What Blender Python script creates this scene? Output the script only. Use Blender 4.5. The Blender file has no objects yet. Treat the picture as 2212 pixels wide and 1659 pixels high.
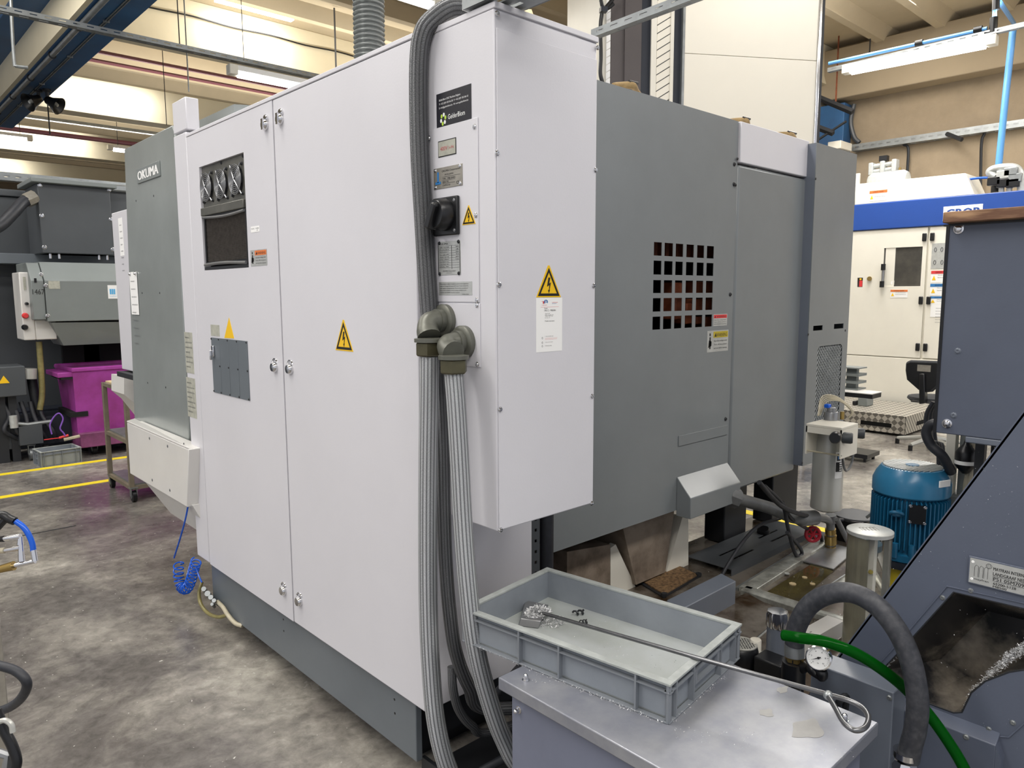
import bpy, bmesh, math, random
from mathutils import Vector as V, Matrix, Euler
random.seed(7)
C = bpy.context.scene.collection
rnd = random.uniform
# ------------------------------------------------------------------ camera
H = 1.65
YAW, PIT, ROL, FPX = math.radians(47.2012), math.radians(6.9618), math.radians(-0.2248), 1595.286
fw = V((math.cos(PIT)*math.cos(YAW), math.cos(PIT)*math.sin(YAW), -math.sin(PIT)))
r0 = V((math.sin(YAW), -math.cos(YAW), 0)); u0_ = r0.cross(fw)
RT = math.cos(ROL)*r0 + math.sin(ROL)*u0_; UP = -math.sin(ROL)*r0 + math.cos(ROL)*u0_
CAM = V((0, 0, H))
cd = bpy.data.cameras.new('camera'); cam = bpy.data.objects.new('camera', cd); C.objects.link(cam)
cd.sensor_width = 36; cd.lens = FPX/2212*36; cd.clip_start = .05; cd.clip_end = 200
m = Matrix((RT, UP, -fw)).transposed().to_4x4(); m.translation = CAM
cam.matrix_world = m
bpy.context.scene.camera = cam
# ------------------------------------------------------------------ world, lights, exposure
sc = bpy.context.scene
sc.view_settings.view_transform = 'Standard'; sc.view_settings.look = 'None'
sc.view_settings.gamma = 1; sc.view_settings.use_curve_mapping = False
sc.view_settings.exposure = 0.36
w = bpy.data.worlds.new('world'); sc.world = w; w.use_nodes = True
w.node_tree.nodes['Background'].inputs[0].default_value = (.86, .88, .95, 1)
w.node_tree.nodes['Background'].inputs[1].default_value = .62
def area(name, loc, sx, sy, power, rot=(0, 0, 0), col=(1, .97, .93)):
    l = bpy.data.lights.new(name, 'AREA'); l.shape = 'RECTANGLE'; l.size = sx; l.size_y = sy
    l.energy = power; l.color = col
    o = bpy.data.objects.new(name, l); o.location = loc; o.rotation_euler = rot; C.objects.link(o)
    return o
# daylight strips in the roof, also over and behind the camera
area('skylight_lamp', (-1.0, 3.2, 5.45), 9.0, .9, 330)
area('skylight_lamp', (-1.0, -1.5, 5.45), 9.0, .9, 330)
area('skylight_lamp', (9.0, -1.5, 5.45), 7.0, .9, 300)
area('skylight_lamp', (7.6, 3.2, 5.45), 4.0, .9, 140)
area('skylight_lamp', (9.5, 4.2, 5.45), 3.0, .9, 120, col=(1, .94, .86))
area('skylight_lamp', (-1.5, 8.0, 5.45), 6.0, .9, 230)
area('skylight_lamp', (6.8, 8.4, 5.45), 5.0, .6, 90, col=(1, .93, .82))
for x_, y_, z_, l_, p_ in ((4, 17.6, 4.9, 8, 110), (5.6, 9.9, 4.75, 5, 40), (6.2, 13.2, 4.6, 6, 80), (4, 22, 5.0, 8, 90)): area('ceiling_fill_lamp', (x_, y_, z_), l_, .1, p_, (math.pi, 0, 0), (1, .95, .86))  # upward fill lamps added to brighten the ceiling, unseen from below
area('ceiling_fill_lamp', (9.6, 3.0, 4.62), .1, 3, 30, (math.pi, 0, 0), (1, .97, .93))  # the same added upward fill for the right-hand ceiling
# ------------------------------------------------------------------ picture to place helpers (points on real planes)
def ray(px, py): return fw + RT*((px-1106)/FPX) - UP*((py-829.5)/FPX)
class Face:
    def __init__(s, O, U, Vv, N): s.O, s.U, s.V, s.N = V(O), V(U), V(Vv), V(N)
    def pt(s, u, v, d=0): return s.O + s.U*u + s.V*v + s.N*d
    def px(s, x, y, d=0):
        r = ray(x, y); O = s.O + s.N*d
        t = (O-CAM).dot(s.N)/r.dot(s.N); p = CAM + r*t - s.O
        return (p.dot(s.U), p.dot(s.V))
    def at(s, x, y, d=0):
        u, v = s.px(x, y, d); return s.pt(u, v, d)
    def q(s, *pts): return [s.px(*p) for p in pts]
def L(x): return Face((x, 0, 0), (0, -1, 0), (0, 0, 1), (-1, 0, 0))     # faces -x, u = -y
def R(y): return Face((0, y, 0), (1, 0, 0), (0, 0, 1), (0, -1, 0))      # faces -y, u = x
def T(z): return Face((0, 0, z), (1, 0, 0), (0, 1, 0), (0, 0, 1))       # faces up
# ------------------------------------------------------------------ materials
def lin(h):
    h = h.lstrip('#'); c = [int(h[i:i+2], 16)/255 for i in (0, 2, 4)]
    return tuple(x/12.92 if x <= .04045 else ((x+.055)/1.055)**2.4 for x in c) + (1,)
def nt(name):
    m = bpy.data.materials.new(name); m.use_nodes = True; n = m.node_tree
    return m, n, n.nodes['Principled BSDF']
def mk(name, col, rough=.5, metal=0., var=.06, sc_=3., bump=0., bs=40., col2=None, thr=None, emit=0, spec=.5, stretch=None):
    m, n, b = nt(name)
    b.inputs['Roughness'].default_value = rough; b.inputs['Metallic'].default_value = metal
    b.inputs['Specular IOR Level'].default_value = spec
    tc = n.nodes.new('ShaderNodeTexCoord'); src = tc.outputs['Object']
    if stretch:
        mp = n.nodes.new('ShaderNodeMapping'); mp.inputs['Scale'].default_value = stretch
        n.links.new(src, mp.inputs[0]); src = mp.outputs[0]
    c1 = lin(col)
    if col2: c2 = lin(col2)
    else: c2 = tuple(max(0, x*(1-2.2*var)) for x in c1[:3]) + (1,)
    if var or col2:
        no = n.nodes.new('ShaderNodeTexNoise'); no.inputs['Scale'].default_value = sc_; no.inputs['Detail'].default_value = 6
        no.inputs['Roughness'].default_value = .62
        n.links.new(src, no.inputs['Vector'])
        cr = n.nodes.new('ShaderNodeValToRGB'); t = thr or (.35, .7)
        cr.color_ramp.elements[0].position = t[0]; cr.color_ramp.elements[1].position = t[1]
        cr.color_ramp.elements[0].color = c1; cr.color_ramp.elements[1].color = c2
        n.links.new(no.outputs['Fac'], cr.inputs[0]); n.links.new(cr.outputs[0], b.inputs['Base Color'])
    else: b.inputs['Base Color'].default_value = c1
    if bump:
        n2 = n.nodes.new('ShaderNodeTexNoise'); n2.inputs['Scale'].default_value = bs; n2.inputs['Detail'].default_value = 4
        n.links.new(src, n2.inputs['Vector'])
        bp = n.nodes.new('ShaderNodeBump'); bp.inputs['Strength'].default_value = bump; bp.inputs['Distance'].default_value = .004
        n.links.new(n2.outputs['Fac'], bp.inputs['Height']); n.links.new(bp.outputs[0], b.inputs['Normal'])
    if emit:
        b.inputs['Emission Color'].default_value = c1; b.inputs['Emission Strength'].default_value = emit
    return m
M = {}
M['white'] = mk('lilac_white_paint', '#d7d6db', .38, var=.02, sc_=2.2, bump=.05, bs=160)
M['cream'] = mk('cream_paint', '#e9e5d8', .42, var=.02)
M['skirt'] = mk('off_white_paint', '#dcdad6', .35, var=.03)
M['grey'] = mk('grey_machine_paint', '#7e8385', .27, var=.05, sc_=1.8, bump=.04, bs=140)
M['grey2'] = mk('blue_grey_paint', '#6d7480', .36, var=.05, sc_=2.5, bump=.04, bs=140)
M['conv'] = mk('slate_blue_paint', '#5b6272', .38, var=.06, sc_=3, bump=.05, bs=150)
M['tablep'] = mk('scuffed_blue_grey_paint', '#7f828c', .3, .25, var=.1, sc_=5, col2='#a2a3a6', thr=(.42, .75), bump=.04, bs=120)
M['tbody'] = mk('table_blue_grey_paint', '#767b8d', .36, var=.06, sc_=4)
M['dsteel'] = mk('dull_dark_steel', '#7a7b7d', .3, .8, var=.1, sc_=20)
M['base'] = mk('base_grey_paint', '#6b7278', .36, var=.08, sc_=1.5)
M['dark'] = mk('dark_steel', '#26282c', .5, var=.1)
M['black'] = mk('black_plastic', '#111215', .35, var=0)
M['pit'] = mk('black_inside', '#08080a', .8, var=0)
M['rubber'] = mk('black_rubber', '#2b2d33', .5, var=.15, sc_=25, bump=.2, bs=60)
M['chrome'] = mk('chrome', '#d8d8da', .14, 1, var=0)
M['steel'] = mk('brushed_steel', '#9b9c9e', .35, .7, var=.08, sc_=12)
M['galv'] = mk('galvanised_steel', '#9fa3a4', .42, .75, var=.12, sc_=9)
M['brass'] = mk('brass', '#b59a5e', .3, .9, var=.1)
M['olive'] = mk('olive_grey_fitting', '#6a6b62', .4, .35, var=.1, sc_=20)
M['nut'] = mk('bronze_nut', '#5e5a45', .35, .6, var=.1, sc_=20)
M['tote'] = mk('grey_tote_plastic', '#7e8389', .42, var=.05, sc_=6)
M['totein'] = mk('worn_tote_plastic', '#8e949b', .42, var=.08, sc_=5, col2='#7f858c')
M['toterim'] = mk('pale_tote_rim', '#a9aeac', .45, var=.14, sc_=20)
M['totebase'] = mk('milky_tote_floor', '#b2b7b8', .3, var=.06, sc_=5, col2='#a0a5a0')
M['yel'] = mk('warning_yellow', '#f1c21b', .4, var=0)
M['yline'] = mk('worn_yellow_floor_paint', '#e8cf22', .5, var=.1, sc_=9, col2='#b3a64a', thr=(.55, .8))
M['blk'] = mk('black_print', '#141414', .5, var=0)
M['paper'] = mk('white_paper', '#f2f2f0', .6, var=0)
M['oldpaper'] = mk('yellowed_label', '#b9b9ac', .5, var=.15, sc_=30)
M['orange'] = mk('orange_print', '#e07a3c', .5, var=0)
M['red'] = mk('red_print', '#d83a3c', .5, var=0)
M['redl'] = mk('faded_red_print', '#c06464', .5, var=0)
M['blueprint'] = mk('blue_print', '#2f78b8', .5, var=0)
M['cyanl'] = mk('light_blue_print', '#58aee0', .5, var=0)
M['green'] = mk('light_green_print', '#b9d94a', .5, var=0)
M['ptxt'] = mk('grey_print', '#5d5f62', .6, var=0)
M['plate'] = mk('brushed_plate', '#aaa59a', .35, .55, var=.1, sc_=30)
M['plate2'] = mk('silver_plate', '#c3c5c2', .4, .4, var=.08, sc_=30)
M['sticker'] = mk('glossy_black_sticker', '#26262c', .25, var=0)
M['filter'] = mk('filter_pad', '#726c66', .9, var=.2, sc_=60)
M['fanplate'] = mk('dull_zinc_plate', '#77766f', .42, .6, var=.15, sc_=8)
M['rust'] = mk('rusty_orange_paint', '#8d4a2c', .7, var=.3, sc_=12)
M['purple'] = mk('purple_paint', '#a5439f', .42, var=.12, sc_=5, col2='#8a3378')
M['duct'] = mk('grey_duct_wall', '#868a88', .28, .45, var=.05)
M['blue'] = mk('blue_band_paint', '#1f4a9c', .4, var=.03)
M['bluebeam'] = mk('blue_girder_paint', '#2c5f90', .5, var=.15, sc_=2, col2='#2b4f78')
M['motor'] = mk('teal_blue_motor_paint', '#175c80', .32, var=.15, sc_=6, col2='#0b3d58', thr=(.5, .8))
M['motor2'] = mk('light_blue_motor_cowl', '#2b7299', .28, var=.1, sc_=5)
M['motyel'] = mk('yellow_motor_base', '#c9b325', .5, var=.2)
M['airblue'] = mk('blue_air_hose', '#0b57c9', .25, var=0)
M['pipeblue'] = mk('light_blue_pipe', '#5d9bd8', .35, var=.03)
M['ceil'] = mk('tan_roof_concrete', '#b8aa90', .85, var=.06, sc_=1.2, bump=.1, bs=30)
M['lintel'] = mk('tan_lintel_concrete', '#a3947c', .85, var=.05, sc_=1.2, bump=.1, bs=30)
M['tower'] = mk('bright_cream_panel', '#ece7d9', .4, var=.01)
M['dred'] = mk('dark_red_pipe', '#5a3038', .5, var=0)
M['girder'] = mk('cream_roof_girder', '#d9cfb4', .8, var=.05, sc_=1)
M['wall'] = mk('tan_roughcast', '#a1917a', .9, var=.08, sc_=3, bump=.8, bs=45)
M['tube'] = mk('fluorescent_tube', '#ffffff', .5, var=0, emit=9)
M['sky'] = mk('roof_light_panel', '#f4f8ff', .5, var=0, emit=5)
M['clamp'] = mk('clear_tube_yellowed', '#9c9882', .15, .4, var=.2, sc_=6)
M['wood'] = None
M['silver'] = mk('silver_grey_cylinder', '#b9b9b3', .32, .25, var=.05)
M['seat'] = mk('charcoal_fabric', '#35373a', .9, var=.15, sc_=30)
M['pipe'] = mk('grey_pvc_pipe', '#7b7d7e', .35, var=.25, sc_=7)
M['sludge'] = mk('oily_brown_steel', '#7d766d', .2, .35, var=.5, sc_=4, col2='#40301f', thr=(.42, .62))
M['rail'] = mk('dirty_aluminium_rail', '#c0c2bb', .35, .5, var=.25, sc_=14, col2='#6d6c66')
M['dirtyc'] = mk('stained_brown_paint', '#97897a', .5, var=.4, sc_=6, col2='#4b3d30', thr=(.4, .75))
M['gravel'] = mk('cork_gasket', '#8c6d4a', .9, var=.4, sc_=60)
M['navy'] = mk('dark_navy_panel', '#262b36', .4, var=.05)
M['warmgrey'] = mk('warm_dark_grey_panel', '#544e4e', .45, var=.05)
M['lmach'] = mk('charcoal_grey_paint', '#4c5054', .45, var=.08, sc_=1.5)
M['lgrey'] = mk('mid_grey_paint', '#7e8483', .42, var=.05, sc_=2)
M['chip'] = mk('bright_steel_chips', '#f6f7f8', .3, .15, var=.3, sc_=90)
M['chipd'] = mk('dark_chip_nest', '#45464a', .4, .6, var=.3, sc_=60)
M['ply'] = mk('plywood', '#d2bd93', .6, var=.1)
M['trol'] = mk('taupe_steel_frame', '#857b6a', .5, .2, var=.15, sc_=9)
M['violet'] = mk('violet_strap', '#7a4fb0', .6, var=0)
M['yhose'] = mk('yellowed_clear_hose', '#8f8654', .3, var=.2, sc_=20)
M['whose'] = mk('cream_hose', '#c6bda4', .35, var=.15, sc_=12)
M['acry'] = mk('sheet_with_painted_reflections', '#2e2e30', .22, .3, var=.3, sc_=3.2, col2='#9a9184', thr=(.46, .64))  # grey patches in the colour stand for reflections on the hopper lining
# concrete floor: dark oily and pale worn patches
def floor_mat():
    m, n, b = nt('worn_concrete_floor'); N_, Lk = n.nodes, n.links
    tc = N_.new('ShaderNodeTexCoord')
    def noise(s, d, r=.6, st=None):
        mp = N_.new('ShaderNodeMapping'); mp.inputs['Scale'].default_value = st or (1, 1, 1)
        Lk.new(tc.outputs['Object'], mp.inputs[0])
        x = N_.new('ShaderNodeTexNoise'); x.inputs['Scale'].default_value = s; x.inputs['Detail'].default_value = d; x.inputs['Roughness'].default_value = r
        x.inputs['Distortion'].default_value = .4
        Lk.new(mp.outputs[0], x.inputs['Vector']); return x.outputs['Fac']
    def ramp(f, *st):
        c = N_.new('ShaderNodeValToRGB'); e = c.color_ramp.elements
        e[0].position, e[0].color = st[0][0], lin(st[0][1]); e[1].position, e[1].color = st[-1][0], lin(st[-1][1])
        for p, h in st[1:-1]: k = e.new(p); k.color = lin(h)
        Lk.new(f, c.inputs[0]); return c.outputs[0]
    base = ramp(noise(1.1, 9, .66), (.30, '#5b5753'), (.44, '#75706c'), (.55, '#97928a'), (.67, '#c2bdb2'))
    fine = ramp(noise(14, 8, .7), (.35, '#b5b5b5'), (.65, '#ffffff'))
    mx = N_.new('ShaderNodeMix'); mx.data_type = 'RGBA'; mx.blend_type = 'MULTIPLY'; mx.inputs[0].default_value = .8
    Lk.new(base, mx.inputs[6]); Lk.new(fine, mx.inputs[7])
    sp = ramp(noise(46, 2, .5), (.72, '#000000'), (.76, '#ffffff'))
    m2 = N_.new('ShaderNodeMix'); m2.data_type = 'RGBA'
    Lk.new(sp, m2.inputs[0]); Lk.new(mx.outputs[2], m2.inputs[6]); m2.inputs[7].default_value = lin('#c9c6be')
    Lk.new(m2.outputs[2], b.inputs['Base Color'])
    rr = ramp(noise(2.2, 6, .6), (.3, '#545454'), (.7, '#a0a0a0')); Lk.new(rr, b.inputs['Roughness'])
    bp = N_.new('ShaderNodeBump'); bp.inputs['Strength'].default_value = .25; bp.inputs['Distance'].default_value = .004
    Lk.new(noise(30, 6, .7), bp.inputs['Height']); Lk.new(bp.outputs[0], b.inputs['Normal'])
    return m
M['floor'] = floor_mat()
def braid(name, ca, cb, N=10, K=160, metal=.6):
    m, n, b = nt(name); N_, Lk = n.nodes, n.links
    uv = N_.new('ShaderNodeUVMap'); sp = N_.new('ShaderNodeSeparateXYZ'); Lk.new(uv.outputs[0], sp.inputs[0])
    def mt(op, a, c=None):
        x = N_.new('ShaderNodeMath'); x.operation = op
        for i, q in enumerate((a, c)):
            if q is None: continue
            if isinstance(q, (int, float)): x.inputs[i].default_value = q
            else: Lk.new(q, x.inputs[i])
        return x.outputs[0]
    u = mt('MULTIPLY', sp.outputs[0], N); tri = mt('PINGPONG', u, 1.)
    v = mt('ADD', mt('MULTIPLY', sp.outputs[1], K), mt('MULTIPLY', tri, 1.3))
    s = mt('ABSOLUTE', mt('SINE', mt('MULTIPLY', v, math.pi)))
    t2 = mt('ABSOLUTE', mt('SINE', mt('MULTIPLY', u, math.pi)))
    h = mt('MULTIPLY', s, mt('ADD', mt('MULTIPLY', t2, .8), .2))
    cr = N_.new('ShaderNodeValToRGB'); cr.color_ramp.elements[0].color = lin(ca); cr.color_ramp.elements[1].color = lin(cb)
    cr.color_ramp.elements[0].position = .1; cr.color_ramp.elements[1].position = .75
    Lk.new(h, cr.inputs[0]); Lk.new(cr.outputs[0], b.inputs['Base Color'])
    b.inputs['Metallic'].default_value = metal; b.inputs['Roughness'].default_value = .34
    bp = N_.new('ShaderNodeBump'); bp.inputs['Strength'].default_value = .7; bp.inputs['Distance'].default_value = .002
    Lk.new(h, bp.inputs['Height']); Lk.new(bp.outputs[0], b.inputs['Normal'])
    return m
M['braid'] = braid('silver_wire_braid', '#2e3135', '#d2d5d8', N=16, K=300, metal=.35)
M['braidd'] = braid('dark_wire_braid', '#1b1c1f', '#77797c', N=14, K=330, metal=.3)
def wood():
    m, n, b = nt('oiled_wood'); N_, Lk = n.nodes, n.links
    tc = N_.new('ShaderNodeTexCoord'); mp = N_.new('ShaderNodeMapping'); mp.inputs['Scale'].default_value = (6, 2.5, 14)
    Lk.new(tc.outputs['Object'], mp.inputs[0])
    x = N_.new('ShaderNodeTexWave'); x.inputs['Scale'].default_value = 1.6; x.inputs['Distortion'].default_value = 9; x.inputs['Detail'].default_value = 4
    Lk.new(mp.outputs[0], x.inputs['Vector'])
    c = N_.new('ShaderNodeValToRGB'); c.color_ramp.elements[0].color = lin('#6b4a35'); c.color_ramp.elements[1].color = lin('#b08b68')
    Lk.new(x.outputs['Color'], c.inputs[0]); Lk.new(c.outputs[0], b.inputs['Base Color']); b.inputs['Roughness'].default_value = .6
    return m
M['wood'] = wood()
def tread():
    m, n, b = nt('aluminium_tread_plate'); N_, Lk = n.nodes, n.links
    tc = N_.new('ShaderNodeTexCoord'); cb = N_.new('ShaderNodeCombineXYZ')
    for i, ax in enumerate(((14, 14, 14.01), (14, -14, 14.01))):
        d = N_.new('ShaderNodeVectorMath'); d.operation = 'DOT_PRODUCT'; d.inputs[1].default_value = ax
        Lk.new(tc.outputs['Object'], d.inputs[0]); Lk.new(d.outputs['Value'], cb.inputs[i])
    cb.inputs[2].default_value = .5
    x = N_.new('ShaderNodeTexChecker'); x.inputs['Scale'].default_value = 1
    x.inputs[1].default_value = lin('#c4bfb4'); x.inputs[2].default_value = lin('#77736c'); Lk.new(cb.outputs[0], x.inputs[0])
    Lk.new(x.outputs[0], b.inputs['Base Color']); b.inputs['Metallic'].default_value = .4; b.inputs['Roughness'].default_value = .4
    bp = N_.new('ShaderNodeBump'); bp.inputs['Strength'].default_value = .4; bp.inputs['Distance'].default_value = .003
    Lk.new(x.outputs[1], bp.inputs['Height']); Lk.new(bp.outputs[0], b.inputs['Normal'])
    return m
M['tread'] = tread()
def glassy(name, col, rough=.05, tr=.85):
    m, n, b = nt(name); b.inputs['Base Color'].default_value = lin(col); b.inputs['Roughness'].default_value = rough
    b.inputs['Transmission Weight'].default_value = tr; b.inputs['IOR'].default_value = 1.12
    return m
M['greenh'] = glassy('clear_green_hose', '#12741f', .1, .7)
M['clear'] = glassy('yellowed_clear_plastic', '#e6e4da', .03, .93)
M['dglass'] = mk('dark_window_glass', '#3a3a38', .08, var=.4, sc_=3, col2='#55524c')
def stain_mat(name, c1, c2, s, pos):
    return mk(name, c1, .3, var=.1, sc_=s, col2=c2, thr=pos)
M['galvp'] = mk('reflective_grey_panel', '#a3a9a7', .26, .3, var=.08, sc_=1.5)
# ------------------------------------------------------------------ objects
LOC = {}
def tag(o, label=None, cat=None, group=None, kind=None):
    for k, v in (('label', label), ('category', cat), ('group', group), ('kind', kind)):
        if v: o[k] = v
    return o
def thing(name, label, cat, loc=(0, 0, 0), group=None):
    o = bpy.data.objects.new(name, None); C.objects.link(o); o.location = loc; o.empty_display_size = .1
    LOC[o.name] = V(loc); return tag(o, label, cat, group)
class MB:
    def __init__(s): s.v = []; s.f = []; s.uv = {}; s.mi = []; s.cur = 0
    def add(s, vs, fs):
        b = len(s.v); s.v += [V(p) for p in vs]; s.f += [[b+i for i in f] for f in fs]; s.mi += [s.cur]*len(fs)
    def box(s, x0, x1, y0, y1, z0, z1):
        vs = [(x, y, z) for x in (x0, x1) for y in (y0, y1) for z in (z0, z1)]
        s.add(vs, [(0, 1, 3, 2), (4, 6, 7, 5), (0, 4, 5, 1), (2, 3, 7, 6), (0, 2, 6, 4), (1, 5, 7, 3)]); return s
    def fbox(s, F, u0, u1, v0, v1, d0, d1):
        vs = [F.pt(u, v, d) for u in (u0, u1) for v in (v0, v1) for d in (d0, d1)]
        s.add(vs, [(0, 1, 3, 2), (4, 6, 7, 5), (0, 4, 5, 1), (2, 3, 7, 6), (0, 2, 6, 4), (1, 5, 7, 3)]); return s
    def prism(s, F, poly, d0, d1):
        n = len(poly); vs = [F.pt(u, v, d0) for u, v in poly] + [F.pt(u, v, d1) for u, v in poly]
        s.add(vs, [list(range(n)), list(range(2*n-1, n-1, -1))] + [(i, (i+1) % n, n+(i+1) % n, n+i) for i in range(n)]); return s
    def hull8(s, a, b):          # two quads of world points
        s.add(list(a)+list(b), [(0, 1, 2, 3), (7, 6, 5, 4), (0, 4, 5, 1), (1, 5, 6, 2), (2, 6, 7, 3), (3, 7, 4, 0)]); return s
    def holes(s, F, u0, u1, v0, v1, hs, d0, d1):
        us = sorted({u0, u1, *[a for h in hs for a in h[:2]]}); vs = sorted({v0, v1, *[a for h in hs for a in h[2:]]})
        solid = lambda i, j: 0 <= i < len(us)-1 and 0 <= j < len(vs)-1 and not any(h[0] <= (us[i]+us[i+1])/2 <= h[1] and h[2] <= (vs[j]+vs[j+1])/2 <= h[3] for h in hs)
        for i in range(len(us)-1):
            for j in range(len(vs)-1):
                if not solid(i, j): continue
                P = [F.pt(u, v, d) for d in (d0, d1) for u, v in ((us[i], vs[j]), (us[i+1], vs[j]), (us[i+1], vs[j+1]), (us[i], vs[j+1]))]
                fs = [(0, 1, 2, 3), (7, 6, 5, 4)]
                if not solid(i, j-1): fs.append((0, 4, 5, 1))
                if not solid(i+1, j): fs.append((1, 5, 6, 2))
                if not solid(i, j+1): fs.append((2, 6, 7, 3))
                if not solid(i-1, j): fs.append((3, 7, 4, 0))
                s.add(P, fs)
        return s
    def tube(s, path, r, n=12, closed=False, caps=True, rf=None):
        P = [V(p) for p in path]; m = len(P); L_ = 0.; rings = []; up = None
        for i, p in enumerate(P):
            if closed: t = (P[(i+1) % m]-P[i-1])
            else: t = P[min(i+1, m-1)]-P[max(i-1, 0)]
            t.normalize()
            if up is None:
                up = V((0, 0, 1)) if abs(t.z) < .9 else V((1, 0, 0))
            a = (up - t*up.dot(t))
            if a.length < 1e-6: a = t.orthogonal()
            a.normalize(); b = t.cross(a); up = a
            if i: L_ += (P[i]-P[i-1]).length
            rr = rf(L_) if rf else r
            rings.append((L_, [p + (a*math.cos(2*math.pi*k/n) + b*math.sin(2*math.pi*k/n))*rr for k in range(n)]))
        base = len(s.v); 
        for _, q in rings: s.v += q
        segs = m if closed else m-1
        for i in range(segs):
            j = (i+1) % m
            for k in range(n):
                k2 = (k+1) % n
                s.uv[len(s.f)] = [(k/n, rings[i][0]), ((k+1)/n, rings[i][0]), ((k+1)/n, rings[j][0]), (k/n, rings[j][0])]
                s.f.append([base+i*n+k, base+i*n+k2, base+j*n+k2, base+j*n+k]); s.mi.append(s.cur)
        if caps and not closed:
            s.f.append([base+k for k in range(n)][::-1]); s.f.append([base+(m-1)*n+k for k in range(n)]); s.mi += [s.cur]*2
        return s
    def cyl(s, p0, p1, r, r1=None, n=20):
        p0, p1 = V(p0), V(p1); t = (p1-p0).normalized(); a = t.orthogonal().normalized(); b = t.cross(a); r1 = r if r1 is None else r1
        vs = [p0+(a*math.cos(2*math.pi*k/n)+b*math.sin(2*math.pi*k/n))*r for k in range(n)] + [p1+(a*math.cos(2*math.pi*k/n)+b*math.sin(2*math.pi*k/n))*r1 for k in range(n)]
        s.add(vs, [list(range(n))[::-1], list(range(n, 2*n))] + [(k, (k+1) % n, n+(k+1) % n, n+k) for k in range(n)]); return s
    def lathe(s, o, ax, prof, n=28):
        o = V(o); t = V(ax).normalized(); a = t.orthogonal().normalized(); b = t.cross(a); base = len(s.v); m = len(prof)
        for r, h in prof:
            for k in range(n): s.v.append(o+t*h+(a*math.cos(2*math.pi*k/n)+b*math.sin(2*math.pi*k/n))*max(r, 1e-4))
        for i in range(m-1):
            for k in range(n): s.f.append([base+i*n+k, base+i*n+(k+1) % n, base+(i+1)*n+(k+1) % n, base+(i+1)*n+k]); s.mi.append(s.cur)
        s.f.append([base+k for k in range(n)][::-1]); s.f.append([base+(m-1)*n+k for k in range(n)]); s.mi += [s.cur]*2
        return s
    def ball(s, c, r, n=10, sz=1):
        c = V(c); prof = [(r*math.sin(math.pi*i/n), -r*sz*math.cos(math.pi*i/n)) for i in range(n+1)]
        return s.lathe(c, (0, 0, 1), prof, n=max(8, n+4))
    def build(s, name, mat, parent=None, bevel=0, smooth=True, ang=38):
        off = V((0, 0, 0)); p = parent
        while p is not None:
            if p.name in LOC: off = LOC[p.name]; break
            p = p.parent
        me = bpy.data.meshes.new(name); me.from_pydata([v-off for v in s.v], [], s.f)
        ms = mat if isinstance(mat, (list, tuple)) else [mat]
        for x in ms: me.materials.append(x)
        if len(ms) > 1: me.polygons.foreach_set('material_index', s.mi)
        if s.uv:
            ul = me.uv_layers.new(name='UVMap')
            for pi, uvs in s.uv.items():
                ls = me.polygons[pi].loop_start
                for k, q in enumerate(uvs): ul.data[ls+k].uv = q
        bm = bmesh.new(); bm.from_mesh(me); bmesh.ops.recalc_face_normals(bm, faces=bm.faces); bm.to_mesh(me); bm.free()
        if smooth:
            me.polygons.foreach_set('use_smooth', [True]*len(me.polygons)); me.set_sharp_from_angle(angle=math.radians(ang))
        me.update()
        o = bpy.data.objects.new(name, me); C.objects.link(o)
        if parent is not None: o.parent = parent
        if bevel:
            b = o.modifiers.new('Bevel', 'BEVEL'); b.width = bevel; b.segments = 2; b.limit_method = 'ANGLE'; b.angle_limit = math.radians(40)
        return o
def spl(pts, k=8):
    P = [V(p) for p in pts]; P = [P[0]*2-P[1]] + P + [P[-1]*2-P[-2]]; out = []
    for i in range(1, len(P)-2):
        a, b, c, d = P[i-1:i+3]
        for j in range(k):
            t = j/k; out.append(.5*((2*b)+(c-a)*t+(2*a-5*b+4*c-d)*t*t+(3*b-a-3*c+d)*t**3))
    out.append(P[-2]); return out
def glyphs(txt, size=1.):
    cu = bpy.data.curves.new('t', 'FONT'); cu.body = txt; cu.size = size; cu.resolution_u = 2
    o = bpy.data.objects.new('t', cu); C.objects.link(o)
    dg = bpy.context.evaluated_depsgraph_get(); dg.update(); me = bpy.data.meshes.new_from_object(o.evaluated_get(dg))
    vs = [v.co.copy() for v in me.vertices]; fs = [list(p.vertices) for p in me.polygons]
    bpy.data.objects.remove(o); bpy.data.curves.remove(cu); bpy.data.meshes.remove(me)
    return vs, fs
GC = {}
def text(mb, F, u, v, w, h, txt, d, bold=0):
    """lettering fitted into the box (u, v, w, h) on face F, d proud of it"""
    if txt not in GC: GC[txt] = glyphs(txt)
    vs, fs = GC[txt]
    if not vs: return
    x0 = min(p.x for p in vs); x1 = max(p.x for p in vs); y1 = max(p.y for p in vs); y0 = min(p.y for p in vs)
    sx = w/max(1e-6, x1-x0); sy = h/max(1e-6, y1-y0)
    mb.add([F.pt(u+(p.x-x0)*sx, v+(p.y-y0)*sy, d) for p in vs], fs)
    if bold: mb.add([F.pt(u+(p.x-x0)*sx+bold, v+(p.y-y0)*sy, d+.0001) for p in vs], fs)
def rect(F, tl, br, d=0):
    a = F.px(*tl, d); b = F.px(*br, d); return min(a[0], b[0]), max(a[0], b[0]), min(a[1], b[1]), max(a[1], b[1])
def screw(mb, F, u, v, r=.006, h=.004, d=0):
    mb.lathe(F.pt(u, v, d), F.N, [(r*1.15, 0), (r*1.15, h*.3), (r, h*.4), (r*.75, h), (r*.35, h), (r*.3, h*.5)], n=10)
def struct(o): o['kind'] = 'structure'; return o

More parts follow.
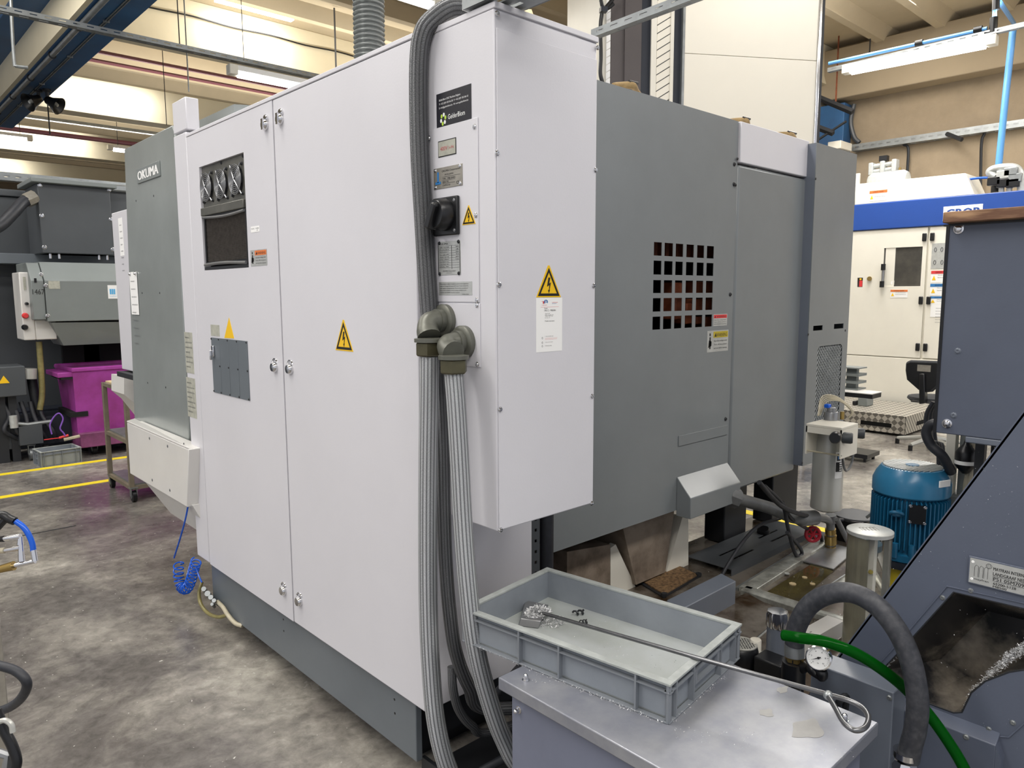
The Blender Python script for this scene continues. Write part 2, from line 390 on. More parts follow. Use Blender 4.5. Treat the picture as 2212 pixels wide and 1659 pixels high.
def wrapped():
    m, n, b = nt('cloth_wrapped_rubber'); N_, Lk = n.nodes, n.links
    uv = N_.new('ShaderNodeUVMap'); mp = N_.new('ShaderNodeMapping'); mp.inputs['Scale'].default_value = (1.0, 22, 1); Lk.new(uv.outputs[0], mp.inputs[0])
    x = N_.new('ShaderNodeTexWave'); x.bands_direction = 'DIAGONAL'; x.inputs['Scale'].default_value = .318; x.inputs['Distortion'].default_value = .5; Lk.new(mp.outputs[0], x.inputs[0])
    tc = N_.new('ShaderNodeTexCoord'); no = N_.new('ShaderNodeTexNoise'); no.inputs['Scale'].default_value = 70; no.inputs['Detail'].default_value = 8; Lk.new(tc.outputs['Object'], no.inputs['Vector'])
    cr = N_.new('ShaderNodeValToRGB'); cr.color_ramp.elements[0].color = lin('#303238'); cr.color_ramp.elements[1].color = lin('#48494d'); cr.color_ramp.elements[0].position = .4; cr.color_ramp.elements[1].position = .75
    Lk.new(no.outputs['Fac'], cr.inputs[0]); Lk.new(cr.outputs[0], b.inputs['Base Color']); b.inputs['Roughness'].default_value = .5
    bp = N_.new('ShaderNodeBump'); bp.inputs['Strength'].default_value = .35; bp.inputs['Distance'].default_value = .002; Lk.new(x.outputs['Fac'], bp.inputs['Height']); Lk.new(bp.outputs[0], b.inputs['Normal'])
    return m
M['wrap'] = wrapped()
# ================================================================== setting
def rootloc(p):
    while p is not None:
        if p.name in LOC: return LOC[p.name]
        p = p.parent
    return V((0, 0, 0))
SM = {}
def screws(parent, F, uvs, r=.006, h=.004, d=0, mat='chrome', name='screw'):
    key = (tuple(F.N), r, h, mat, name)
    if key not in SM:
        b = MB(); b.lathe((0, 0, 0), F.N, [(r*1.2, 0), (r*1.2, h*.25), (r, h*.35), (r*.75, h), (r*.4, h), (r*.3, h*.55)], n=10)
        o = b.build(name, M[mat]); SM[key] = o.data; bpy.data.objects.remove(o)
    for u, v in uvs:
        o = bpy.data.objects.new(name, SM[key]); C.objects.link(o); o.parent = parent; o.location = F.pt(u, v, d) - rootloc(parent)
fl = MB().box(-8, 16, -5, 32, -.1, 0).build('floor', M['floor'], smooth=False); struct(fl)
# floor joints and yellow lane lines belong to the floor
b = MB(); b.box(-8, 1.2, 5.93, 5.945, 0, .0015); b.box(4.6, 12.4, 1.3, 1.312, 0, .0015)
b.build('expansion_joint', M['dark'], fl)
for nme, A in (('line', ((-3, 8.12), (1.0, 8.22), (1.33, 8.165), (2.6, 8.165))),):
    pass
def stripe(a, b_, w):
    a, b_ = V((*a, 0)), V((*b_, 0)); t = (b_-a).normalized(); n = V((-t.y, t.x, 0))*w/2
    mb = MB(); z = V((0, 0, .002)); mb.hull8([a-n, b_-n, b_+n, a+n], [a-n+z, b_-n+z, b_+n+z, a+n+z])
    o = mb.build('yellow_lane_line', M['yline'], fl, smooth=False)
stripe((-3, 8.17), (3.6, 8.15), .09); stripe((-3, 7.22), (2.9, 7.22), .09)
stripe((5.0, 1.4), (5.0, 4.2), .09)
# walls
wr = MB().box(12.5, 12.8, -6, 32, 0, 5.7).build('wall_right', M['wall'], smooth=False); struct(wr)
wb = MB().box(-8, 12.8, 32, 32.3, 0, 5.7).build('wall_back', M['wall'], smooth=False); struct(wb)
# roof: slab with a trapezoid rib every 1.2 m between deep girders
ce = MB().box(-8, 12.8, -5, 32, 5.62, 5.72); y = -4.4
while y < 31:
    if abs(((y-.7) % 5) ) > .35 and abs(((y-.7) % 5)-5) > .35:
        ce.prism(Face((-8, 0, 0), (0, 1, 0), (0, 0, 1), (1, 0, 0)), [(y-.16, 5.62), (y-.06, 5.44), (y+.06, 5.44), (y+.16, 5.62)], 0, 20.8)
    y += .84
ceo = ce.build('ceiling', M['ceil'], smooth=False); struct(ceo)
for gy in (.7, 5.7, 10.7, 15.7, 20.7, 25.7):
    g = MB(); F = Face((-8, 0, 0), (0, 1, 0), (0, 0, 1), (1, 0, 0))
    g.prism(F, [(gy, 5.62), (gy-.02, 5.12), (gy-.06, 4.98), (gy+.34, 4.98), (gy+.34, 5.62)], 0, 20.8)
    g.build('roof_girder', M['girder'], ceo, bevel=.01)
# roof light panels sitting in front of the girders
for x0, x1, y in ((4.2, 5.3, 10.35), (3.3, 5.0, 15.3), (2.6, 5.0, 20.3), (1.0, 3.4, 20.3), (1.2, 4.6, 25.2)):
    o = MB().box(x0, x1, y-.05, y+.05, 5.56, 5.62).build('roof_light', M['sky'], ceo)
    area('skylight_lamp', ((x0+x1)/2, y, 5.42), x1-x0, .2, 9*(x1-x0), col=(1, .98, .94), rot=(math.radians(38), 0, 0))
# lintel beam and blue column on the right wall
bm_ = MB().box(12.15, 12.49, -6, 5.75, 4.72, 5.5); bm_.box(12.15, 12.49, 5.76, 12, 4.62, 5.4)
struct(bm_.build('trim_1', M['lintel'], bevel=.015))
cl = MB().box(12.2, 12.49, 5.35, 5.95, 0, 4.66); struct(cl.build('trim_2', M['bluebeam'], bevel=.01))
# ================================================================== overhead things
g = thing('crane_girder', 'blue steel crane girder with cream side running overhead at top left', 'girder', (2.32, 8, 4.40))
MB().box(2.10, 2.545, 3, 14.9, 4.40, 4.43).build('bottom_flange', M['bluebeam'], g, bevel=.006)
MB().box(2.05, 2.10, 3, 14.9, 4.40, 4.78).build('side_panel', M['girder'], g)
MB().box(2.50, 2.545, 3, 14.9, 4.43, 4.78).build('web_plate', M['bluebeam'], g)
MB().box(1.75, 2.55, 3, 14.9, 4.78, 4.82).build('top_flange', M['bluebeam'], g)
b = MB().tube([(2.15, 3, 4.368), (2.15, 14.8, 4.368)], .029, 10)
p = thing('conduit_pipe', 'grey steel conduit pipe clipped under the blue crane girder', 'pipe', (2.15, 8, 4.368))
b.build('pipe', M['galv'], p)
for k in range(9):
    q = MB(); q.tube([(2.15+.035*math.cos(a), 4+1.2*k, 4.368+.035*math.sin(a)) for a in [i*math.pi/8 for i in range(17)]], .008, 6); q.build('clip', M['dark'], p)
p = thing('twin_cable', 'pair of thin white cables running along the blue crane girder soffit', 'cable', (2.33, 8, 4.39))
MB().tube([(2.32, 3, 4.391), (2.32, 14.8, 4.391)], .007, 6).tube([(2.342, 3, 4.391), (2.342, 14.8, 4.391)], .007, 6).build('cable', M['galv'], p)
for k in range(7): MB().box(2.30, 2.36, 4+1.5*k, 4.02+1.5*k, 4.38, 4.40).build('cable_clip', M['galv'], p)
# floodlights on the girder
def flood(loc, rz, label):
    t = thing('floodlight', label, 'floodlight', loc, 'black floodlights under the girder')
    x, y, z = loc
    MB().cyl((x, y, z), (x, y, 4.40), .02).cyl((x, y, 4.37), (x, y, 4.40), .05).build('bracket', M['dark'], t)
    a = V((math.cos(rz), math.sin(rz), -.55)).normalized()
    MB().lathe(V(loc), a, [(.03, -.03), (.055, 0), (.06, .05), (.115, .16), (.12, .17), (.11, .165), (.055, .06)], n=18).build('shade', M['black'], t)
    MB().lathe(V(loc)+a*.12, a, [(.03, -.06), (.03, 0), (.02, .03)], n=12).build('lamp_bulb', M['silver'], t)
flood((2.36, 11.9, 4.28), math.radians(200), 'left black floodlight bell hanging under the blue crane girder')
flood((2.44, 11.8, 4.26), math.radians(320), 'right black floodlight bell hanging under the blue crane girder')
MB_ = MB
# cable trays and fluorescent fittings
def tray(name, label, a, b_, w=.1, h=.05, slots=True, group=None, cat='cable tray', mat='galv'):
    a, b_ = V(a), V(b_); t = (b_-a).normalized(); n = V((-t.y, t.x, 0)); L_ = (b_-a).length
    th = thing(name, label, cat, a, group)
    F = Face(a, t, n, (0, 0, 1))
    bb = MB()
    if slots:
        st = .16; hs = []; u = .05
        cnt = 0
        while u < L_-.1 and cnt < 60: hs.append((u, u+.08, -w*.12, w*.12)); u += st; cnt += 1
        bb.holes(F, 0, L_, -w/2, w/2, hs, -h, -h+.004)
    else: bb.fbox(F, 0, L_, -w/2, w/2, -h, -h+.004)
    bb.build('tray_bottom', M[mat], th, smooth=False)
    for s in (-1, 1):
        bb = MB()
        F2 = Face(a+n*s*w/2, t, (0, 0, 1), n*s)
        hs = [(.05+.12*i, .11+.12*i, -h*.6, -h*.38) for i in range(min(60, int(L_/.12)-1))] if slots else []
        bb.holes(F2, 0, L_, -h, 0, hs, -.002, .002)
        bb.build('tray_side', M[mat], th, smooth=False)
    return th
def tubelight(label, c, L_, ax, group='fluorescent fittings'):
    c = V(c); t = V(ax).normalized(); n = V((-t.y, t.x, 0)); F = Face(c, t, n, (0, 0, 1))
    th = thing('fluorescent_light', label, 'ceiling light', c, group)
    MB().fbox(F, -L_/2, L_/2, -.05, .05, .02, .08).build('housing', M['paper'], th, bevel=.008)
    for s in (-1, 1): MB().fbox(F, s*L_/2-.05, s*L_/2+.05, -.055, .055, -.03, .08).build('end_cap', M['cream'], th, bevel=.01)
    for s in ((-1, 1) if c.y > 12 else ()): MB().tube([c+t*s*L_*.4+V((0, 0, .08)), V((c.x+t.x*s*L_*.4, c.y, 5.6))], .006, 5).build('suspension_wire', M['dark'], th)
    b = MB(); b.tube([c-t*(L_/2-.06)-V((0, 0, .012)), c+t*(L_/2-.06)-V((0, 0, .012))], .038, 12); b.build('tube', M['tube'], th)
    l = area('tube_lamp', c-V((0, 0, .06)), L_-.1, .08, 28, (0, 0, math.atan2(t.y, t.x)), (.96, .98, 1)); l.parent = th; l.location = (0, 0, -.06)
# left row
y1 = 8.47; z1 = 4.30
tray('cable_tray', 'long grey metal cable tray crossing below the blue girder at top left', (-2, y1, z1), (6.2, y1, z1), .09, .05, True, 'suspended cable trays')
F = R(y1-.0)
a = F.px(497, 150); a2 = F.px(655, 178)
tubelight('lit fluorescent fitting under the cable tray left of the flexible duct', ((a[0]+a[0]+1.55)/2, y1, 4.13), 1.5, (1, 0, 0))
y2 = 17.2
tray('cable_tray', 'distant grey cable tray with fluorescent fittings beyond the blue girder end', (-2, y2, 5.12), (8.0, y2, 5.12), .1, .06, True, 'suspended cable trays')
F = R(y2)
u, v = F.px(0, 296); u2, _ = F.px(70, 300); tubelight('lit fluorescent tube at the left picture edge below the girder end', ((u2-.8), y2, v+.02), 1.5, (1, 0, 0))
u, v = F.px(238, 321); tubelight('distant lit fluorescent fitting just above the gray panel with lettering', (u+.75, y2, v), 1.5, (1, 0, 0))
tray('cable_tray', 'pale perforated tray above the charcoal machine roof at far left', (-2, 11.2, 3.17), (3.6, 11.2, 3.17), .14, .1, True, 'suspended cable trays', mat='galv')
# hanging rods and chains
def rod(a, b_, r, label, mat='dark', grp='thin hanger rods from the roof'):
    o = MB().tube([a, b_], r, 6).build('hanger_rod', M[mat]); tag(o, label, 'hanger rod', grp)
F = R(y1)
u, v = F.px(388, 95); rod((u, y1, v), (u, y1, 5.6), .006, 'thin hanger rod holding the long tray right of the blue girder')
u, v = F.px(527, 137); rod((u, y1, v), (u, y1, 5.6), .004, 'thin hanger wire above the lit fitting left of the duct')
F = R(9.2)
p0 = F.at(404, 118); p1 = F.at(408, 198); rod(V((p0.x, p0.y, 5.6)), p1, .008, 'short grey chain dangling in front of the ribbed roof', 'galv')
F = R(9.6); p0 = F.at(722, 0); p1 = F.at(726, 150); rod(V((p1.x, p1.y, 5.6)), p1, .014, 'dark rod hanging left of the corrugated flexible duct', 'ptxt')
F = R(12.5); p0 = F.at(355, 185); p1 = F.at(360, 270); rod(V((p1.x, p1.y, 5.6)), p1, .006, 'thin dark rod hanging above the top left machine corner', 'dark')
F = R(13.5); p0 = F.at(104, 225); p1 = F.at(108, 290); rod(V((p1.x, p1.y, 5.6)), p1, .01, 'dark rod behind the floodlights at the girder end', 'dark')
# pipe down to the girder conduit at top left
o = MB().tube(spl([R(9.0).at(22, -30), R(9.0).at(26, 60), R(9.0).at(31, 135), R(9.0).at(36, 143), R(9.0).at(60, 146)], 5), .016, 8).build('drop_pipe', M['galv'])
tag(o, 'thin grey pipe dropping beside the blue girder at the top left corner', 'pipe')
# dark red sprinkler pipes under the roof
for k, (ya, za) in enumerate(((13.0, 5.36), (13.5, 5.36))):
    o = MB().tube([(2.0, ya, za), (9.0, ya, za)], .03, 8).build('sprinkler_pipe', M['dred']); tag(o, 'dark red pipe under the ribbed roof, %s of the close pair' % ('nearer' if k == 0 else 'farther'), 'pipe', 'dark red roof pipes')
o = MB().tube([(-2, 19.0, 5.15), (9, 19.0, 5.15)], .05, 8).build('sprinkler_pipe', M['dred']); tag(o, 'dark red pipe crossing the far roof above the gray cabinets', 'pipe', 'dark red roof pipes')
# black cable along the first girder
pts = [(2.9+.55*i, 10.66, 5.40-(.02 if i % 2 else .0)) for i in range(14)]
o = MB().tube(spl(pts, 4), .012, 6).build('girder_cable', M['black']); tag(o, 'black cable clipped along the cream roof girder', 'cable')
# top centre fluorescent
tubelight('lit fluorescent fitting at the top edge above the black hose arch', (R(6.2).px(905, 6)[0]-.55, 6.2, R(6.2).px(905, 2)[1]), 1.5, (1, 0, 0))
# flexible duct rising from the machine
du = thing('flexible_duct', 'grey corrugated flexible duct rising behind the white cabinet', 'duct', (2.1, 3.2, 2.38))
F = R(3.1); a = F.at(797, 130); e = F.at(795, -60)
MB().tube([a + (e-a)*(i/420) + V((0, 0, -.35*(1-i/420))) for i in range(421)], .072, 24, rf=lambda s: .067+.007*math.sin(s*2*math.pi/.021)).build('duct_hose', M['duct'], du, ang=80)
# perforated tray over the machine on the right, and struts
Fz = T(3.35)
tray('cable_tray', 'slotted grey strut rising past the cream louvred panel at top centre', Fz.at(1283, 66), Fz.at(1455, 0)+(Fz.at(1455, 0)-Fz.at(1283, 66))*.4, .05, .05, True, 'suspended cable trays')
# bracket on the top of the switch box
t = thing('cable_channel', 'open slotted steel cable channel resting over the top of the white switch box', 'cable tray', (1.34, 1.45, 2.382))
F = T(2.45)
b = MB(); b.holes(Face((1.345, .45, 2.386), (0, 1, 0), (1, 0, 0), (0, 0, -1)), 0, 1.12, -.06, .06, [(.02+.08*i, .07+.08*i, -.035, -.022) for i in range(13)]+[(.02+.08*i, .07+.08*i, .012, .025) for i in range(13)], 0, .003); b.build('channel_bottom', M['galv'], t, smooth=False)
for x in (1.285, 1.405): MB().box(x-.002, x+.002, .45, 1.57, 2.383, 2.43).build('channel_side', M['galv'], t)
MB().box(1.285, 1.405, 1.57, 1.573, 2.383, 2.43).build('channel_end', M['paper'], t)
# right bay: tube light, blue air pipes, trays
ax = V((0, -1, 0))
F = L(9.6)
pa = F.at(1830, 155); pb = F.at(2143, 93)
tubelight('long lit fluorescent fitting in front of the tan wall at top right', (pa+pb)/2, (pa-pb).length, (pb-pa))
pa = F.at(1790, 148, ); pb = F.at(2300, 28)
tray('cable_tray', 'slotted grey rail carrying the light fitting at top right', pa, pb, .06, .05, True, 'suspended cable trays')
up = V((0, 0, .06))
o = thing('air_line', 'light blue compressed air pipe lying along the slotted rail at top right', 'pipe', pa)
MB().tube([pa+up, F.at(2132, 69)+up*.6], .022, 8).build('air_pipe', M['pipeblue'], o)
for q in ((1985, 105), (2112, 76)):
    MB().cyl(F.at(*q)+up+V((0, .04, 0)), F.at(*q)+up+V((0, -.04, 0)), .035).build('pipe_clip', M['black'], o)
MB().tube([F.at(2147, 60), F.at(2152, -40)], .022, 8).build('riser', M['pipeblue'], o)
MB().cyl(F.at(2152, -6), F.at(2151, 22), .036).build('coupling', M['black'], o)
MB().cyl(F.at(2145, 70), F.at(2147, 38), .04).tube(spl([F.at(2147, 62), F.at(2140, 70), F.at(2128, 72)], 4), .034, 8).build('elbow', M['black'], o)
MB().tube([L(9.6).at(2157, 0), L(11.5).at(2190, 50)], .025, 8).build('branch_pipe', M['pipeblue'], o)
F = L(10.45)
o = thing('air_drop_pipe', 'light blue vertical air pipe dropping to the machine roof at right', 'pipe', F.at(2150, 390))
MB().tube([F.at(2188, 66), F.at(2172, 210), F.at(2154, 390)], .037, 10).build('air_pipe', M['pipeblue'], o)
MB().cyl(F.at(2153, 390), F.at(2151, 416), .055).build('coupling', M['black'], o)
F = L(12.4)
tray('cable_tray', 'grey perforated cable tray fixed along the tan wall', F.at(1845, 314), F.at(2260, 252), .16, .1, True, 'suspended cable trays')
o = MB().tube([L(12.3).at(2045, 289), L(12.2).at(2078, 302)], .03, 6).build('tray_bracket', M['dark']); tag(o, 'dark angled bracket stub under the wall tray', 'bracket')
for k, ((x, y0), (x2, y1_), lab) in enumerate((((1952, 305), (1960, 372), 'left'), ((2125, 282), (2118, 415), 'right'))):
    o = MB().tube(spl([F.at(x, y0), F.at(x+1, y0+8), F.at(x2+2, y0+16 if k == 0 else y0+30), F.at(x2, y1_)], 5), .02, 6).build('wall_cable', M['dark']); tag(o, 'dark cable running down the tan wall, the %s one' % lab, 'cable', 'cables on the tan wall')
o = MB().tube(spl([F.at(1845, 225), F.at(1838, 262), F.at(1845, 295), F.at(1856, 308)], 6), .035, 8).build('wall_cable', M['lmach']); tag(o, 'thick grey cable looping beside the blue column', 'cable', 'cables on the tan wall')
for k, (a, c) in enumerate((((1770, 212), (1842, 242)), ((1768, 276), (1800, 288)))):
    o = MB().tube([L(11.6).at(*a), L(11.6).at(*c)], .045, 4).build('wall_bracket', M['dark']); tag(o, 'dark steel arm in front of the blue column, the %s one' % ('upper' if k == 0 else 'lower'), 'bracket', 'arms by the blue column')
o = MB().tube([L(11.6).at(1764, 304), L(11.6).at(1828, 262)], .02, 6).build('brace_rod', M['dark']); tag(o, 'thin dark brace rod crossing the blue column', 'bracket')
o = MB().fbox(L(11.8), *rect(L(11.8), (1788, 307), (1816, 320)), -.41, 0).build('junction_box', M['cream'], bevel=.01); tag(o, 'small cream junction box at the foot of the blue column', 'box')
o = MB().tube([L(11.9).at(1884, 0), L(11.9).at(1878, 120)], .01, 5).build('hanger_rod', M['dark']); tag(o, 'thin wire hanging above the fluorescent fitting at top right', 'hanger rod', 'thin hanger rods from the roof')
q_ = L(11.9).at(1805, 225); o = MB().tube([V((q_.x, q_.y, 5.6)), q_], .012, 5).build('hanger_rod', M['rust']); tag(o, 'rusty rod beside the left end of the top right fitting', 'hanger rod', 'thin hanger rods from the roof')
# ================================================================== the machining centre
XA, YB, YG = 1.295, 1.456, 1.85
FL, FB, FG = L(XA), R(YB), R(YG)
mc = thing('machining_center', 'large white and grey machining centre with hinged doors filling the middle', 'machine', (2.6, 2.7, .1))
W_, G_ = M['white'], M['grey']
# cabinet body and lower base
MB().box(1.327, 1.765, 1.805, 3.60, .33, 2.375).build('cabinet_body', W_, mc, bevel=.004)
MB().box(XA+.01, 1.765, 1.795, 3.60, 2.375, 2.390).build('cabinet_top', W_, mc, bevel=.003)
MB().box(1.345, 1.95, 1.97, 3.6, .10, .33).build('plinth_core', M['dark'], mc)
bs = MB().box(1.32, 1.345, 1.90, 3.66, .10, .345).build('base_plinth', M['base'], mc, bevel=.003)
MB().box(1.45, 1.95, 2.05, 3.5, 0, .10).build('levelling_block', M['dark'], mc)
sc_pts = [FL.px(612, 1338), FL.px(613, 1363), FL.px(852, 1511), FL.px(853, 1541)]
screws(bs, L(1.32), [L(1.32).px(612, 1338), L(1.32).px(613, 1363), L(1.32).px(852, 1511), L(1.32).px(853, 1541)], .004, .001, mat='black', name='bolt_hole')
# door nearest the corner
d1 = MB().fbox(FL, -2.709, -1.812, .327, 2.372, -.03, 0).build('cabinet_door', W_, mc, bevel=.004)
MB().fbox(FL, -3.61, -1.80, 2.374, 2.388, -.03, .002).build('door_header', W_, mc, bevel=.002)
# door with the cooling unit cut-out
fu = rect(FL, (430, 362), (538, 577)); fu = (-3.472, -2.988, 1.762, 2.222)
d2 = MB().holes(FL, -3.605, -2.716, .327, 2.372, [fu], -.03, 0).build('cabinet_door', W_, mc)
# latches
def latch(F, par, px, top=False):
    u, v = F.px(*px)
    b = MB(); b.lathe(F.pt(u, v), F.N, [(.021, 0), (.021, .004), (.019, .012), (.016, .016), (.001, .017)], n=18)
    if top: b.lathe(F.pt(u+.006, v+.022), F.N, [(.015, 0), (.015, .006), (.012, .009), (.001, .009)], n=14); b.fbox(F, u-.004, u+.010, v-.02, v+.02, .010, .020)
    else: b.tube([F.pt(u+.020*math.cos(a), v+.012+.022*math.sin(a), .002) for a in [math.radians(x) for x in range(20, 165, 14)]], .003, 5)
    b.build('door_latch', M['chrome'], par)
latch(FL, d2, (575, 270), True); latch(FL, d1, (607, 258), True)
latch(FL, d2, (595, 793)); latch(FL, d1, (628, 797)); latch(FL, d2, (614, 1275)); latch(FL, d1, (648, 1298))
# fan unit
cu = MB().fbox(FL, fu[0], fu[1], 2.040, fu[3]-.002, -.028, -.012).build('fan_plate', M['fanplate'], mc)
screws(cu, FL, [FL.px(*p, -.012) for p in ((433, 367), (525, 337), (438, 454), (529, 432), (478, 352), (482, 443))], .006, .004, -.012, 'dark')
for k, p in enumerate(((448, 405), (479, 398), (511, 388))):
    u, v = FL.px(*p, -.008)
    b = MB(); b.cyl(FL.pt(u, v, -.011), FL.pt(u, v, -.0095), .058, n=28); b.build('fan_opening', M['black'], cu)
    b = MB()
    for r_ in (.014, .022, .030, .038, .046, .054, .061): b.tube([FL.pt(u+r_*math.cos(a), v+r_*math.sin(a), .001) for a in [i*2*math.pi/26 for i in range(26)]], .0019, 5, closed=True)
    for s in (-1, 1):
        b.tube([FL.pt(u-.052, v-s*.062, -.004), FL.pt(u, v, .004), FL.pt(u+.052, v+s*.062, -.004)], .003, 5)
    b.build('fan_guard', M['steel'], cu)
    b = MB()
    for i in range(5):
        a = i*2*math.pi/5
        b.hull8([FL.pt(u, v, -.009), FL.pt(u+.05*math.cos(a), v+.05*math.sin(a), -.009), FL.pt(u+.05*math.cos(a+.9), v+.05*math.sin(a+.9), -.009), FL.pt(u+.01*math.cos(a+.9), v+.01*math.sin(a+.9), -.009)],
                [FL.pt(u, v, -.006), FL.pt(u+.05*math.cos(a), v+.05*math.sin(a), -.008), FL.pt(u+.05*math.cos(a+.9), v+.05*math.sin(a+.9), -.004), FL.pt(u+.01*math.cos(a+.9), v+.01*math.sin(a+.9), -.004)])
    b.build('fan_blades', M['dark'], cu)
    screws(cu, FL, [(u+s*.05, v+t*.06) for s in (-1, 1) for t in (-1, 1)], .007, .008, -.012, 'dark')
MB().fbox(FL, fu[0], fu[1]-.02, 2.004, 2.040, -.028, .004).build('filter_rail', M['fanplate'], mc, bevel=.003)
ff = MB().holes(FL, fu[0]+.012, fu[1]-.008, 1.782, 2.003, [(fu[0]+.026, fu[1]-.022, 1.798, 1.990)], -.025, -.004).build('filter_frame', M['black'], mc)
b = MB()
n = 54
for i in range(n):
    v0 = 1.798+(1.990-1.798)*i/n; v1 = 1.798+(1.990-1.798)*(i+1)/n
    b.prism(Face(FL.pt(-3.446, 0), FL.V, FL.N, FL.U), [(v0, -.02), (v0, -.012), ((v0+v1)/2, -.007), (v1, -.012), (v1, -.02)], 0, .448-.01)
b.build('filter_mat', M['filter'], mc, smooth=False)
b = MB(); b.tube([FL.pt(u, 1.786+.004*math.sin((u+3.45)*9), 0) for u in [-3.46+.03*i for i in range(16)]], .007, 8); b.tube([FL.pt(u, 1.998-.010*math.sin((u+3.45)*6.4), 0) for u in [-3.46+.03*i for i in range(16)]], .006, 8)
b.build('filter_piping', M['steel'], mc)
MB().fbox(FL, fu[0], fu[1], 1.764, 1.776, -.028, -.002).build('filter_sill', M['dark'], mc)
MB().fbox(FL, fu[0]-.01, fu[1]+.01, fu[2]-.01, fu[3]+.01, -.034, -.03).build('cooler_backing', M['pit'], mc)
# access panel of four strips
q = [FL.px(457, 728), FL.px(538, 738), FL.px(543, 868), FL.px(463, 850)]
u0, u1, v0, v1 = -3.432, -3.034, 1.203, 1.457
for k in range(4):
    a = u0+(u1-u0)*k/4; c = u0+(u1-u0)*(k+1)/4
    s = MB().fbox(FL, a+.0012, c-.0012, v0, v1, 0, .003).build('access_strip', M['base'], mc, bevel=.001)
    screws(s, FL, [(c-.008, v1-.006), (c-.008, (v0+v1)/2), (c-.008, v0+.006)] + ([(a+.006, v1-.006), (a+.006, v0+.006)] if k == 0 else []), .004, .003, .003, 'dark')
    if k == 0: MB().fbox(FL, a+.018, a+.04, 1.37, 1.42, .003, .012).fbox(FL, a+.022, a+.03, 1.355, 1.40, .012, .022).build('latch', M['chrome'], s, bevel=.003)
# stickers on the doors
def tri_sign(F, par, c, s, d=.001):
    """yellow warning triangle with a black border and a lightning arrow; c centre of base, s side"""
    u, v = c; h = s*.9; t = tag(MB().prism(F, [(u-s/2, v), (u+s/2, v), (u+s*.03, v+h), (u-s*.03, v+h)], 0, d).build('warning_triangle', M['yel'], par), 'yellow and black electric shock triangle')
    def ring(k0, k1):
        def tr(k): cx, cy = u, v+h*.36; return [(cx+(p-cx)*k, cy+(q_-cy)*k) for p, q_ in ((u-s/2, v), (u+s/2, v), (u, v+h))]
        return tr(k0), tr(k1)
    o_, i_ = ring(.88, .66); b = MB()
    for k in range(3):
        a, c2 = k, (k+1) % 3
        b.prism(F, [o_[a], o_[c2], i_[c2], i_[a]], d, d+.0006)
    b.prism(F, [(u-.02*s, v+.62*h), (u+.055*s, v+.62*h), (u+.01*s, v+.43*h), (u+.08*s, v+.47*h), (u+.02*s, v+.2*h), (u-.0*s, v+.2*h), (u+.02*s, v+.39*h), (u-.075*s, v+.33*h)], d, d+.0006)
    b.prism(F, [(u-.035*s, v+.23*h), (u+.045*s, v+.24*h), (u+.0*s, v+.13*h)], d, d+.0006)
    b.build('sign_print', M['blk'], t)
def label(F, par, r, mat='paper', name='label', lab=None, d=.0008):
    o = MB().fbox(F, *r, 0, d).build(name, M[mat], par); return tag(o, lab) if lab else o
def lines(F, par, spec, mat='blk', d=.001, name='lettering'):
    b = MB()
    for (u, v, w, h, t) in spec: text(b, F, u, v, w, h, t, d)
    o = b.build(name, M[mat], par, smooth=False); o['kind'] = 'stuff'; return o
u, v = FL.px(729+15, 758); tri_sign(FL, d1, (u, v), .118)
a = FL.px(485, 730); c = FL.px(495, 686); e = FL.px(506, 731)
tag(MB().prism(FL, [a, e, c], 0, .001).build('warning_triangle', M['yel'], d2), 'plain faded yellow triangle')
o = label(FL, d2, rect(FL, (455, 701), (475, 727)), 'oldpaper', lab='faded blank paper label')
o = label(FL, d2, rect(FL, (542, 490), (561, 500)), 'paper', 'label'); r = rect(FL, (542, 490), (561, 500)); lines(FL, o, [(r[0]+.005, r[3]-.012, .03, .005, 'MODEL'), (r[0]+.045, r[3]-.012, .03, .005, 'NUMBER'), (r[0]+.055, r[2]+.004, .01, .005, '08')], 'ptxt')
def warn(F, par, r, head='orange', word='WARNING', pict=True, lab='warning label'):
    u0, u1, v0, v1 = r; w = u1-u0; h = v1-v0
    o = label(F, par, r, 'plate2', 'warning_label', lab)
    x0 = u0+(.28*w if pict else .03*w)
    MB().fbox(F, x0, u1-.03*w, v1-.34*h, v1-.05*h, .0008, .0012).build('label_header', M[head], o)
    b = MB(); text(b, F, x0+.2*(u1-x0), v1-.29*h, .7*(u1-x0), .16*h, word, .0014)
    b.prism(F, [(x0+.05*w, v1-.29*h), (x0+.15*w, v1-.29*h), (x0+.10*w, v1-.11*h)], .0012, .0015)
    if pict:
        b.fbox(F, u0+.10*w, u0+.16*w, v0+.15*h, v0+.70*h, .0008, .0013); b.prism(F, [(u0+.05*w, v0+.2*h), (u0+.2*w, v0+.3*h), (u0+.2*w, v0+.5*h), (u0+.08*w, v0+.55*h)], .0008, .0013); b.fbox(F, u0+.10*w, u0+.15*w, v0+.75*h, v0+.88*h, .0008, .0013)
    for k, t in enumerate(('Hazardous voltage inside', 'Turn off the power', 'and wait before opening')):
        text(b, F, x0+.03*w, v0+(.46-.17*k)*h, .62*w if pict else .85*w, .085*h, t, .0012)
    b.build('lettering', M['blk'], o, smooth=False)['kind'] = 'stuff'
warn(FL, d2, rect(FL, (541, 541), (578, 573)), lab='small warning label with orange header')
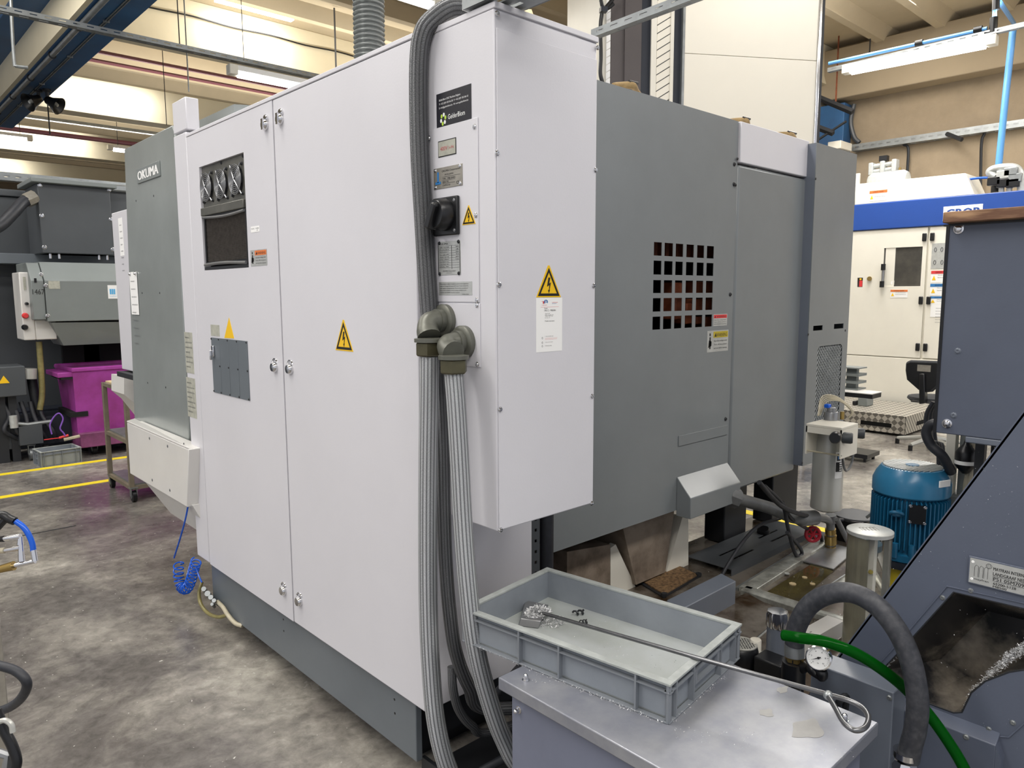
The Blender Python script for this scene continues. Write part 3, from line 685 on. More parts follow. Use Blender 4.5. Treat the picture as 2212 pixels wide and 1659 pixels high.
# side strip and cap beyond the door
sp = MB().fbox(FL, -3.775, -3.612, .33, 2.40, -.03, 0).build('side_strip', W_, mc, bevel=.004)
MB().box(1.33, 1.7, 3.612, 3.775, .33, 2.40).build('strip_body', W_, mc)
MB().box(XA+.002, R(3.60).px(430, 240)[0], 3.60, 3.775, 2.412, 2.555).build('cap_box', W_, mc, bevel=.004)
MB().prism(R(3.45), [(1.46, 2.39), (2.3, 2.39), (2.3, 2.60), (1.46, 2.52)], -.5, 0).build('sloping_cover', M['galvp'], mc)
F = FL
o = label(F, sp, rect(F, (398, 717), (420, 808)), 'oldpaper', lab='old yellowed data sheet'); r = rect(F, (398, 717), (420, 808))
lines(F, o, [(r[0]+.01, r[3]-.03-.024*k, (r[1]-r[0])*(.8 if k % 3 else .5), .010, 'instruction lines of text') for k in range(7)], 'ptxt')
o = label(F, sp, rect(F, (402, 814), (426, 905)), 'oldpaper', lab='second yellowed data sheet lower down'); r = rect(F, (402, 814), (426, 905))
lines(F, o, [(r[0]+.01, r[3]-.03-.024*k, (r[1]-r[0])*(.8 if k % 3 else .5), .010, 'instruction lines of text') for k in range(7)], 'ptxt')
# grey side panel with name plate, and white skirt below
F = L(1.33); pol = F.q((268, 322), (372, 270), (377, 285), (409, 975), (291, 925))
sd = MB().prism(F, pol, -.03, 0).build('side_panel', M['galvp'], mc, bevel=.006)
MB().box(1.36, 2.6, 3.80, 4.66, .90, 2.44).build('side_body', G_, mc)
r = rect(F, (299, 395), (347, 350)); qa = F.px(300, 398); qb = F.px(346, 348)
a0 = (qa[0], qa[1]); 
npl = MB().fbox(F, F.px(298, 380)[0], F.px(347, 365)[0], F.px(298, 398)[1], F.px(298, 366)[1], 0, .006).build('name_plate', M['lgrey'], sd, bevel=.002)
tu0, tu1 = F.px(298, 380)[0], F.px(347, 365)[0]; tv0, tv1 = F.px(298, 398)[1], F.px(298, 366)[1]
b = MB(); text(b, F, tu0+.015, tv0+.015, tu1-tu0-.04, tv1-tv0-.03, 'OKUMA', .007, bold=.010); b.build('lettering', M['paper'], npl, smooth=False)['kind'] = 'stuff'
screws(sd, F, [F.px(*p) for p in ((294, 434), (332, 423), (307, 633), (345, 633), (319, 827), (358, 837))], .005, .001, mat='black', name='bolt_hole')
F = L(1.24); P = F.q((274, 913), (407, 971), (404, 1096), (281, 1023))
sk = MB(); sk.prism(F, P, -.085, 0); lb_ = L(1.33); k0, k1 = lb_.at(291, 903), lb_.at(409, 966); sk.hull8([F.pt(*P[0]), F.pt(*P[1]), k1-V((0, 0, .03)), k0-V((0, 0, .03))], [F.pt(P[0][0], P[0][1]+.012), F.pt(P[1][0], P[1][1]+.012), k1, k0]); sk.build('skirt_panel', M['skirt'], mc, bevel=.004)
s2 = MB(); P3 = [F.pt(P[3][0]+.15, P[3][1], -.02), F.pt(P[2][0], P[2][1], -.02)]
s2.hull8([F.pt(P[3][0]+.1, P[3][1]+.01, -.02), F.pt(P[2][0]+.02, P[2][1]+.01, -.02), F.pt(P[2][0]+.02, P[2][1]-.20, -.12), F.pt(P[3][0]+.3, P[3][1]-.20, -.12)],
         [F.pt(P[3][0]+.1, P[3][1]+.01, -.9), F.pt(P[2][0]+.02, P[2][1]+.01, -.9), F.pt(P[2][0]+.02, P[2][1]-.20, -.9), F.pt(P[3][0]+.3, P[3][1]-.20, -.9)])
s2.build('under_tray', M['skirt'], mc)
screws(mc, F, [F.px(*p) for p in ((323, 947), (362, 964), (329, 1037), (367, 1059))], .007, .002, mat='ptxt')
# operator side housing beyond (white) with shelf
XO = 1.40; F = L(XO); yo = -F.px(250, 600)[0]; zo = F.px(250, 458)[1]
oh = MB().box(XO, 2.2, 4.75, yo, F.px(262, 797)[1], zo).build('operator_housing', W_, mc, bevel=.006)
r = rect(F, (255, 472), (269, 552)); o = label(F, oh, r, 'paper', 'paper_sheet'); lines(F, o, [(r[0]+.02, r[3]-.05-.04*k, (r[1]-r[0])*(.5+.06*(k % 3)), .012, 'machine operating notes') for k in range(8)], 'ptxt')
F3 = L(1.32); r = rect(F3, (278, 590), (303, 683)); F4 = L(1.327)
o = label(F4, sd, rect(F4, (279, 588), (301, 680)), 'paper', 'paper_sheet', 'white printed sheet hung on two clips'); r = rect(F4, (279, 588), (301, 680)); lines(F4, o, [(r[0]+.02, r[3]-.06-.045*k, (r[1]-r[0])*(.5+.08*(k % 4)), .012, 'machine operating notes') for k in range(9)], 'ptxt')
screws(sd, F4, [(r[0]+.02, r[3]-.01), (r[1]-.02, r[3]-.01)], .01, .01, mat='chrome', name='magnet')
F = L(1.36); MB().box(1.36, 2.2, 4.8, -F.px(252, 800)[0], F.px(252, 812)[1], F.px(252, 802)[1]).build('operator_shelf', M['dark'], mc)
MB().prism(R(5.4), R(5.4).q((268, 815), (330, 815), (330, 920), (290, 870), (268, 852)), -.3, 0).build('operator_arm', M['skirt'], mc)
# ---------------------------------------------------------- switch box
sb = MB().box(XA, 1.689, YB+.004, 1.80, 1.006, 2.362).build('switch_box', W_, mc, bevel=.004)
MB().box(XA-.001, 1.691, YB-.001, 1.80, 2.362, 2.378).build('box_lid', W_, sb, bevel=.002)
MB().fbox(FB, 1.30, 1.686, 1.010, 2.315, -.003, 0).build('front_cover', W_, sb, bevel=.0015)
screws(sb, FB, [FB.px(*p) for p in ((1074, 29), (1290, 103), (1074, 330), (1286, 367), (1078, 615), (1282, 617), (1080, 884), (1279, 855), (1081, 1145), (1278, 1087))], .0062, .005)
p1 = MB().fbox(FL, -1.722, -1.524, 1.628, 2.108, 0, .003).build('access_plate', W_, sb, bevel=.001)
p2 = MB().fbox(FL, -1.705, -1.522, 1.452, 1.624, 0, .003).build('access_plate', W_, sb, bevel=.001)
screws(p1, FL, [FL.px(*p) for p in ((929, 299), (1027, 274), (1030, 465), (1032, 648))], .006, .004, .003)
screws(p2, FL, [FL.px(*p) for p in ((1032, 659), (1033, 787))], .006, .004, .003)
# glossy black company sticker
q = [FL.px(943, 205), FL.px(944, 286), FL.px(1019, 266), FL.px(1018, 180)]
u0 = (q[0][0]+q[1][0])/2; u1 = (q[2][0]+q[3][0])/2; v0 = (q[1][1]+q[2][1])/2; v1 = (q[0][1]+q[3][1])/2
st = tag(MB().fbox(FL, u0, u1, v0, v1, 0, .0008).build('company_sticker', M['sticker'], sb), 'glossy black company sticker'); w = u1-u0; h = v1-v0
lines(FL, st, [(u0+.08*w, v1-.22*h, .62*w, .065*h, 'GelderBlom CNC Machines Belgium'), (u0+.08*w, v1-.32*h, .84*w, .06*h, 'T: +32 (0)9 355 86 50  F: +32 (0)9 355 86 65'), (u0+.08*w, v1-.42*h, .84*w, .06*h, 'E: info@gelderblom.be  W: www.gelderblom.be'), (u0+.34*w, v0+.26*h, .48*w, .13*h, 'GelderBlom')], 'paper', .001)
b = MB(); b2 = MB()
for i, a in enumerate(range(0, 360, 60)):
    a = math.radians(a+15); cx, cy = u0+.2*w, v0+.3*h; rr = .010
    (b if i % 2 else b2).prism(FL, [(cx+rr*math.cos(a)+.0042*math.cos(t), cy+rr*1.2*math.sin(a)+.0055*math.sin(t)) for t in [k*math.pi/5 for k in range(10)]], .0008, .0012)
b.build('logo_petals', M['paper'], st); b2.build('logo_petals', M['green'], st)
def qrect(F, tl, tr, br, bl):
    a = [F.px(*p) for p in (tl, tr, br, bl)]; return ((a[0][0]+a[3][0])/2, (a[1][0]+a[2][0])/2, (a[2][1]+a[3][1])/2, (a[0][1]+a[1][1])/2)
# 400 V label
r = qrect(FL, (949, 306), (987, 297), (988, 332), (949, 342))
o = tag(MB().fbox(FL, *r, .003, .004).build('voltage_label', M['blk'], p1), 'voltage label with black border'); s = .0025
MB().fbox(FL, r[0]+s, r[1]-s, r[2]+s, r[3]-s, .004, .0045).build('label_face', M['oldpaper'], o)
w = r[1]-r[0]; h = r[3]-r[2]; lines(FL, o, [(r[0]+.14*w, r[2]+.36*h, .40*w, .26*h, '400V'), (r[0]+.60*w, r[2]+.38*h, .28*w, .18*h, '3~/PN')], 'redl', .005)
# maker's plate
r = qrect(FL, (939, 366), (1001, 353), (1002, 399), (940, 412)); w = r[1]-r[0]; h = r[3]-r[2]
o = tag(MB().fbox(FL, *r, .003, .0045).build('maker_plate', M['plate'], p1, bevel=.001), 'engraved brushed metal maker plate')
lines(FL, o, [(r[0]+.30*w, r[3]-.26*h, .62*w, .12*h, 'OKUMA Corporation'), (r[0]+.40*w, r[3]-.42*h, .30*w, .09*h, 'AICHI, JAPAN'), (r[0]+.32*w, r[3]-.60*h, .12*w, .08*h, 'TYPE:'), (r[0]+.50*w, r[3]-.60*h, .26*w, .08*h, 'MB-500H'), (r[0]+.32*w, r[3]-.75*h, .22*w, .08*h, 'SERIAL NO.'), (r[0]+.32*w, r[3]-.90*h, .28*w, .07*h, 'CONTROL NO.'), (r[0]+.80*w, r[2]+.10*h, .10*w, .14*h, 'CE')], 'blk', .005)
b = MB(); b.fbox(FL, r[0]+.14*w, r[0]+.19*w, r[2]+.30*h, r[2]+.80*h, .0045, .0055); b.fbox(FL, r[0]+.07*w, r[0]+.26*w, r[2]+.22*h, r[2]+.34*h, .0045, .0055); b.build('logo', M['blueprint'], o)
b = MB(); b.fbox(FL, r[0]+.32*w, r[0]+.92*w, r[3]-.47*h, r[3]-.46*h, .0045, .005); b.fbox(FL, r[0]+.32*w, r[0]+.75*w, r[3]-.635*h, r[3]-.625*h, .0045, .005); b.fbox(FL, r[0]+.32*w, r[0]+.75*w, r[3]-.785*h, r[3]-.775*h, .0045, .005); b.build('ruled_lines', M['blk'], o)
screws(o, FL, [(r[0]+.07*w, r[3]-.1*h), (r[1]-.07*w, r[3]-.1*h), (r[0]+.07*w, r[2]+.1*h), (r[1]-.07*w, r[2]+.1*h)], .0045, .003, .0045)
# rotary isolator
r = qrect(FL, (943, 431), (994, 422), (997, 505), (945, 513)); u, v = (r[0]+r[1])/2-.0, (r[2]+r[3])/2+.004
ro = tag(MB().fbox(FL, *r, .003, .014).build('isolator_plate', M['black'], p1, bevel=.003), 'black rotary main switch')
MB().lathe(FL.pt(u, v, .014), FL.N, [(.044, 0), (.044, .012), (.041, .022), (.039, .034), (.036, .037), (.001, .037)], n=30).build('switch_collar', M['black'], ro)
c, s = math.cos(math.radians(62)), math.sin(math.radians(62))
Fk = Face(FL.pt(u, v, 0), FL.U*c+FL.V*s, FL.V*c-FL.U*s, FL.N)
MB().prism(Fk, [(-.043, -.013), (.030, -.010), (.034, 0), (.030, .010), (-.043, .015)], .036, .066).build('switch_lever', M['black'], ro, bevel=.005)
screws(ro, FL, [(r[0]+.012, r[3]-.012), (r[1]-.012, r[3]-.012), (r[1]-.012, r[2]+.012)], .004, .002, .014, 'steel')
cc = FL.px(1015, 485); tri_sign(Face(FL.pt(0, 0, .003), FL.U, FL.V, FL.N), p1, cc, .056)
# data plate
r = qrect(FL, (948, 524), (997, 518), (998, 592), (949, 596)); w = r[1]-r[0]; h = r[3]-r[2]
o = tag(MB().fbox(FL, *r, .003, .0042).build('data_plate', M['plate2'], p1, bevel=.001), 'silver electrical data plate')
sp_ = [(r[0]+.12*w, r[3]-.10*h, .34*w, .055*h, 'OKUMA')]
for k, t in enumerate(('SUPPLY VOLTAGE', 'PHASES', 'FREQUENCY', 'FULL LOAD AMPS', 'LARGEST MOTOR', 'RATED CURRENT', 'DIAGRAM NO.', 'CONTROL NO.', 'SERIAL NO.')): sp_.append((r[0]+.08*w, r[3]-(.19+.072*k)*h, .42*w, .032*h, t))
for k, t in enumerate(('400', '3', '50', '93', '60', '10')): sp_.append((r[0]+.80*w, r[3]-(.19+.072*k)*h, .12*w, .032*h, t))
sp_ += [(r[0]+.22*w, r[2]+.09*h, .56*w, .05*h, 'OKUMA Corporation'), (r[0]+.38*w, r[2]+.045*h, .24*w, .025*h, 'MADE IN JAPAN')]
lines(FL, o, sp_, 'blk', .0046)
b = MB()
for k in range(10): b.fbox(FL, r[0]+.06*w, r[1]-.06*w, r[3]-(.135+.072*k)*h, r[3]-(.130+.072*k)*h, .0042, .0046)
for x in (.03, .62, .97): b.fbox(FL, r[0]+x*w-.0005, r[0]+x*w+.0005, r[2]+.17*h, r[3]-.13*h, .0042, .0046)
for x in (.03, .97): b.fbox(FL, r[0]+x*w-.001, r[0]+x*w+.001, r[2]+.04*h, r[3]-.03*h, .0042, .0046)
b.build('ruled_lines', M['blk'], o)
screws(o, FL, [(r[0]+.08*w, r[3]-.04*h), (r[1]-.08*w, r[3]-.04*h), (r[0]+.08*w, r[2]+.04*h), (r[1]-.08*w, r[2]+.04*h)], .0045, .003, .0042, 'dark')
# export notice
r = qrect(FL, (950, 610), (1021, 607), (1023, 636), (951, 639)); w = r[1]-r[0]; h = r[3]-r[2]
o = tag(MB().fbox(FL, *r, .003, .0038).build('notice_label', M['plate2'], p1), 'silver notice label with small print')
lines(FL, o, [(r[0]+.04*w, r[3]-(.22+.16*k)*h, (.86, .86, .84, .80, .60)[k]*w, .10*h, t) for k, t in enumerate(('This product is subject to Japanese government regulations', 'under the Foreign Exchange and Foreign Trade Control Act', 'with regard to strategic goods. When further transport of', 'this product to another country is being considered, prior', 'consultation with OKUMA Corporation is required.'))] + [(r[0]+.72*w, r[2]+.03*h, .18*w, .07*h, 'H1006-107-02')], 'blk', .0042)
# big triangle and oil sheet on the front cover
u, v = FB.px(1185, 643); tri_sign(FB, sb, (u, v+.001), .098)
r = qrect(FB, (1158, 643), (1214, 643), (1214, 757), (1158, 762)); w = r[1]-r[0]; h = r[3]-r[2]
o = tag(MB().fbox(FB, *r, 0, .0006).build('paper_sheet', M['paper'], sb), 'white printed lubricant sheet')
lines(FB, o, [(r[0]+.30*w, r[3]-.205*h, .12*w, .02*h, 'Model'), (r[0]+.30*w, r[3]-.25*h, .44*w, .032*h, 'OKU 2 - MB500H'), (r[0]+.33*w, r[3]-.30*h, .18*w, .016*h, 'Tank 75 1.00'), (r[0]+.33*w, r[3]-.325*h, .32*w, .016*h, 'Huile serviceable 1.00'), (r[0]+.33*w, r[3]-.35*h, .30*w, .016*h, 'Vidange : 8760 / 4360'), (r[0]+.33*w, r[3]-.38*h, .18*w, .016*h, 'Bl. temp : 20'),
   (r[0]+.33*w, r[3]-.44*h, .36*w, .022*h, 'Mobile instruction'), (r[0]+.33*w, r[2]+.28*h, .32*w, .016*h, '1. Scan the QR code'), (r[0]+.33*w, r[2]+.17*h, .30*w, .016*h, '2. Enter your sample'), (r[0]+.33*w, r[2]+.105*h, .26*w, .016*h, '3. Receive advice')], 'blk', .0009)
lines(FB, o, [(r[0]+.20*w, r[3]-.145*h, .20*w, .018*h, 'TotalEnergies'), (r[0]+.60*w, r[3]-.095*h, .22*w, .018*h, 'Lubricants'), (r[0]+.33*w, r[2]+.245*h, .48*w, .012*h, 'To upload by detecting yes or your browser'), (r[0]+.33*w, r[2]+.225*h, .46*w, .012*h, 'https://www.totalenergies.be/lubricants')], 'red', .0009)
b = MB(); b.fbox(FB, r[0]+.17*w, r[0]+.86*w, r[3]-.172*h, r[3]-.169*h, .0006, .0009); text(b, FB, r[0]+.2*w, r[3]-.11*h, .12*w, .045*h, 'T', .0010, bold=.002); b.build('logo', M['red'], o)
b = MB(); b.tube([FB.pt(r[0]+.36*w+.06*w*math.cos(a), r[3]-.075*h+.032*h*math.sin(a), .001) for a in [math.radians(x) for x in range(-40, 250, 25)]], .0013, 5); b.fbox(FB, r[0]+.31*w, r[0]+.42*w, r[3]-.082*h, r[3]-.074*h, .0006, .0012)
text(b, FB, r[0]+.60*w, r[3]-.115*h, .17*w, .014*h, 'ADVISOR', .001); b.build('logo_ring', M['blueprint'], o)
b = MB()
for k, vv in enumerate((.25, .165, .10)): cx, cy = r[0]+.23*w, r[2]+(vv+.01)*h; b.tube([FB.pt(cx+.002*math.cos(a), cy+.0028*math.sin(a), .0008) for a in [i*math.pi/4 for i in range(8)]], .0004, 4, closed=True)
b.build('pictograms', M['ptxt'], o)
# ---------------------------------------------------------- grey right-hand panels
gy = YG
hx = [(1411, 1428), (1434, 1452), (1458, 1474), (1481, 1497), (1504, 1519), (1525, 1540)]; hz = [(523, 552), (563, 593), (605, 633), (644, 673), (684, 712)]
us = [(FG.px(a, 620)[0], FG.px(c, 620)[0]) for a, c in hx]; vs = [(FG.px(1418, c)[1], FG.px(1418, a)[1]) for a, c in hz]
XE = FG.px(1583, 660)[0]
g1 = MB().holes(FG, 1.905, XE, .690, 2.425, [(a, c, e, f_) for a, c in us for e, f_ in vs], -.0025, 0).build('grille_panel', G_, mc, smooth=False)
MB().box(1.905, XE, YG+.0025, YG+.03, 2.405, 2.425).build('panel_rim', G_, g1)
MB().box(1.905, XE, YG+.0025, YG+.03, .690, .705).build('panel_rim', G_, g1)
screws(g1, FG, [FG.px(*p) for p in ((1577, 636), (1567, 905), (1586, 355), (1585, 398))], .008, .006, mat='dark')
# behind the grille: dark space with rust-orange castings
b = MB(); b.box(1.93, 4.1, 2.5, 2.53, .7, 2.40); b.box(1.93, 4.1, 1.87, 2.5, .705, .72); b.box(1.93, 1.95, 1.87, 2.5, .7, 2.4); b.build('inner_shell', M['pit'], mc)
for (tl_, br_) in (((1412, 500), (1421, 558)), ((1440, 500), (1446, 560)), ((1463, 500), (1470, 557)), ((1487, 500), (1493, 557)), ((1503, 500), (1550, 557)), ((1458, 610), (1474, 636)), ((1504, 608), (1550, 640)), ((1460, 642), (1476, 690)), ((1484, 655), (1495, 700)), ((1504, 645), (1550, 676)), ((1506, 684), (1521, 700)), ((1526, 684), (1538, 714))):
    xa, xb, za, zb = rect(R(2.0), tl_, br_); yy = 2.0
    MB().box(xa, xb, yy, yy+.08, za, zb).build('cast_rib', M['rust'], mc, bevel=.006)
# small service flap with hood
F = FG; a = F.px(1464, 942); c = F.px(1567, 922)
fl_ = MB().fbox(F, F.px(1464, 990)[0], F.px(1568, 990)[0], .98, F.px(1464, 942)[1], 0, .004).build('service_flap', G_, mc, bevel=.001)
u0 = F.px(1462, 1030)[0]; u1 = XE-.005; zt = F.px(1462, 1030)[1]; zb = .665
Fh = Face((u0, YG, 0), (0, -1, 0), (0, 0, 1), (1, 0, 0))
MB().prism(Fh, [(0, zb), (.075, zb), (.075, zt-.085), (0, zt)], 0, u1-u0).build('hood', G_, mc, bevel=.003)
# second panel and its white header band
X2 = 3.80
MB().box(XE+.004, X2, YG-.006, YG+.02, .69, 2.235).build('side_door', G_, mc, bevel=.012)
MB().box(XE+.004, X2, YG-.012, YG+.03, 2.243, 2.425).build('header_band', W_, mc, bevel=.004)
MB().box(1.93, X2+.4, YG+.03, 3.3, 2.395, 2.42).build('roof_sheet', W_, mc)
screws(mc, R(YG-.006), [R(YG-.006).px(*p) for p in ((1593, 343), (1723, 373), (1589, 400))], .006, .003, mat='black', name='bolt_hole')
# end housing with two slots and a mesh vent
YP = 1.79; FP = R(YP); xa = 3.782; xb = 4.27
zt_, zb_ = 2.405, .725
sl = [rect(FP, (1757, 704), (1777, 713)), rect(FP, (1802, 700), (1822, 709))]
vr = (FP.px(1760, 900)[0], FP.px(1817, 800)[0], FP.px(1760, 980)[1], FP.px(1790, 746)[1])
eh = MB().holes(FP, xa, xb, zb_, zt_, [(s[0], s[1], s[2], s[3]) for s in sl]+[vr], -.004, 0).build('end_housing', M['grey'], mc, smooth=False)
MB().box(xa, xa+.004, YP+.004, YG+.02, zb_, zt_).build('housing_side', M['grey2'], eh)
MB().box(xa, xb, YP, YG+.3, zt_, zt_+.004).build('housing_top', M['grey'], eh)
MB().box(xb-.004, xb, YP+.004, 3.2, zb_, zt_).build('housing_side', M['grey'], eh)
MB().box(xa+.03, xb-.01, YP+.12, YP+.13, zb_+.02, zt_-.02).build('housing_inside', M['pit'], eh)
b = MB()
for s in (-1, 1):        # corner fillets of the mesh opening
    cx = vr[0] if s < 0 else vr[1]
    b.prism(FP, [(cx, vr[3])] + [(cx-s*.03+s*.03*math.cos(t), vr[3]-.03+.03*math.sin(t)) for t in [i*math.pi/12 for i in range(7)]], -.004, 0)
b.build('vent_corner', M['grey'], eh)
b = MB()
w_ = vr[1]-vr[0]; h_ = vr[3]-vr[2]
for sgn in (1, -1):
    k = 0; u = vr[0]-h_*.75
    while u < vr[1]:
        # clip the slanting strand to the opening
        pts = []
        ts = [(u, vr[2]), (u+h_*.75, vr[3])] if sgn > 0 else [(u+h_*.75, vr[2]), (u, vr[3])]
        (xa_, za_), (xb_, zb2) = ts
        t0, t1 = 0., 1.; dx = xb_-xa_
        lo, hi = (vr[0]-xa_)/dx, (vr[1]-xa_)/dx
        if lo > hi: lo, hi = hi, lo
        t0, t1 = max(t0, lo), min(t1, hi)
        if t1 > t0+.01: b.tube([FP.pt(xa_+dx*t0, za_+(zb2-za_)*t0, -.008+.0015*sgn), FP.pt(xa_+dx*t1, za_+(zb2-za_)*t1, -.008+.002*sgn)], .0024, 4)
        u += .021
o = b.build('vent_mesh', M['galv'], eh); o['kind'] = 'stuff'
MB().fbox(FP, *rect(FP, (1762, 762), (1775, 780)), -.06, -.05).build('inner_label', M['paper'], eh)
MB().fbox(FP, *rect(FP, (1765, 870), (1774, 890)), -.06, -.05).build('inner_label', M['paper'], eh)
screws(eh, FP, [FP.px(*p) for p in ((1746, 722), (1826, 714), (1762, 386), (1733, 1000))], .006, .002, mat='dark')
# labels below the grille
warn(FG, g1, rect(FG, (1541, 679), (1570, 703)), 'red', 'WARNING', False, lab='warning label with red header')
warn(FG, g1, rect(FG, (1528, 715), (1572, 757)), 'motyel', 'WARNING', True, lab='warning label with cream header and crushed hand')
# underside masses
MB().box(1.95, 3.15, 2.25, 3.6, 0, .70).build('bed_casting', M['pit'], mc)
MB().box(3.15, 4.25, 2.55, 3.5, .60, .75).build('bed_overhang', M['navy'], mc)
F = R(2.3)
for k, (a, c) in enumerate(((1565, 1612), (1667, 1720))):
    x0 = R(2.0).px(a, 1120)[0]; x1 = R(2.0).px(c, 1120)[0]; MB().box(x0, x1, 2.0, 2.12, .34, .80).build('support_post', M['dark'], mc, bevel=.006)
# dark gap between cabinet and grille panel: perforated strip and black tube
F = R(1.83)
b = MB(); r = rect(F, (1149, 1260), (1166, 1120)); b.holes(F, r[0], r[1], .45, 1.05, [((r[0]+r[1])/2-.006, (r[0]+r[1])/2+.006, z, z+.012) for z in [.48+.04*i for i in range(13)]], -.004, 0); b.build('slotted_strip', M['lmach'], mc, smooth=False)
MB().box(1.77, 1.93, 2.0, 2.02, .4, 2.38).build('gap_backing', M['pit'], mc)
MB().tube([R(1.86).at(1182, 1100)+V((0, 0, .3)), R(1.86).at(1180, 1240)-V((0, 0, .4))], .026, 12).build('drain_tube', M['rubber'], mc)
TK_ = .33
# coolant chute legs under the panels
def frust(par, name, mat, top, bot, F=None):
    b = MB(); b.hull8(top, bot); return b.build(name, mat, par)
z0 = .50; 
Ft = T(.95); Fb_ = T(.50)
A = [V((2.30, 2.02, .70)), V((2.80, 2.02, .70)), V((2.80, 2.45, .70)), V((2.30, 2.45, .70))]
FR = R(1.95)
t1 = FR.at(1330, 1140); t2 = FR.at(1462, 1116); bb1 = FR.at(1437, 1236); 
tL = V((t1.x, 1.95, .78)); tR = V((t2.x, 1.95, .74)); bR = V((bb1.x, 1.95, bb1.z)); bL = V((FR.at(1345, 1215).x, 1.95, FR.at(1345, 1215).z))
bk = V((0, .34, 0))
ch = tag(MB().hull8([tL, tR, bR, V((bR.x-.22, 1.95, bR.z))], [tL+bk, tR+bk, bR+bk*.7, V((bR.x-.22, 1.95+.24, bR.z))]).build('chip_chute', M['dirtyc'], mc, smooth=False), 'stained brown tapered chute')
# clean white wing of the chute
FW = R(1.96); p = [FW.at(*q) for q in ((1474, 1118), (1487, 1118), (1487, 1222), (1440, 1238))]
MB().hull8(p, [x+V((.0, .10, 0)) for x in p]).build('chute_wing', M['cream'], mc, smooth=False)
FT = T(p[3].z-.005); c = p[3]
TF_ = T(c.z)
def ins(P, k):
    m_ = sum(P, V((0, 0, 0)))/4; return [m_+(p_-m_)*k for p_ in P]
P4 = [TF_.at(*q) for q in ((1368, 1250), (1434, 1290), (1514, 1243), (1455, 1215))]
lo_ = V((0, 0, -.03))
b = MB()
b.hull8([p_+lo_ for p_ in P4], P4)
b.build('chute_flange', M['dark'], mc, smooth=False)
b = MB(); O4 = ins(P4, .9); I = ins(P4, .62); h_ = V((0, 0, .006))
b.hull8(O4, [p_+h_ for p_ in O4])
b.build('chute_gasket', M['gravel'], mc, smooth=False)
U4 = ins(P4, .86); dn = V((0, 0, TK_-c.z)); MB().hull8([p_+dn for p_ in U4], [p_+lo_ for p_ in U4]).build('chute_box', M['grey2'], mc, smooth=False)
for p_ in ins(P4, .93): MB().cyl(p_, p_+V((0, 0, .012)), .014, n=8).build('flange_bolt', M['dark'], mc)
# grey second leg to the left
FW = R(1.97); p = [FW.at(*q) for q in ((1225, 1192), (1318, 1176), (1318, 1280), (1225, 1290))]
MB().hull8(p, [x+V((0, .4, 0)) for x in p]).build('support_leg', M['dirtyc'], mc, smooth=False)
p = [FW.at(*q) for q in ((1319, 1184), (1330, 1176), (1378, 1278), (1319, 1285))]
MB().hull8(p, [x+V((0, .03, 0)) for x in p]).build('leg_gusset', M['cream'], mc, smooth=False)
# oil pads and rope on the roof of the machine
def pad(label, px, w, F):
    c = F.at(*px)
    b = MB(); b.tube(spl([c+V((-w, .02, -.004)), c+V((-w*.5, .03, .004)), c+V((0, .0, .006)), c+V((w*.6, .02, .002)), c+V((w, .03, -.006))], 6), .012, 10, rf=lambda s: .008+.006*math.sin(math.pi*min(1, s/(2*w))))
    o = b.build('lifting_sling', mk('tan_sling%d' % int(px[0]), '#a98f62', .8, var=.2, sc_=30)); tag(o, label, 'sling', 'tan rope ends on the machine roof')
    b = MB(); b.tube([c+V((-w*.2, .0, .018)), c+V((w*.4, .0, .020))], .006, 6)
    o2 = b.build('sling_tag', M['black'], o)
FM = R(1.90)
pad('tan rope coil lying on the roof edge below the dark column', (1365, 188), .09, FM)
pad('tan rope coil lying on the roof at the start of the white header band', (1610, 264), .10, FM)
pad('long tan rope end lying on the roof near the end housing', (1708, 294), .14, FM)
# ================================================================== braided hoses and fittings on the switch box
def elbow(label, flange, nut, xo):
    F = FL; t = thing('conduit_elbow', label, 'fitting', FL.at(*flange), 'elbow fittings on the switch box')
    c = FL.at(*flange, .003); n = L(xo).at(*nut)
    MB().lathe(c, FL.N, [(.046, 0), (.046, .014), (.041, .018), (.033, .019), (.033, .035), (.001, .036)], n=28).build('flange', M['olive'], t)
    pa = spl([c+V((-.012, 0, 0)), V((n.x+.02, c.y, c.z-.004)), V((n.x+.004, (c.y*.5+n.y*.5), (c.z+n.z)/2+.005)), V((n.x, n.y, n.z+.02))], 7)
    MB().tube(pa, .032, 18, rf=lambda s: .033-.004*math.sin(min(1, s/.1)*math.pi)).build('elbow_body', M['olive'], t, ang=50)
    b = MB(); b.lathe((n.x, n.y, n.z+.012), (0, 0, -1), [(.030, -.004), (.041, -.002), (.041, .008), (.030, .009)], n=28); b.build('collar', M['olive'], t)
    b = MB(); b.lathe((n.x, n.y, n.z+.004), (0, 0, -1), [(.034, 0), (.038, .003), (.038, .034), (.034, .038), (.029, .038)], n=6); b.build('hex_nut', M['nut'], t, ang=20)
    return n
n1 = elbow('left elbow fitting with bronze nut on the switch box, higher of the two', (963, 692), (927, 742), 1.215)
n2 = elbow('right elbow fitting with bronze nut on the switch box, lower of the two', (1004, 739), (980, 779), 1.215)
def hose(name, label, cat, pts, r, mat, k=10, n=16, group=None, rf=None):
    o = MB().tube(spl(pts, k), r, n, rf=rf).build(name, M[mat]); return tag(o, label, cat, group)
Fh_ = L(1.215)
def hp(F, *ps): return [F.at(*p) for p in ps]
down = V((0, 0, -.035))
pts = [n1+down] + hp(Fh_, (927, 860), (925, 1000), (924, 1150), (925, 1300), (930, 1430)) + [L(1.22).at(942, 1560), L(1.25).at(968, 1660), L(1.32).at(1010, 1740), V((1.50, 1.62, .03))]
hose('braided_conduit', 'silver braided conduit hanging from the left elbow, nearest the cabinet door', 'hose', pts, .0275, 'braid', n=24, group='braided conduits')
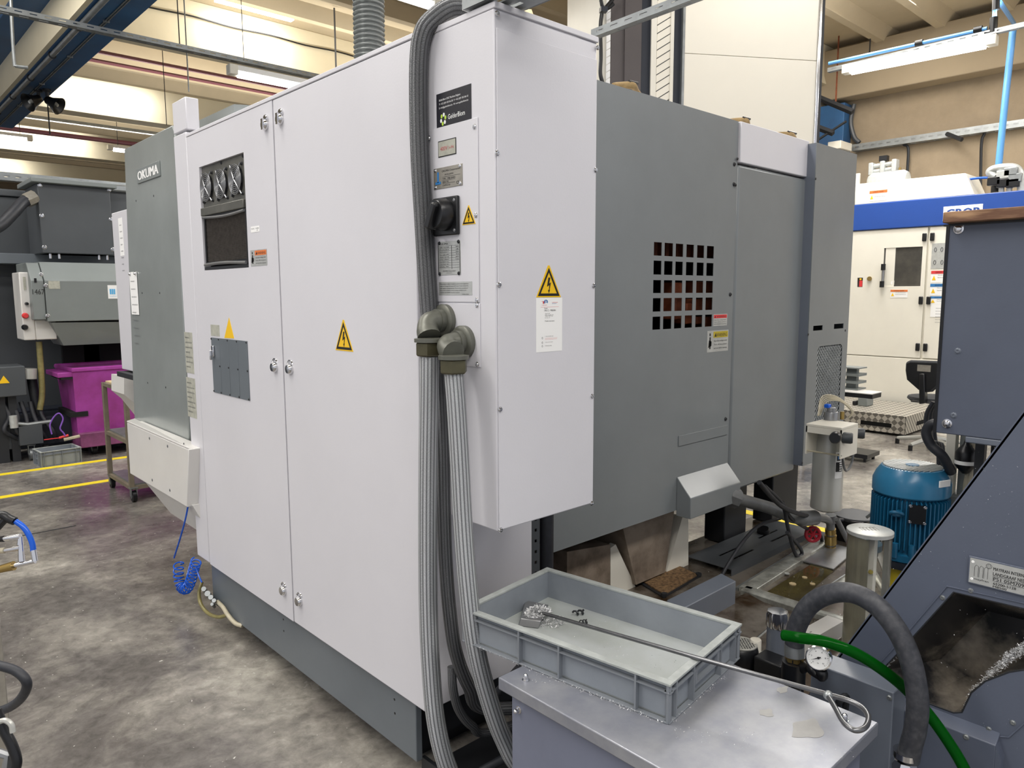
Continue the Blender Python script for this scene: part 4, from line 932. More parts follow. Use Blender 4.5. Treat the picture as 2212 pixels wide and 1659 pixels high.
pts = [n2+down] + hp(Fh_, (986, 880), (993, 1000), (1000, 1130), (1010, 1260)) + [L(1.23).at(1025, 1385), L(1.27).at(1050, 1490), L(1.33).at(1085, 1590), L(1.4).at(1128, 1660), V((1.62, 1.52, .06))]
hose('braided_conduit', 'silver braided conduit hanging from the right elbow and passing behind the tote', 'hose', pts, .0265, 'braid', n=24, group='braided conduits')
F2 = L(1.28)
pts = hp(F2, (948, 800), (955, 950), (958, 1090), (963, 1220), (972, 1330)) + [L(1.31).at(985, 1410), L(1.38).at(1012, 1480), L(1.48).at(1050, 1530), V((1.78, 1.62, .25))]
hose('braided_conduit', 'darker braided conduit between the two bright ones', 'hose', pts, .021, 'braidd', group='braided conduits')
pts = [L(1.33).at(976, 1440), L(1.33).at(979, 1490), L(1.36).at(992, 1535), L(1.42).at(1020, 1568), L(1.52).at(1060, 1580), V((1.85, 1.66, .2))]
hose('braided_conduit', 'short dark braided conduit curving low behind the bright ones', 'hose', pts, .014, 'braidd', group='braided conduits')
# black covered braid arching from the roof
Fq = L(1.268)
pts = [V((1.46, 1.62, 2.415)), V((1.40, 1.64, 2.425)), V((1.335, 1.675, 2.43))] + [L(1.285).at(931, 46), L(1.27).at(912, 78)] + hp(Fq, (905, 130), (904, 220), (907, 340), (914, 460), (920, 560), (926, 650), (931, 705)) + [L(1.285).at(942, 800), L(1.29).at(948, 950)]
hose('braided_conduit', 'dark braided conduit arching off the cabinet roof and down beside the door', 'hose', pts, .0265, 'braidd', n=22, group='braided conduits')
o = MB().cyl(V((1.455, 1.615, 2.415)), V((1.53, 1.57, 2.41)), .033, n=6).cyl(V((1.50, 1.59, 2.38)), V((1.50, 1.59, 2.41)), .03).build('cable_gland', M['brass']); tag(o, 'brass gland joining the arching conduit to the cabinet roof', 'fitting')
# dark cable clutter behind the hoses
for k, (a, c, e) in enumerate((((1.50, 1.75, .30), (1.62, 1.60, .5), (1.9, 1.7, .2)), ((1.45, 1.72, .1), (1.6, 1.5, .28), (1.85, 1.62, .05)), ((1.55, 1.78, .6), (1.66, 1.62, .35), (1.75, 1.60, .05)))):
    hose('floor_cable', 'black cable in the dark gap behind the worktable, %s' % ('upper', 'middle', 'lower')[k], 'cable', [a, c, e], .014, 'rubber', group='cables behind the worktable')
tr_ = MB().box(1.36, 1.98, 1.33, 1.93, 0, .045); tr_.box(1.36, 1.98, 1.33, 1.345, .045, .09); tr_.box(1.36, 1.375, 1.345, 1.93, .045, .09)  # dark box added to stand for the deep shade on the floor
o = tr_.build('floor_shade_box', M['dark'], bevel=.002); tag(o, 'dark box added on the floor for the shade behind the worktable', 'tray')
o = MB().box(1.72, 1.9, 1.5, 1.55, .046, .11).build('steel_offcut', M['galv'], bevel=.004); tag(o, 'bare steel angle lying on the added dark box', 'steel part')
# ================================================================== worktable
TZ = .705
tb = thing('worktable', 'scuffed blue-grey sheet metal cabinet table in the foreground', 'table', (1.39, .94, 0))
MB().box(1.150, 1.634, .574, 1.297, TZ-.032, TZ).build('table_top', M['tablep'], tb, bevel=.003)
MB().box(1.176, 1.61, .60, 1.275, .06, TZ-.032).build('table_body', M['tbody'], tb, bevel=.002)
for x in (1.20, 1.58):
    for y in (.63, 1.25): MB().cyl((x, y, 0), (x, y, .06), .02).build('foot', M['dark'], tb)
def capnut(par, F, px=None, uv=None, name='dome_nut'):
    u, v = F.px(*px) if px else uv
    b = MB(); b.lathe(F.pt(u, v), F.N, [(.0095, 0), (.0095, .0015)], n=16); b.lathe(F.pt(u, v, .0015), F.N, [(.0068, 0), (.0068, .006)], n=6); b.lathe(F.pt(u, v, .0075), F.N, [(.006, 0), (.006, .004), (.004, .008), (.001, .0095)], n=12)
    b.build(name, M['chrome'], par)
capnut(tb, T(TZ), (1136, 1469)); capnut(tb, T(TZ), (1824, 1556)); capnut(tb, L(1.176), (1121, 1533))
# dried puddle marks on the table
for k, (c, rx, ry) in enumerate((((1745, 1575), .045, .028), ((1656, 1540), .018, .014), ((1690, 1490), .02, .01))):
    F = T(TZ+.0004); u, v = F.px(*c); P = [(u+rx*(1+.25*math.sin(3*a+k))*math.cos(a), v+ry*(1+.2*math.cos(4*a))*math.sin(a)) for a in [i*math.pi/14 for i in range(28)]]
    MB().prism(F, P, -.0003, .0002).build('dried_stain', mk('pale_stain%d' % k, '#9c9b99', .4, var=.08, sc_=20), tb)
# ================================================================== tote with ribs
A0, B0, HT = .632, .392, .095
def make_tote(name, label, group, loc, rot, Lg=A0, Wd=B0, Ht=HT, inside=True):
    t = thing(name, label, 'crate', (0, 0, 0), group)
    P_ = M['tote']; hl, hw = Lg/2, Wd/2; i = .016
    Fz_ = T(0)
    MB().box(-hl+i, hl-i, -hw+i, hw-i, .004, .008).build('base', M['totebase'], t)
    walls = [(( -hl, -hw, 0), (1, 0, 0), (0, -1, 0), Lg, 4), ((hl, hw, 0), (-1, 0, 0), (0, 1, 0), Lg, 4), ((hl, -hw, 0), (0, 1, 0), (1, 0, 0), Wd, 3), ((-hl, hw, 0), (0, -1, 0), (-1, 0, 0), Wd, 3)]
    for (O, U, N, Ln, nr) in walls:
        F = Face(O, U, (0, 0, 1), N)
        b = MB()
        b.fbox(F, i, Ln-i, .004, Ht-.003, -i-.003, -i)
        b.build('side_wall', M['totein'], t)
        e_ = 0 if nr == 4 else i+.004
        b = MB().fbox(F, e_, Ln-e_, Ht-.006, Ht, -i-.004, 0)
        b.build('rim', M['toterim'], t, bevel=.001)
        MB().fbox(F, 0, Ln, Ht*.75, Ht*.75+.003, -i, -.002).build('rib', P_, t)
        MB().fbox(F, .004, Ln-.004, 0, .004, -i, -.001).build('bottom_ledge', P_, t, bevel=.001)
        us = (.035, Ln*.32, Ln*.52, Ln*.86, Ln-.006) if nr == 4 else (.035, Ln*.31, Ln*.69, Ln-.035)
        for u in us: MB().fbox(F, u-.0024, u+.0024, .004, Ht-.006, -i, -.001).build('rib', P_, t)
        if nr == 3:
            MB().holes(F, Ln*.33, Ln*.67, Ht*.40, Ht*.74, [(Ln*.36, Ln*.64, Ht*.46, Ht*.72)], -i, -.003).build('handle_frame', P_, t)
    for sx in (-1, 1):
        for sy in (-1, 1): MB().cyl((sx*(hl-.0075), sy*(hw-.0075), .001), (sx*(hl-.0075), sy*(hw-.0075), Ht-.003), .006, n=12).build('corner_post', P_, t)
    t.location = loc; t.rotation_euler = (0, 0, rot); LOC[t.name] = V((0, 0, 0))
    return t
cx_, cy_ = (1.216+1.605+1.658+1.274)/4, (1.499+1.565+.946+.876)/4
tote = make_tote('tote', 'large grey ribbed plastic tote lying on the worktable', None, (cx_, cy_, TZ+.0005), math.radians(90+7.5))
# liquid film / chips
TF = T(TZ+.0095)
b = MB()
def shards(b, c, rx, ry, rz, n, s0=.002, s1=.008):
    for _ in range(n):
        a = rnd(0, 2*math.pi); r = math.sqrt(rnd(0, 1)); p = V(c)+V((rx*r*math.cos(a), ry*r*math.sin(a), rz*(1-r)*rnd(0, 1)))
        s = rnd(s0, s1); d1 = V((rnd(-1, 1), rnd(-1, 1), rnd(-.6, .8))).normalized()*s; d2 = V((rnd(-1, 1), rnd(-1, 1), rnd(0, 1))).normalized()*s*.35
        b.add([p, p+d1, p+d1+d2, p+d2*.8], [(0, 1, 2, 3)])
c0 = TF.at(1165, 1335)
c0 = TF.at(1160, 1338); shards(b, c0+V((0, 0, .018)), .045, .03, .028, 1300, .003, .010); shards(b, TF.at(1195, 1345), .045, .03, .012, 500, .002, .008)
o = b.build('metal_chips', M['chip'], smooth=False); tag(o, 'heap of bright metal chips on the rake blade inside the tote', 'chips', kind='stuff')
b = MB()
for px, n in (((1240, 1360), 40), ((1330, 1400), 40), ((1420, 1430), 30), ((1300, 1345), 20)): shards(b, TF.at(*px), .05, .05, .002, n, .001, .004)
for px, n in (((1180, 1465), 30), ((1600, 1590), 25), ((1500, 1590), 40), ((1700, 1480), 20), ((1820, 1640), 15)): shards(b, T(TZ+.001).at(*px), .04, .05, .001, n, .001, .004)
F = Face(V((cx_, cy_, TZ)), (1, 0, 0), (0, 1, 0), (0, 0, 1))
e0, e1 = T(TZ+.006).at(1022, 1398), T(TZ+.006).at(1440, 1570)
for k in range(420):
    t_ = rnd(0.02, .99); p = e0+(e1-e0)*t_; shards(b, p+V((.004, .004, .001)), .005, .005, .004, 1, .001, .005 if t_ > .6 else .0035)
e2 = T(TZ+.006).at(1582, 1450)
for k in range(160): p = e1+(e2-e1)*rnd(.02, .98); shards(b, p+V((-.006, .0, .001)), .005, .005, .004, 1, .001, .004)
o = b.build('chip_litter', M['chip'], smooth=False); tag(o, 'scattered fine metal chips on the tote ledges and the table top', 'chips', kind='stuff')
def curl(label, px, s=1):
    c = TF.at(*px); P = [c+V((.0022*i*s*.9, -.001*i*s, .008+.006*math.sin(i*.9))) + V((0, .006*math.cos(i*.9), 0)) for i in range(16)]
    o = MB().tube(P, .003*s, 6).build('chip_curl', M['chipd']); tag(o, label, 'chips', 'dark chip curls in the tote')
curl('dark twisted chip curl on the tote floor beside the rake rod', (1240, 1330), 1); curl('smaller dark chip curl against the rake rod', (1255, 1350), .6)
# rake
rk = thing('chip_rake', 'steel chip rake with a long rod and looped handle lying across the tote', 'rake', TF.at(1160, 1340))
pa = TF.at(1160, 1335)+V((0, 0, .02)); rimp = T(TZ+HT+.007).at(1502, 1420); 
hz_ = TZ+.105
e = T(hz_).at(1790, 1500)
MB().tube([pa, pa+(rimp-pa)*.5, rimp, e], .0052, 10).build('rod', M['dsteel'], rk)
FT_ = T(hz_)
lp = spl([FT_.at(*q) for q in ((1788, 1500), (1830, 1512), (1862, 1528), (1876, 1550), (1868, 1572), (1845, 1577), (1822, 1560), (1805, 1530), (1788, 1502))], 6)
MB().tube(lp, .0055, 10).build('handle', M['dsteel'], rk)
MB().ball(FT_.at(1789, 1502), .010).build('weld', M['galv'], rk)
F = TF; bl = [F.at(1119, 1352), F.at(1163, 1358), F.at(1180, 1322), F.at(1130, 1312)]
MB().hull8(bl, [q+V((.01, 0, .02)) for q in bl]).build('blade', M['steel'], rk, bevel=.002)
# ================================================================== pressure hose, gauge, green hose
Fs = L(1.80)
hs = thing('pressure_hose', 'thick black rubber hose arching over beside the conveyor', 'hose', Fs.at(1715, 1520))
arc = [Fs.at(*q) for q in ((1716, 1392), (1722, 1352), (1748, 1308), (1790, 1284), (1840, 1281), (1893, 1308), (1938, 1362), (1968, 1430), (1982, 1510), (1978, 1570), (1968, 1610), (1962, 1640))]
MB().tube(spl(arc, 8), .0245, 24).build('hose_body', M['wrap'], hs)
MB().lathe(Fs.at(1716, 1418), UP, [(.025, 0), (.025, .035), (.020, .036), (.020, .04)], n=20).build('ferrule', M['galv'], hs)
b = MB(); b.lathe(Fs.at(1958, 1622), (0, 0, -1), [(.029, 0), (.029, .014)], n=24); b.lathe(Fs.at(1954, 1650), (0, 0, -1), [(.024, -.01), (.03, 0), (.03, .03)], n=8); b.cyl(Fs.at(1930, 1625), Fs.at(1985, 1632), .005); b.build('hose_clamp', M['chrome'], hs)
vp = thing('riser_pipe', 'black capped riser pipe under the black hose with a side branch', 'pipe', Fs.at(1715, 1650))
MB().lathe(Fs.at(1716, 1420), (0, 0, -1), [(.019, -.01), (.021, 0), (.021, .01), (.030, .012), (.030, .072), (.027, .074), (.027, .6)], n=24).build('pipe_body', M['black'], vp)
MB().lathe(Fs.at(1716, 1420), (0, 0, -1), [(.024, -.004), (.024, .008)], n=6).build('union_nut', M['brass'], vp)
MB().tube(spl([Fs.at(1730, 1442), L(1.78).at(1752, 1444), L(1.77).at(1765, 1458), L(1.765).at(1775, 1462), L(1.765).at(1775, 1448)], 5), .011, 12, rf=lambda s: .012+.003*math.sin(s*150)).build('branch_elbow', M['black'], vp)
FGa = L(1.765)
gu = thing('pressure_gauge', 'round silver pressure gauge with a white dial on the riser pipe', 'gauge', FGa.at(1768, 1421))
gd = (-ray(1768, 1421)); gd.z *= .3; gd = (gd.normalized()+V((-.05, .1, .12))).normalized(); gu_u = V((gd.y, -gd.x, 0)).normalized()*-1
gU = V((0, 0, 1)).cross(gd).normalized(); gV = gd.cross(gU); FD = Face(FGa.at(1768, 1421), gU, gV, gd)
MB().lathe(FD.O, gd, [(.028, -.022), (.031, -.020), (.031, .004), (.028, .006), (.027, .001), (.001, .001)], n=36).build('gauge_case', M['chrome'], gu)
di = MB().lathe(FD.O, gd, [(.027, .0012), (.001, .0014)], n=36).build('dial', M['paper'], gu)
b = MB()
for k in range(26):
    a = math.radians(225-270*k/25); r1_ = .024; r0_ = .0205 if k % 5 == 0 else .0225
    n_ = V((-math.sin(a), math.cos(a))+(0,))
    F = FD; p, q = (r0_*math.cos(a), r0_*math.sin(a)), (r1_*math.cos(a), r1_*math.sin(a)); w_ = .0004
    b.prism(F, [(p[0]-w_*math.sin(a), p[1]+w_*math.cos(a)), (q[0]-w_*math.sin(a), q[1]+w_*math.cos(a)), (q[0]+w_*math.sin(a), q[1]-w_*math.cos(a)), (p[0]+w_*math.sin(a), p[1]-w_*math.cos(a))], .0015, .0018)
for k, t in enumerate(('0', '2', '4', '6', '8', '10')):
    a = math.radians(225-54*k); text(b, FD, .0165*math.cos(a)-.0015, .0165*math.sin(a)-.0015, .003 if t != '10' else .004, .0035, t, .0018)
text(b, FD, -.002, -.014, .004, .003, 'bar', .0018)
a = math.radians(205); b.prism(FD, [(.02*math.cos(a), .02*math.sin(a)), (-.006*math.cos(a)+.0012, -.006*math.sin(a)-.0012), (-.006*math.cos(a)-.0012, -.006*math.sin(a)+.0012)], .0025, .003); b.lathe(FD.pt(0, 0, .002), gd, [(.003, 0), (.003, .0015)], n=12)
b.build('dial_print', M['blk'], di, smooth=False)['kind'] = 'stuff'
gp = [L(1.70).at(1692, 1372), L(1.70).at(1730, 1378), L(1.72).at(1785, 1387), L(1.75).at(1850, 1412), L(1.80).at(1910, 1450), L(1.86).at(1962, 1494), L(1.89).at(2010, 1548), L(1.89).at(2055, 1612), L(1.88).at(2085, 1665), L(1.87).at(2110, 1730)]
path = spl(gp, 8); b = MB(); b.tube(path, .0135, 20, caps=False); o = b.build('green_hose', M['greenh']); tag(o, 'transparent green hose with an open cut end reaching past the gauge', 'hose')
s_ = o.modifiers.new('Solid', 'SOLIDIFY'); s_.thickness = .0022
# ================================================================== conveyor (slate blue incline) at right
XC = 2.0; FC = L(XC)
cv = thing('chip_conveyor', 'slate blue inclined chip conveyor with a discharge hopper at right', 'conveyor', (2.3, .5, 0))
E0 = FC.px(2212, 885); E1 = FC.px(1830, 1390)
sl_ = (E1[1]-E0[1])/(E1[0]-E0[0])
def edge(v): return E1[0]+(v-E1[1])/sl_
op = FC.q((2060, 1279), (2212, 1315), (2300, 1335), (2260, 1440), (2180, 1452), (2128, 1472), (2098, 1497), (2078, 1539), (2060, 1540), (1985, 1512), (1900, 1452), (1955, 1395))
ring = [(edge(.42), .42), (edge(2.2), 2.2), (.4, 2.2), (.4, .42)]
# side sheet with the opening, made as a band of quads around it
def ringsheet(F, outer, inner, d0, d1):
    """outer and inner: same number of points"""
    b = MB(); n = len(outer)
    P = [F.pt(*p, d0) for p in outer]+[F.pt(*p, d0) for p in inner]+[F.pt(*p, d1) for p in outer]+[F.pt(*p, d1) for p in inner]
    fs = []
    for i in range(n):
        j = (i+1) % n
        fs += [(i, j, n+j, n+i), (2*n+i, 3*n+i, 3*n+j, 2*n+j), (n+i, n+j, 3*n+j, 3*n+i), (i, 2*n+i, 2*n+j, j)]
    b.add(P, fs); return b
cu_, cv_ = sum(p[0] for p in op)/len(op), sum(p[1] for p in op)/len(op)
def cast(p):      # from the opening's middle through p to the sheet's outline
    dx, dy = p[0]-cu_, p[1]-cv_; best = 9
    for i in range(4):
        a, c = ring[i], ring[(i+1) % 4]; ex, ey = c[0]-a[0], c[1]-a[1]; den = dx*ey-dy*ex
        if abs(den) < 1e-9: continue
        t = ((a[0]-cu_)*ey-(a[1]-cv_)*ex)/den; s = ((a[0]-cu_)*dy-(a[1]-cv_)*dx)/den
        if t > 0 and -1e-6 <= s <= 1+1e-6: best = min(best, t)
    return (cu_+dx*best, cv_+dy*best)
# add the outline corners as extra stations
ang = lambda p: math.atan2(p[1]-cv_, p[0]-cu_)
st_ = [(ang(p), p, cast(p)) for p in op]
for c in ring:
    a = ang(c); n = len(op); hit = None
    for i in range(n):
        p, q = op[i], op[(i+1) % n]; dx, dy = c[0]-cu_, c[1]-cv_; ex, ey = q[0]-p[0], q[1]-p[1]; den = dx*ey-dy*ex
        if abs(den) < 1e-9: continue
        t = ((p[0]-cu_)*ey-(p[1]-cv_)*ex)/den; s = ((p[0]-cu_)*dy-(p[1]-cv_)*dx)/den
        if t > 0 and 0 <= s <= 1: hit = (cu_+dx*t, cv_+dy*t)
    if hit: st_.append((a, hit, c))
st_.sort(key=lambda x: x[0])
side = ringsheet(FC, [x[2] for x in st_], [x[1] for x in st_], -.004, 0).build('side_sheet', M['conv'], cv, smooth=False)
Fe = Face((XC, 0, 0), (0, -1, 0), (0, 0, 1), (-1, 0, 0))
b = MB(); eA, eB = (edge(.42), .42), (edge(2.2), 2.2)
b.prism(FC, [eA, eB, (eB[0]+.012, eB[1]), (eA[0]+.012, eA[1])], -.55, 0); b.build('incline_cover', M['conv'], cv, bevel=.003)
MB().box(2.004, 2.55, -.4, .2, .0, .05).build('rear_sheet', M['conv'], cv)
# hopper inside the opening
hb = MB(); inn = [(cu_+(p[0]-cu_)*.62+.02, cv_+(p[1]-cv_)*.62-.02) for p in op]
n = len(op); P = [FC.pt(*p, -.004) for p in op]+[FC.pt(*p, -.16) for p in inn]
hb.add(P, [(i, (i+1) % n, n+(i+1) % n, n+i) for i in range(n)]+[list(range(n, 2*n))]); hb.build('hopper_lining', M['acry'], cv, ang=20)
MB().tube([FC.pt(*p, -.001) for p in op], .0022, 6, closed=True).build('hopper_edge', M['dark'], cv)
# flange plate around the opening, with screws
Fo = [FC.px(*p) for p in ((2046, 1266), (2300, 1322), (2300, 1470), (2215, 1560), (2180, 1592), (2155, 1590), (1946, 1506), (1888, 1478), (1886, 1448), (1940, 1390))]
MB().tube([FC.pt(*p, .0015) for p in Fo], .0018, 6, closed=True).build('flange_edge', M['conv'], cv)
for p in ((2036, 1291), (2097, 1276), (2188, 1561), (2136, 1575), (1890, 1456), (2087, 1592)): screws(cv, FC, [FC.px(*p)], .0055, .004, mat='galv')
# dark drain hole left of the opening
# chips heap at the hopper's right edge
b = MB(); pth = [FC.at(2078, 1539, -.005), FC.at(2098, 1497, -.01), FC.at(2128, 1470, -.012), FC.at(2165, 1440, -.02), FC.at(2212, 1410, -.03), FC.at(2260, 1385, -.03)]
for i in range(5):
    for k in range((120, 160, 420, 900, 900)[i]):
        p = pth[i]+(pth[i+1]-pth[i])*rnd(0, 1); shards(b, p+V((rnd(0, .012), 0, rnd(-.004, .003+.007*i))), .005, .005, .002*i, 1, .002, .006)
q0 = FC.at(1935, 1412)
for k in range(150): shards(b, FC.at(1915, 1440, -.008)+(FC.at(1955, 1395, -.008)-FC.at(1915, 1440, -.008))*rnd(0, 1), .004, .005, .006, 1, .002, .006)
o = b.build('metal_chips', M['chip'], smooth=False); tag(o, 'bright chips heaped along the right edge of the conveyor hopper', 'chips', kind='stuff')
b = MB()
for k in range(90): p = FC.at(rnd(1860, 2205), rnd(1180, 1640), .0005); shards(b, p, .0005, .0005, 0, 1, .001, .003)
for k in range(60): p = FC.at(rnd(2080, 2200), rnd(950, 1200), .0005); shards(b, p, .0005, .0005, 0, 1, .001, .003)
o = b.build('chip_specks', M['chip'], cv, smooth=False); o['kind'] = 'stuff'
# maker's plate with raised frame
qa, qb, qc = FC.px(2098, 1203), FC.px(2098, 1256), FC.px(2212, 1237)
r = (qa[0], qa[0]+.155, qb[1], qa[1]); w = r[1]-r[0]; h = r[3]-r[2]
pf = MB().fbox(FC, r[0]-.004, r[1]+.004, r[2]-.004, r[3]+.004, 0, .006).build('plate_holder', M['conv'], cv, bevel=.002)
pl = tag(MB().fbox(FC, *r, .006, .0068).build('maker_plate', M['plate2'], pf), 'silver maker plate with engraved lettering')
b = MB()
for (u, v, w2, h2, t) in ((.32, .70, .60, .13, 'MAYFRAN INTERNATIONAL'), (.32, .50, .62, .13, 'LANDGRAAF NEDERLAND'), (.33, .30, .58, .14, 'P51 05M7090 090'), (.33, .13, .30, .10, '65200-5128'), (.33, .02, .18, .08, 'M8500')): text(b, FC, r[0]+u*w, r[2]+v*h, w2*w, h2*h, t, .0072, bold=.0003)
for k in range(3):
    x = r[0]+(.07+.065*k)*w; b.tube([FC.pt(x, r[2]+.28*h, .007), FC.pt(x, r[2]+.68*h, .007), FC.pt(x+.02*w, r[2]+.76*h, .007), FC.pt(x+.05*w, r[2]+.72*h, .007), FC.pt(x+.05*w, r[2]+.28*h, .007)], .0004, 4)
b.tube([FC.pt(r[0]+.26*w+.006*math.cos(a), r[2]+.82*h+.006*math.sin(a), .007) for a in [i*math.pi/6 for i in range(12)]], .0004, 4, closed=True); b.tube([FC.pt(r[0]+.26*w+.0025*math.cos(a), r[2]+.82*h+.006*math.sin(a), .007) for a in [i*math.pi/6 for i in range(12)]], .0003, 4, closed=True)
text(b, FC, r[0]+.07*w, r[2]+.13*h, .2*w, .10*h, 'mayfran', .0072); b.fbox(FC, r[0]+.32*w, r[0]+.322*w, r[2]+.28*h, r[2]+.47*h, .0068, .0072); b.fbox(FC, r[0]+.32*w, r[1]-.03*w, r[2]+.465*h, r[2]+.475*h, .0068, .0072); b.fbox(FC, r[0]+.32*w, r[1]-.03*w, r[2]+.275*h, r[2]+.285*h, .0068, .0072)
b.build('lettering', M['blk'], pl, smooth=False)['kind'] = 'stuff'
screws(pl, FC, [(r[0]+.04*w, r[3]-.15*h), (r[0]+.04*w, r[2]+.15*h)], .003, .0015, .0068, 'paper', 'rivet')
# lower box of the conveyor with chamfered ridge
a = FC.px(1935, 1500); c = FC.px(2160, 1588); e = FC.px(2170, 1600); zr = a[1]
b = MB(); Fp = Face((XC, -c[0], 0), (-1, 0, 0), (0, 0, 1), (0, 1, 0))
b.prism(Fp, [(0, zr), (.03, zr-.02), (.03, .02), (-.2, .02), (-.2, zr)], -.0, .40); b.build('lower_housing', M['conv'], cv, bevel=.002)
b = MB(); F5 = Face((XC-.03, 0, 0), (0, -1, 0), (0, 0, 1), (-1, 0, 0)); b.prism(F5, [(c[0], .02), (c[0], zr-.02), (c[0]+.012, zr-.05), (c[0]+.02, .02)], -.1, 0); b.build('housing_end', M['conv'], cv)
screws(cv, F5, [F5.px(*p) for p in ((2087, 1592),)], .006, .004, mat='galv')
for x in (2.1, 2.45):
    for y in (-.3, .95): MB().box(x-.03, x+.03, y-.03, y+.03, 0, .06).build('foot', M['dark'], cv)
# separate grey panel box between table and conveyor
F = L(1.88); pA = F.px(1760, 1436); pB = F.px(1931, 1497)
bx = thing('pump_housing', 'grey-blue sheet metal housing between the worktable and the conveyor', 'housing', (1.93, .75, 0))
ub = pB[0]; ua = F.px(1752, 1440)[0]
MB().box(1.88, 1.965, -ub, -ua, .02, pB[1]).build('housing_body', M['grey2'], bx, bevel=.003)
MB().box(1.90, 1.95, -ub+.02, -ua-.02, 0, .02).build('housing_foot', M['dark'], bx)
screws(bx, F, [F.px(1921, 1497+10)], .006, .004, mat='galv')
MB().tube(spl([L(1.86).at(1806, 1530), L(1.84).at(1815, 1512), L(1.86).at(1828, 1505), L(1.88).at(1826, 1530)], 5), .009, 8).build('lifting_handle', M['dark'], bx)
# ================================================================== grey control cabinet with wooden board
XK = 2.8; FK = L(XK)
cc = thing('coolant_cabinet', 'slate grey sheet metal cabinet behind the conveyor at the right edge', 'cabinet', (3.0, .5, 0))
a = FK.px(2048, 485); c = FK.px(2026, 935); e = FK.px(2165, 951)
zt = a[1]; zb = c[1]
MB().box(XK, XK+.45, -.25, -a[0], zb, zt).build('cabinet_body', M['conv'], cc, bevel=.003)
MB().box(XK-.004, XK+.46, -.26, -a[0]+.012, zt-.006, zt+.0008).build('top_rim', M['black'], cc)
MB().box(XK-.003, XK, -a[0]-.006, -a[0]+.004, zb, zt).build('corner_edge', M['black'], cc)
u0 = FK.px(2085, 940)[0]; MB().box(XK+.0, XK+.03, -.25, -u0, zb-.022, zb).build('bottom_lip', M['grey2'], cc, bevel=.004)
for p in ((2071, 495), (2046, 915)):
    u, v = FK.px(*p); b = MB(); b.lathe(FK.pt(u, v), FK.N, [(.016, 0), (.016, .003), (.011, .004), (.011, .010), (.008, .012), (.001, .012)], n=18); b.build('bolt_washer', M['chrome'], cc)
MB().fbox(FK, *rect(FK, (2067, 484), (2083, 492)), 0, .003).build('bracket_tab', M['galv'], cc)
screws(cc, FK, [FK.px(*p) for p in ((2069, 758), (2060, 897))], .009, .004, mat='grey2', name='plug')
# legs of the cabinet
MB().box(XK+.22, XK+.25, -a[0]-.10, -a[0]-.07, 0, zb).build('leg', M['dark'], cc); MB().box(XK+.38, XK+.42, -a[0]-.12, -a[0]-.08, 0, zb).build('leg', M['dark'], cc)
MB().box(XK+.02, XK+.08, -.2, -.14, 0, zb).build('leg', M['dark'], cc); MB().box(XK+.36, XK+.42, -.2, -.14, 0, zb).build('leg', M['dark'], cc)
FW = L(XK-.05)
a2 = FW.px(2035, 465); zt2 = zt+.0015
wb_ = MB().box(XK-.05, XK+.4, -.3, -FW.px(2036, 478)[0], zt2, zt2+.036).build('wooden_board', M['wood'], bevel=.003); tag(wb_, 'dark oiled wooden board lying on top of the slate grey cabinet', 'board')
# things under the cabinet: white post, filter bottle, tubes, cable bundle
F = L(3.1)
r = rect(F, (2036, 1060), (2066, 930)); o = MB().box(3.1, 3.14, -r[1], -r[0], .38, zb).build('cable_duct', M['cream'], bevel=.002); tag(o, 'upright cream cable duct beneath the slate grey cabinet', 'duct')
o = MB().box(3.12, 3.2, -F.px(2086, 1000)[0], -F.px(2067, 1000)[0], .38, zb).build('finned_strip', M['lgrey']); tag(o, 'grey-green slotted upright beside the cream cable duct', 'bracket')
b = MB(); c = L(3.08).at(2088, 960); b.lathe(c, (0, 0, -1), [(.006, -.02), (.012, 0), (.03, .02), (.035, .03), (.035, .08), (.02, .1), (.01, .11)], n=18); o = b.build('filter_bowl', M['black']); tag(o, 'small black filter bowl hanging under the slate grey cabinet', 'filter')
MB().lathe(c+V((0, 0, -.06)), (0, 0, -1), [(.0355, 0), (.0355, .014)], n=18).build('filter_band', M['paper'], o)
for k, (x0, x1) in enumerate(((2097, 2088), (2104, 2095))): hose('white_tube', 'white plastic tube below the slate grey cabinet, %s of the two' % ('left' if k == 0 else 'right'), 'hose', [F.at(x0, 935), F.at(x0-3, 990), F.at(x1, 1040), F.at(x1-8, 1100)], .010, 'whose', group='white tubes')
hose('black_cable_loop', 'thick black cable looping out at the left of the slate grey cabinet', 'cable', [L(3.0).at(2040, 915), L(3.0).at(2012, 917), L(3.0).at(2001, 935), L(3.0).at(2012, 962), L(3.0).at(2036, 985), L(3.05).at(2055, 1020)], .018, 'rubber')
for k in range(3): hose('thin_black_cable', 'thin black cable bundle strand behind the thick loop, strand %s' % ('near', 'middle', 'far')[k], 'cable', [L(3.1+.1*k).at(2016+4*k, 868), L(3.1+.1*k).at(2001+8*k, 900), L(3.1+.1*k).at(2006+8*k, 960), L(3.1+.1*k).at(2028+5*k, 1010), V((*L(3.1+.1*k).at(2034+5*k, 1050).xy, .0))], .008, 'rubber', group='thin cables by the cabinet')
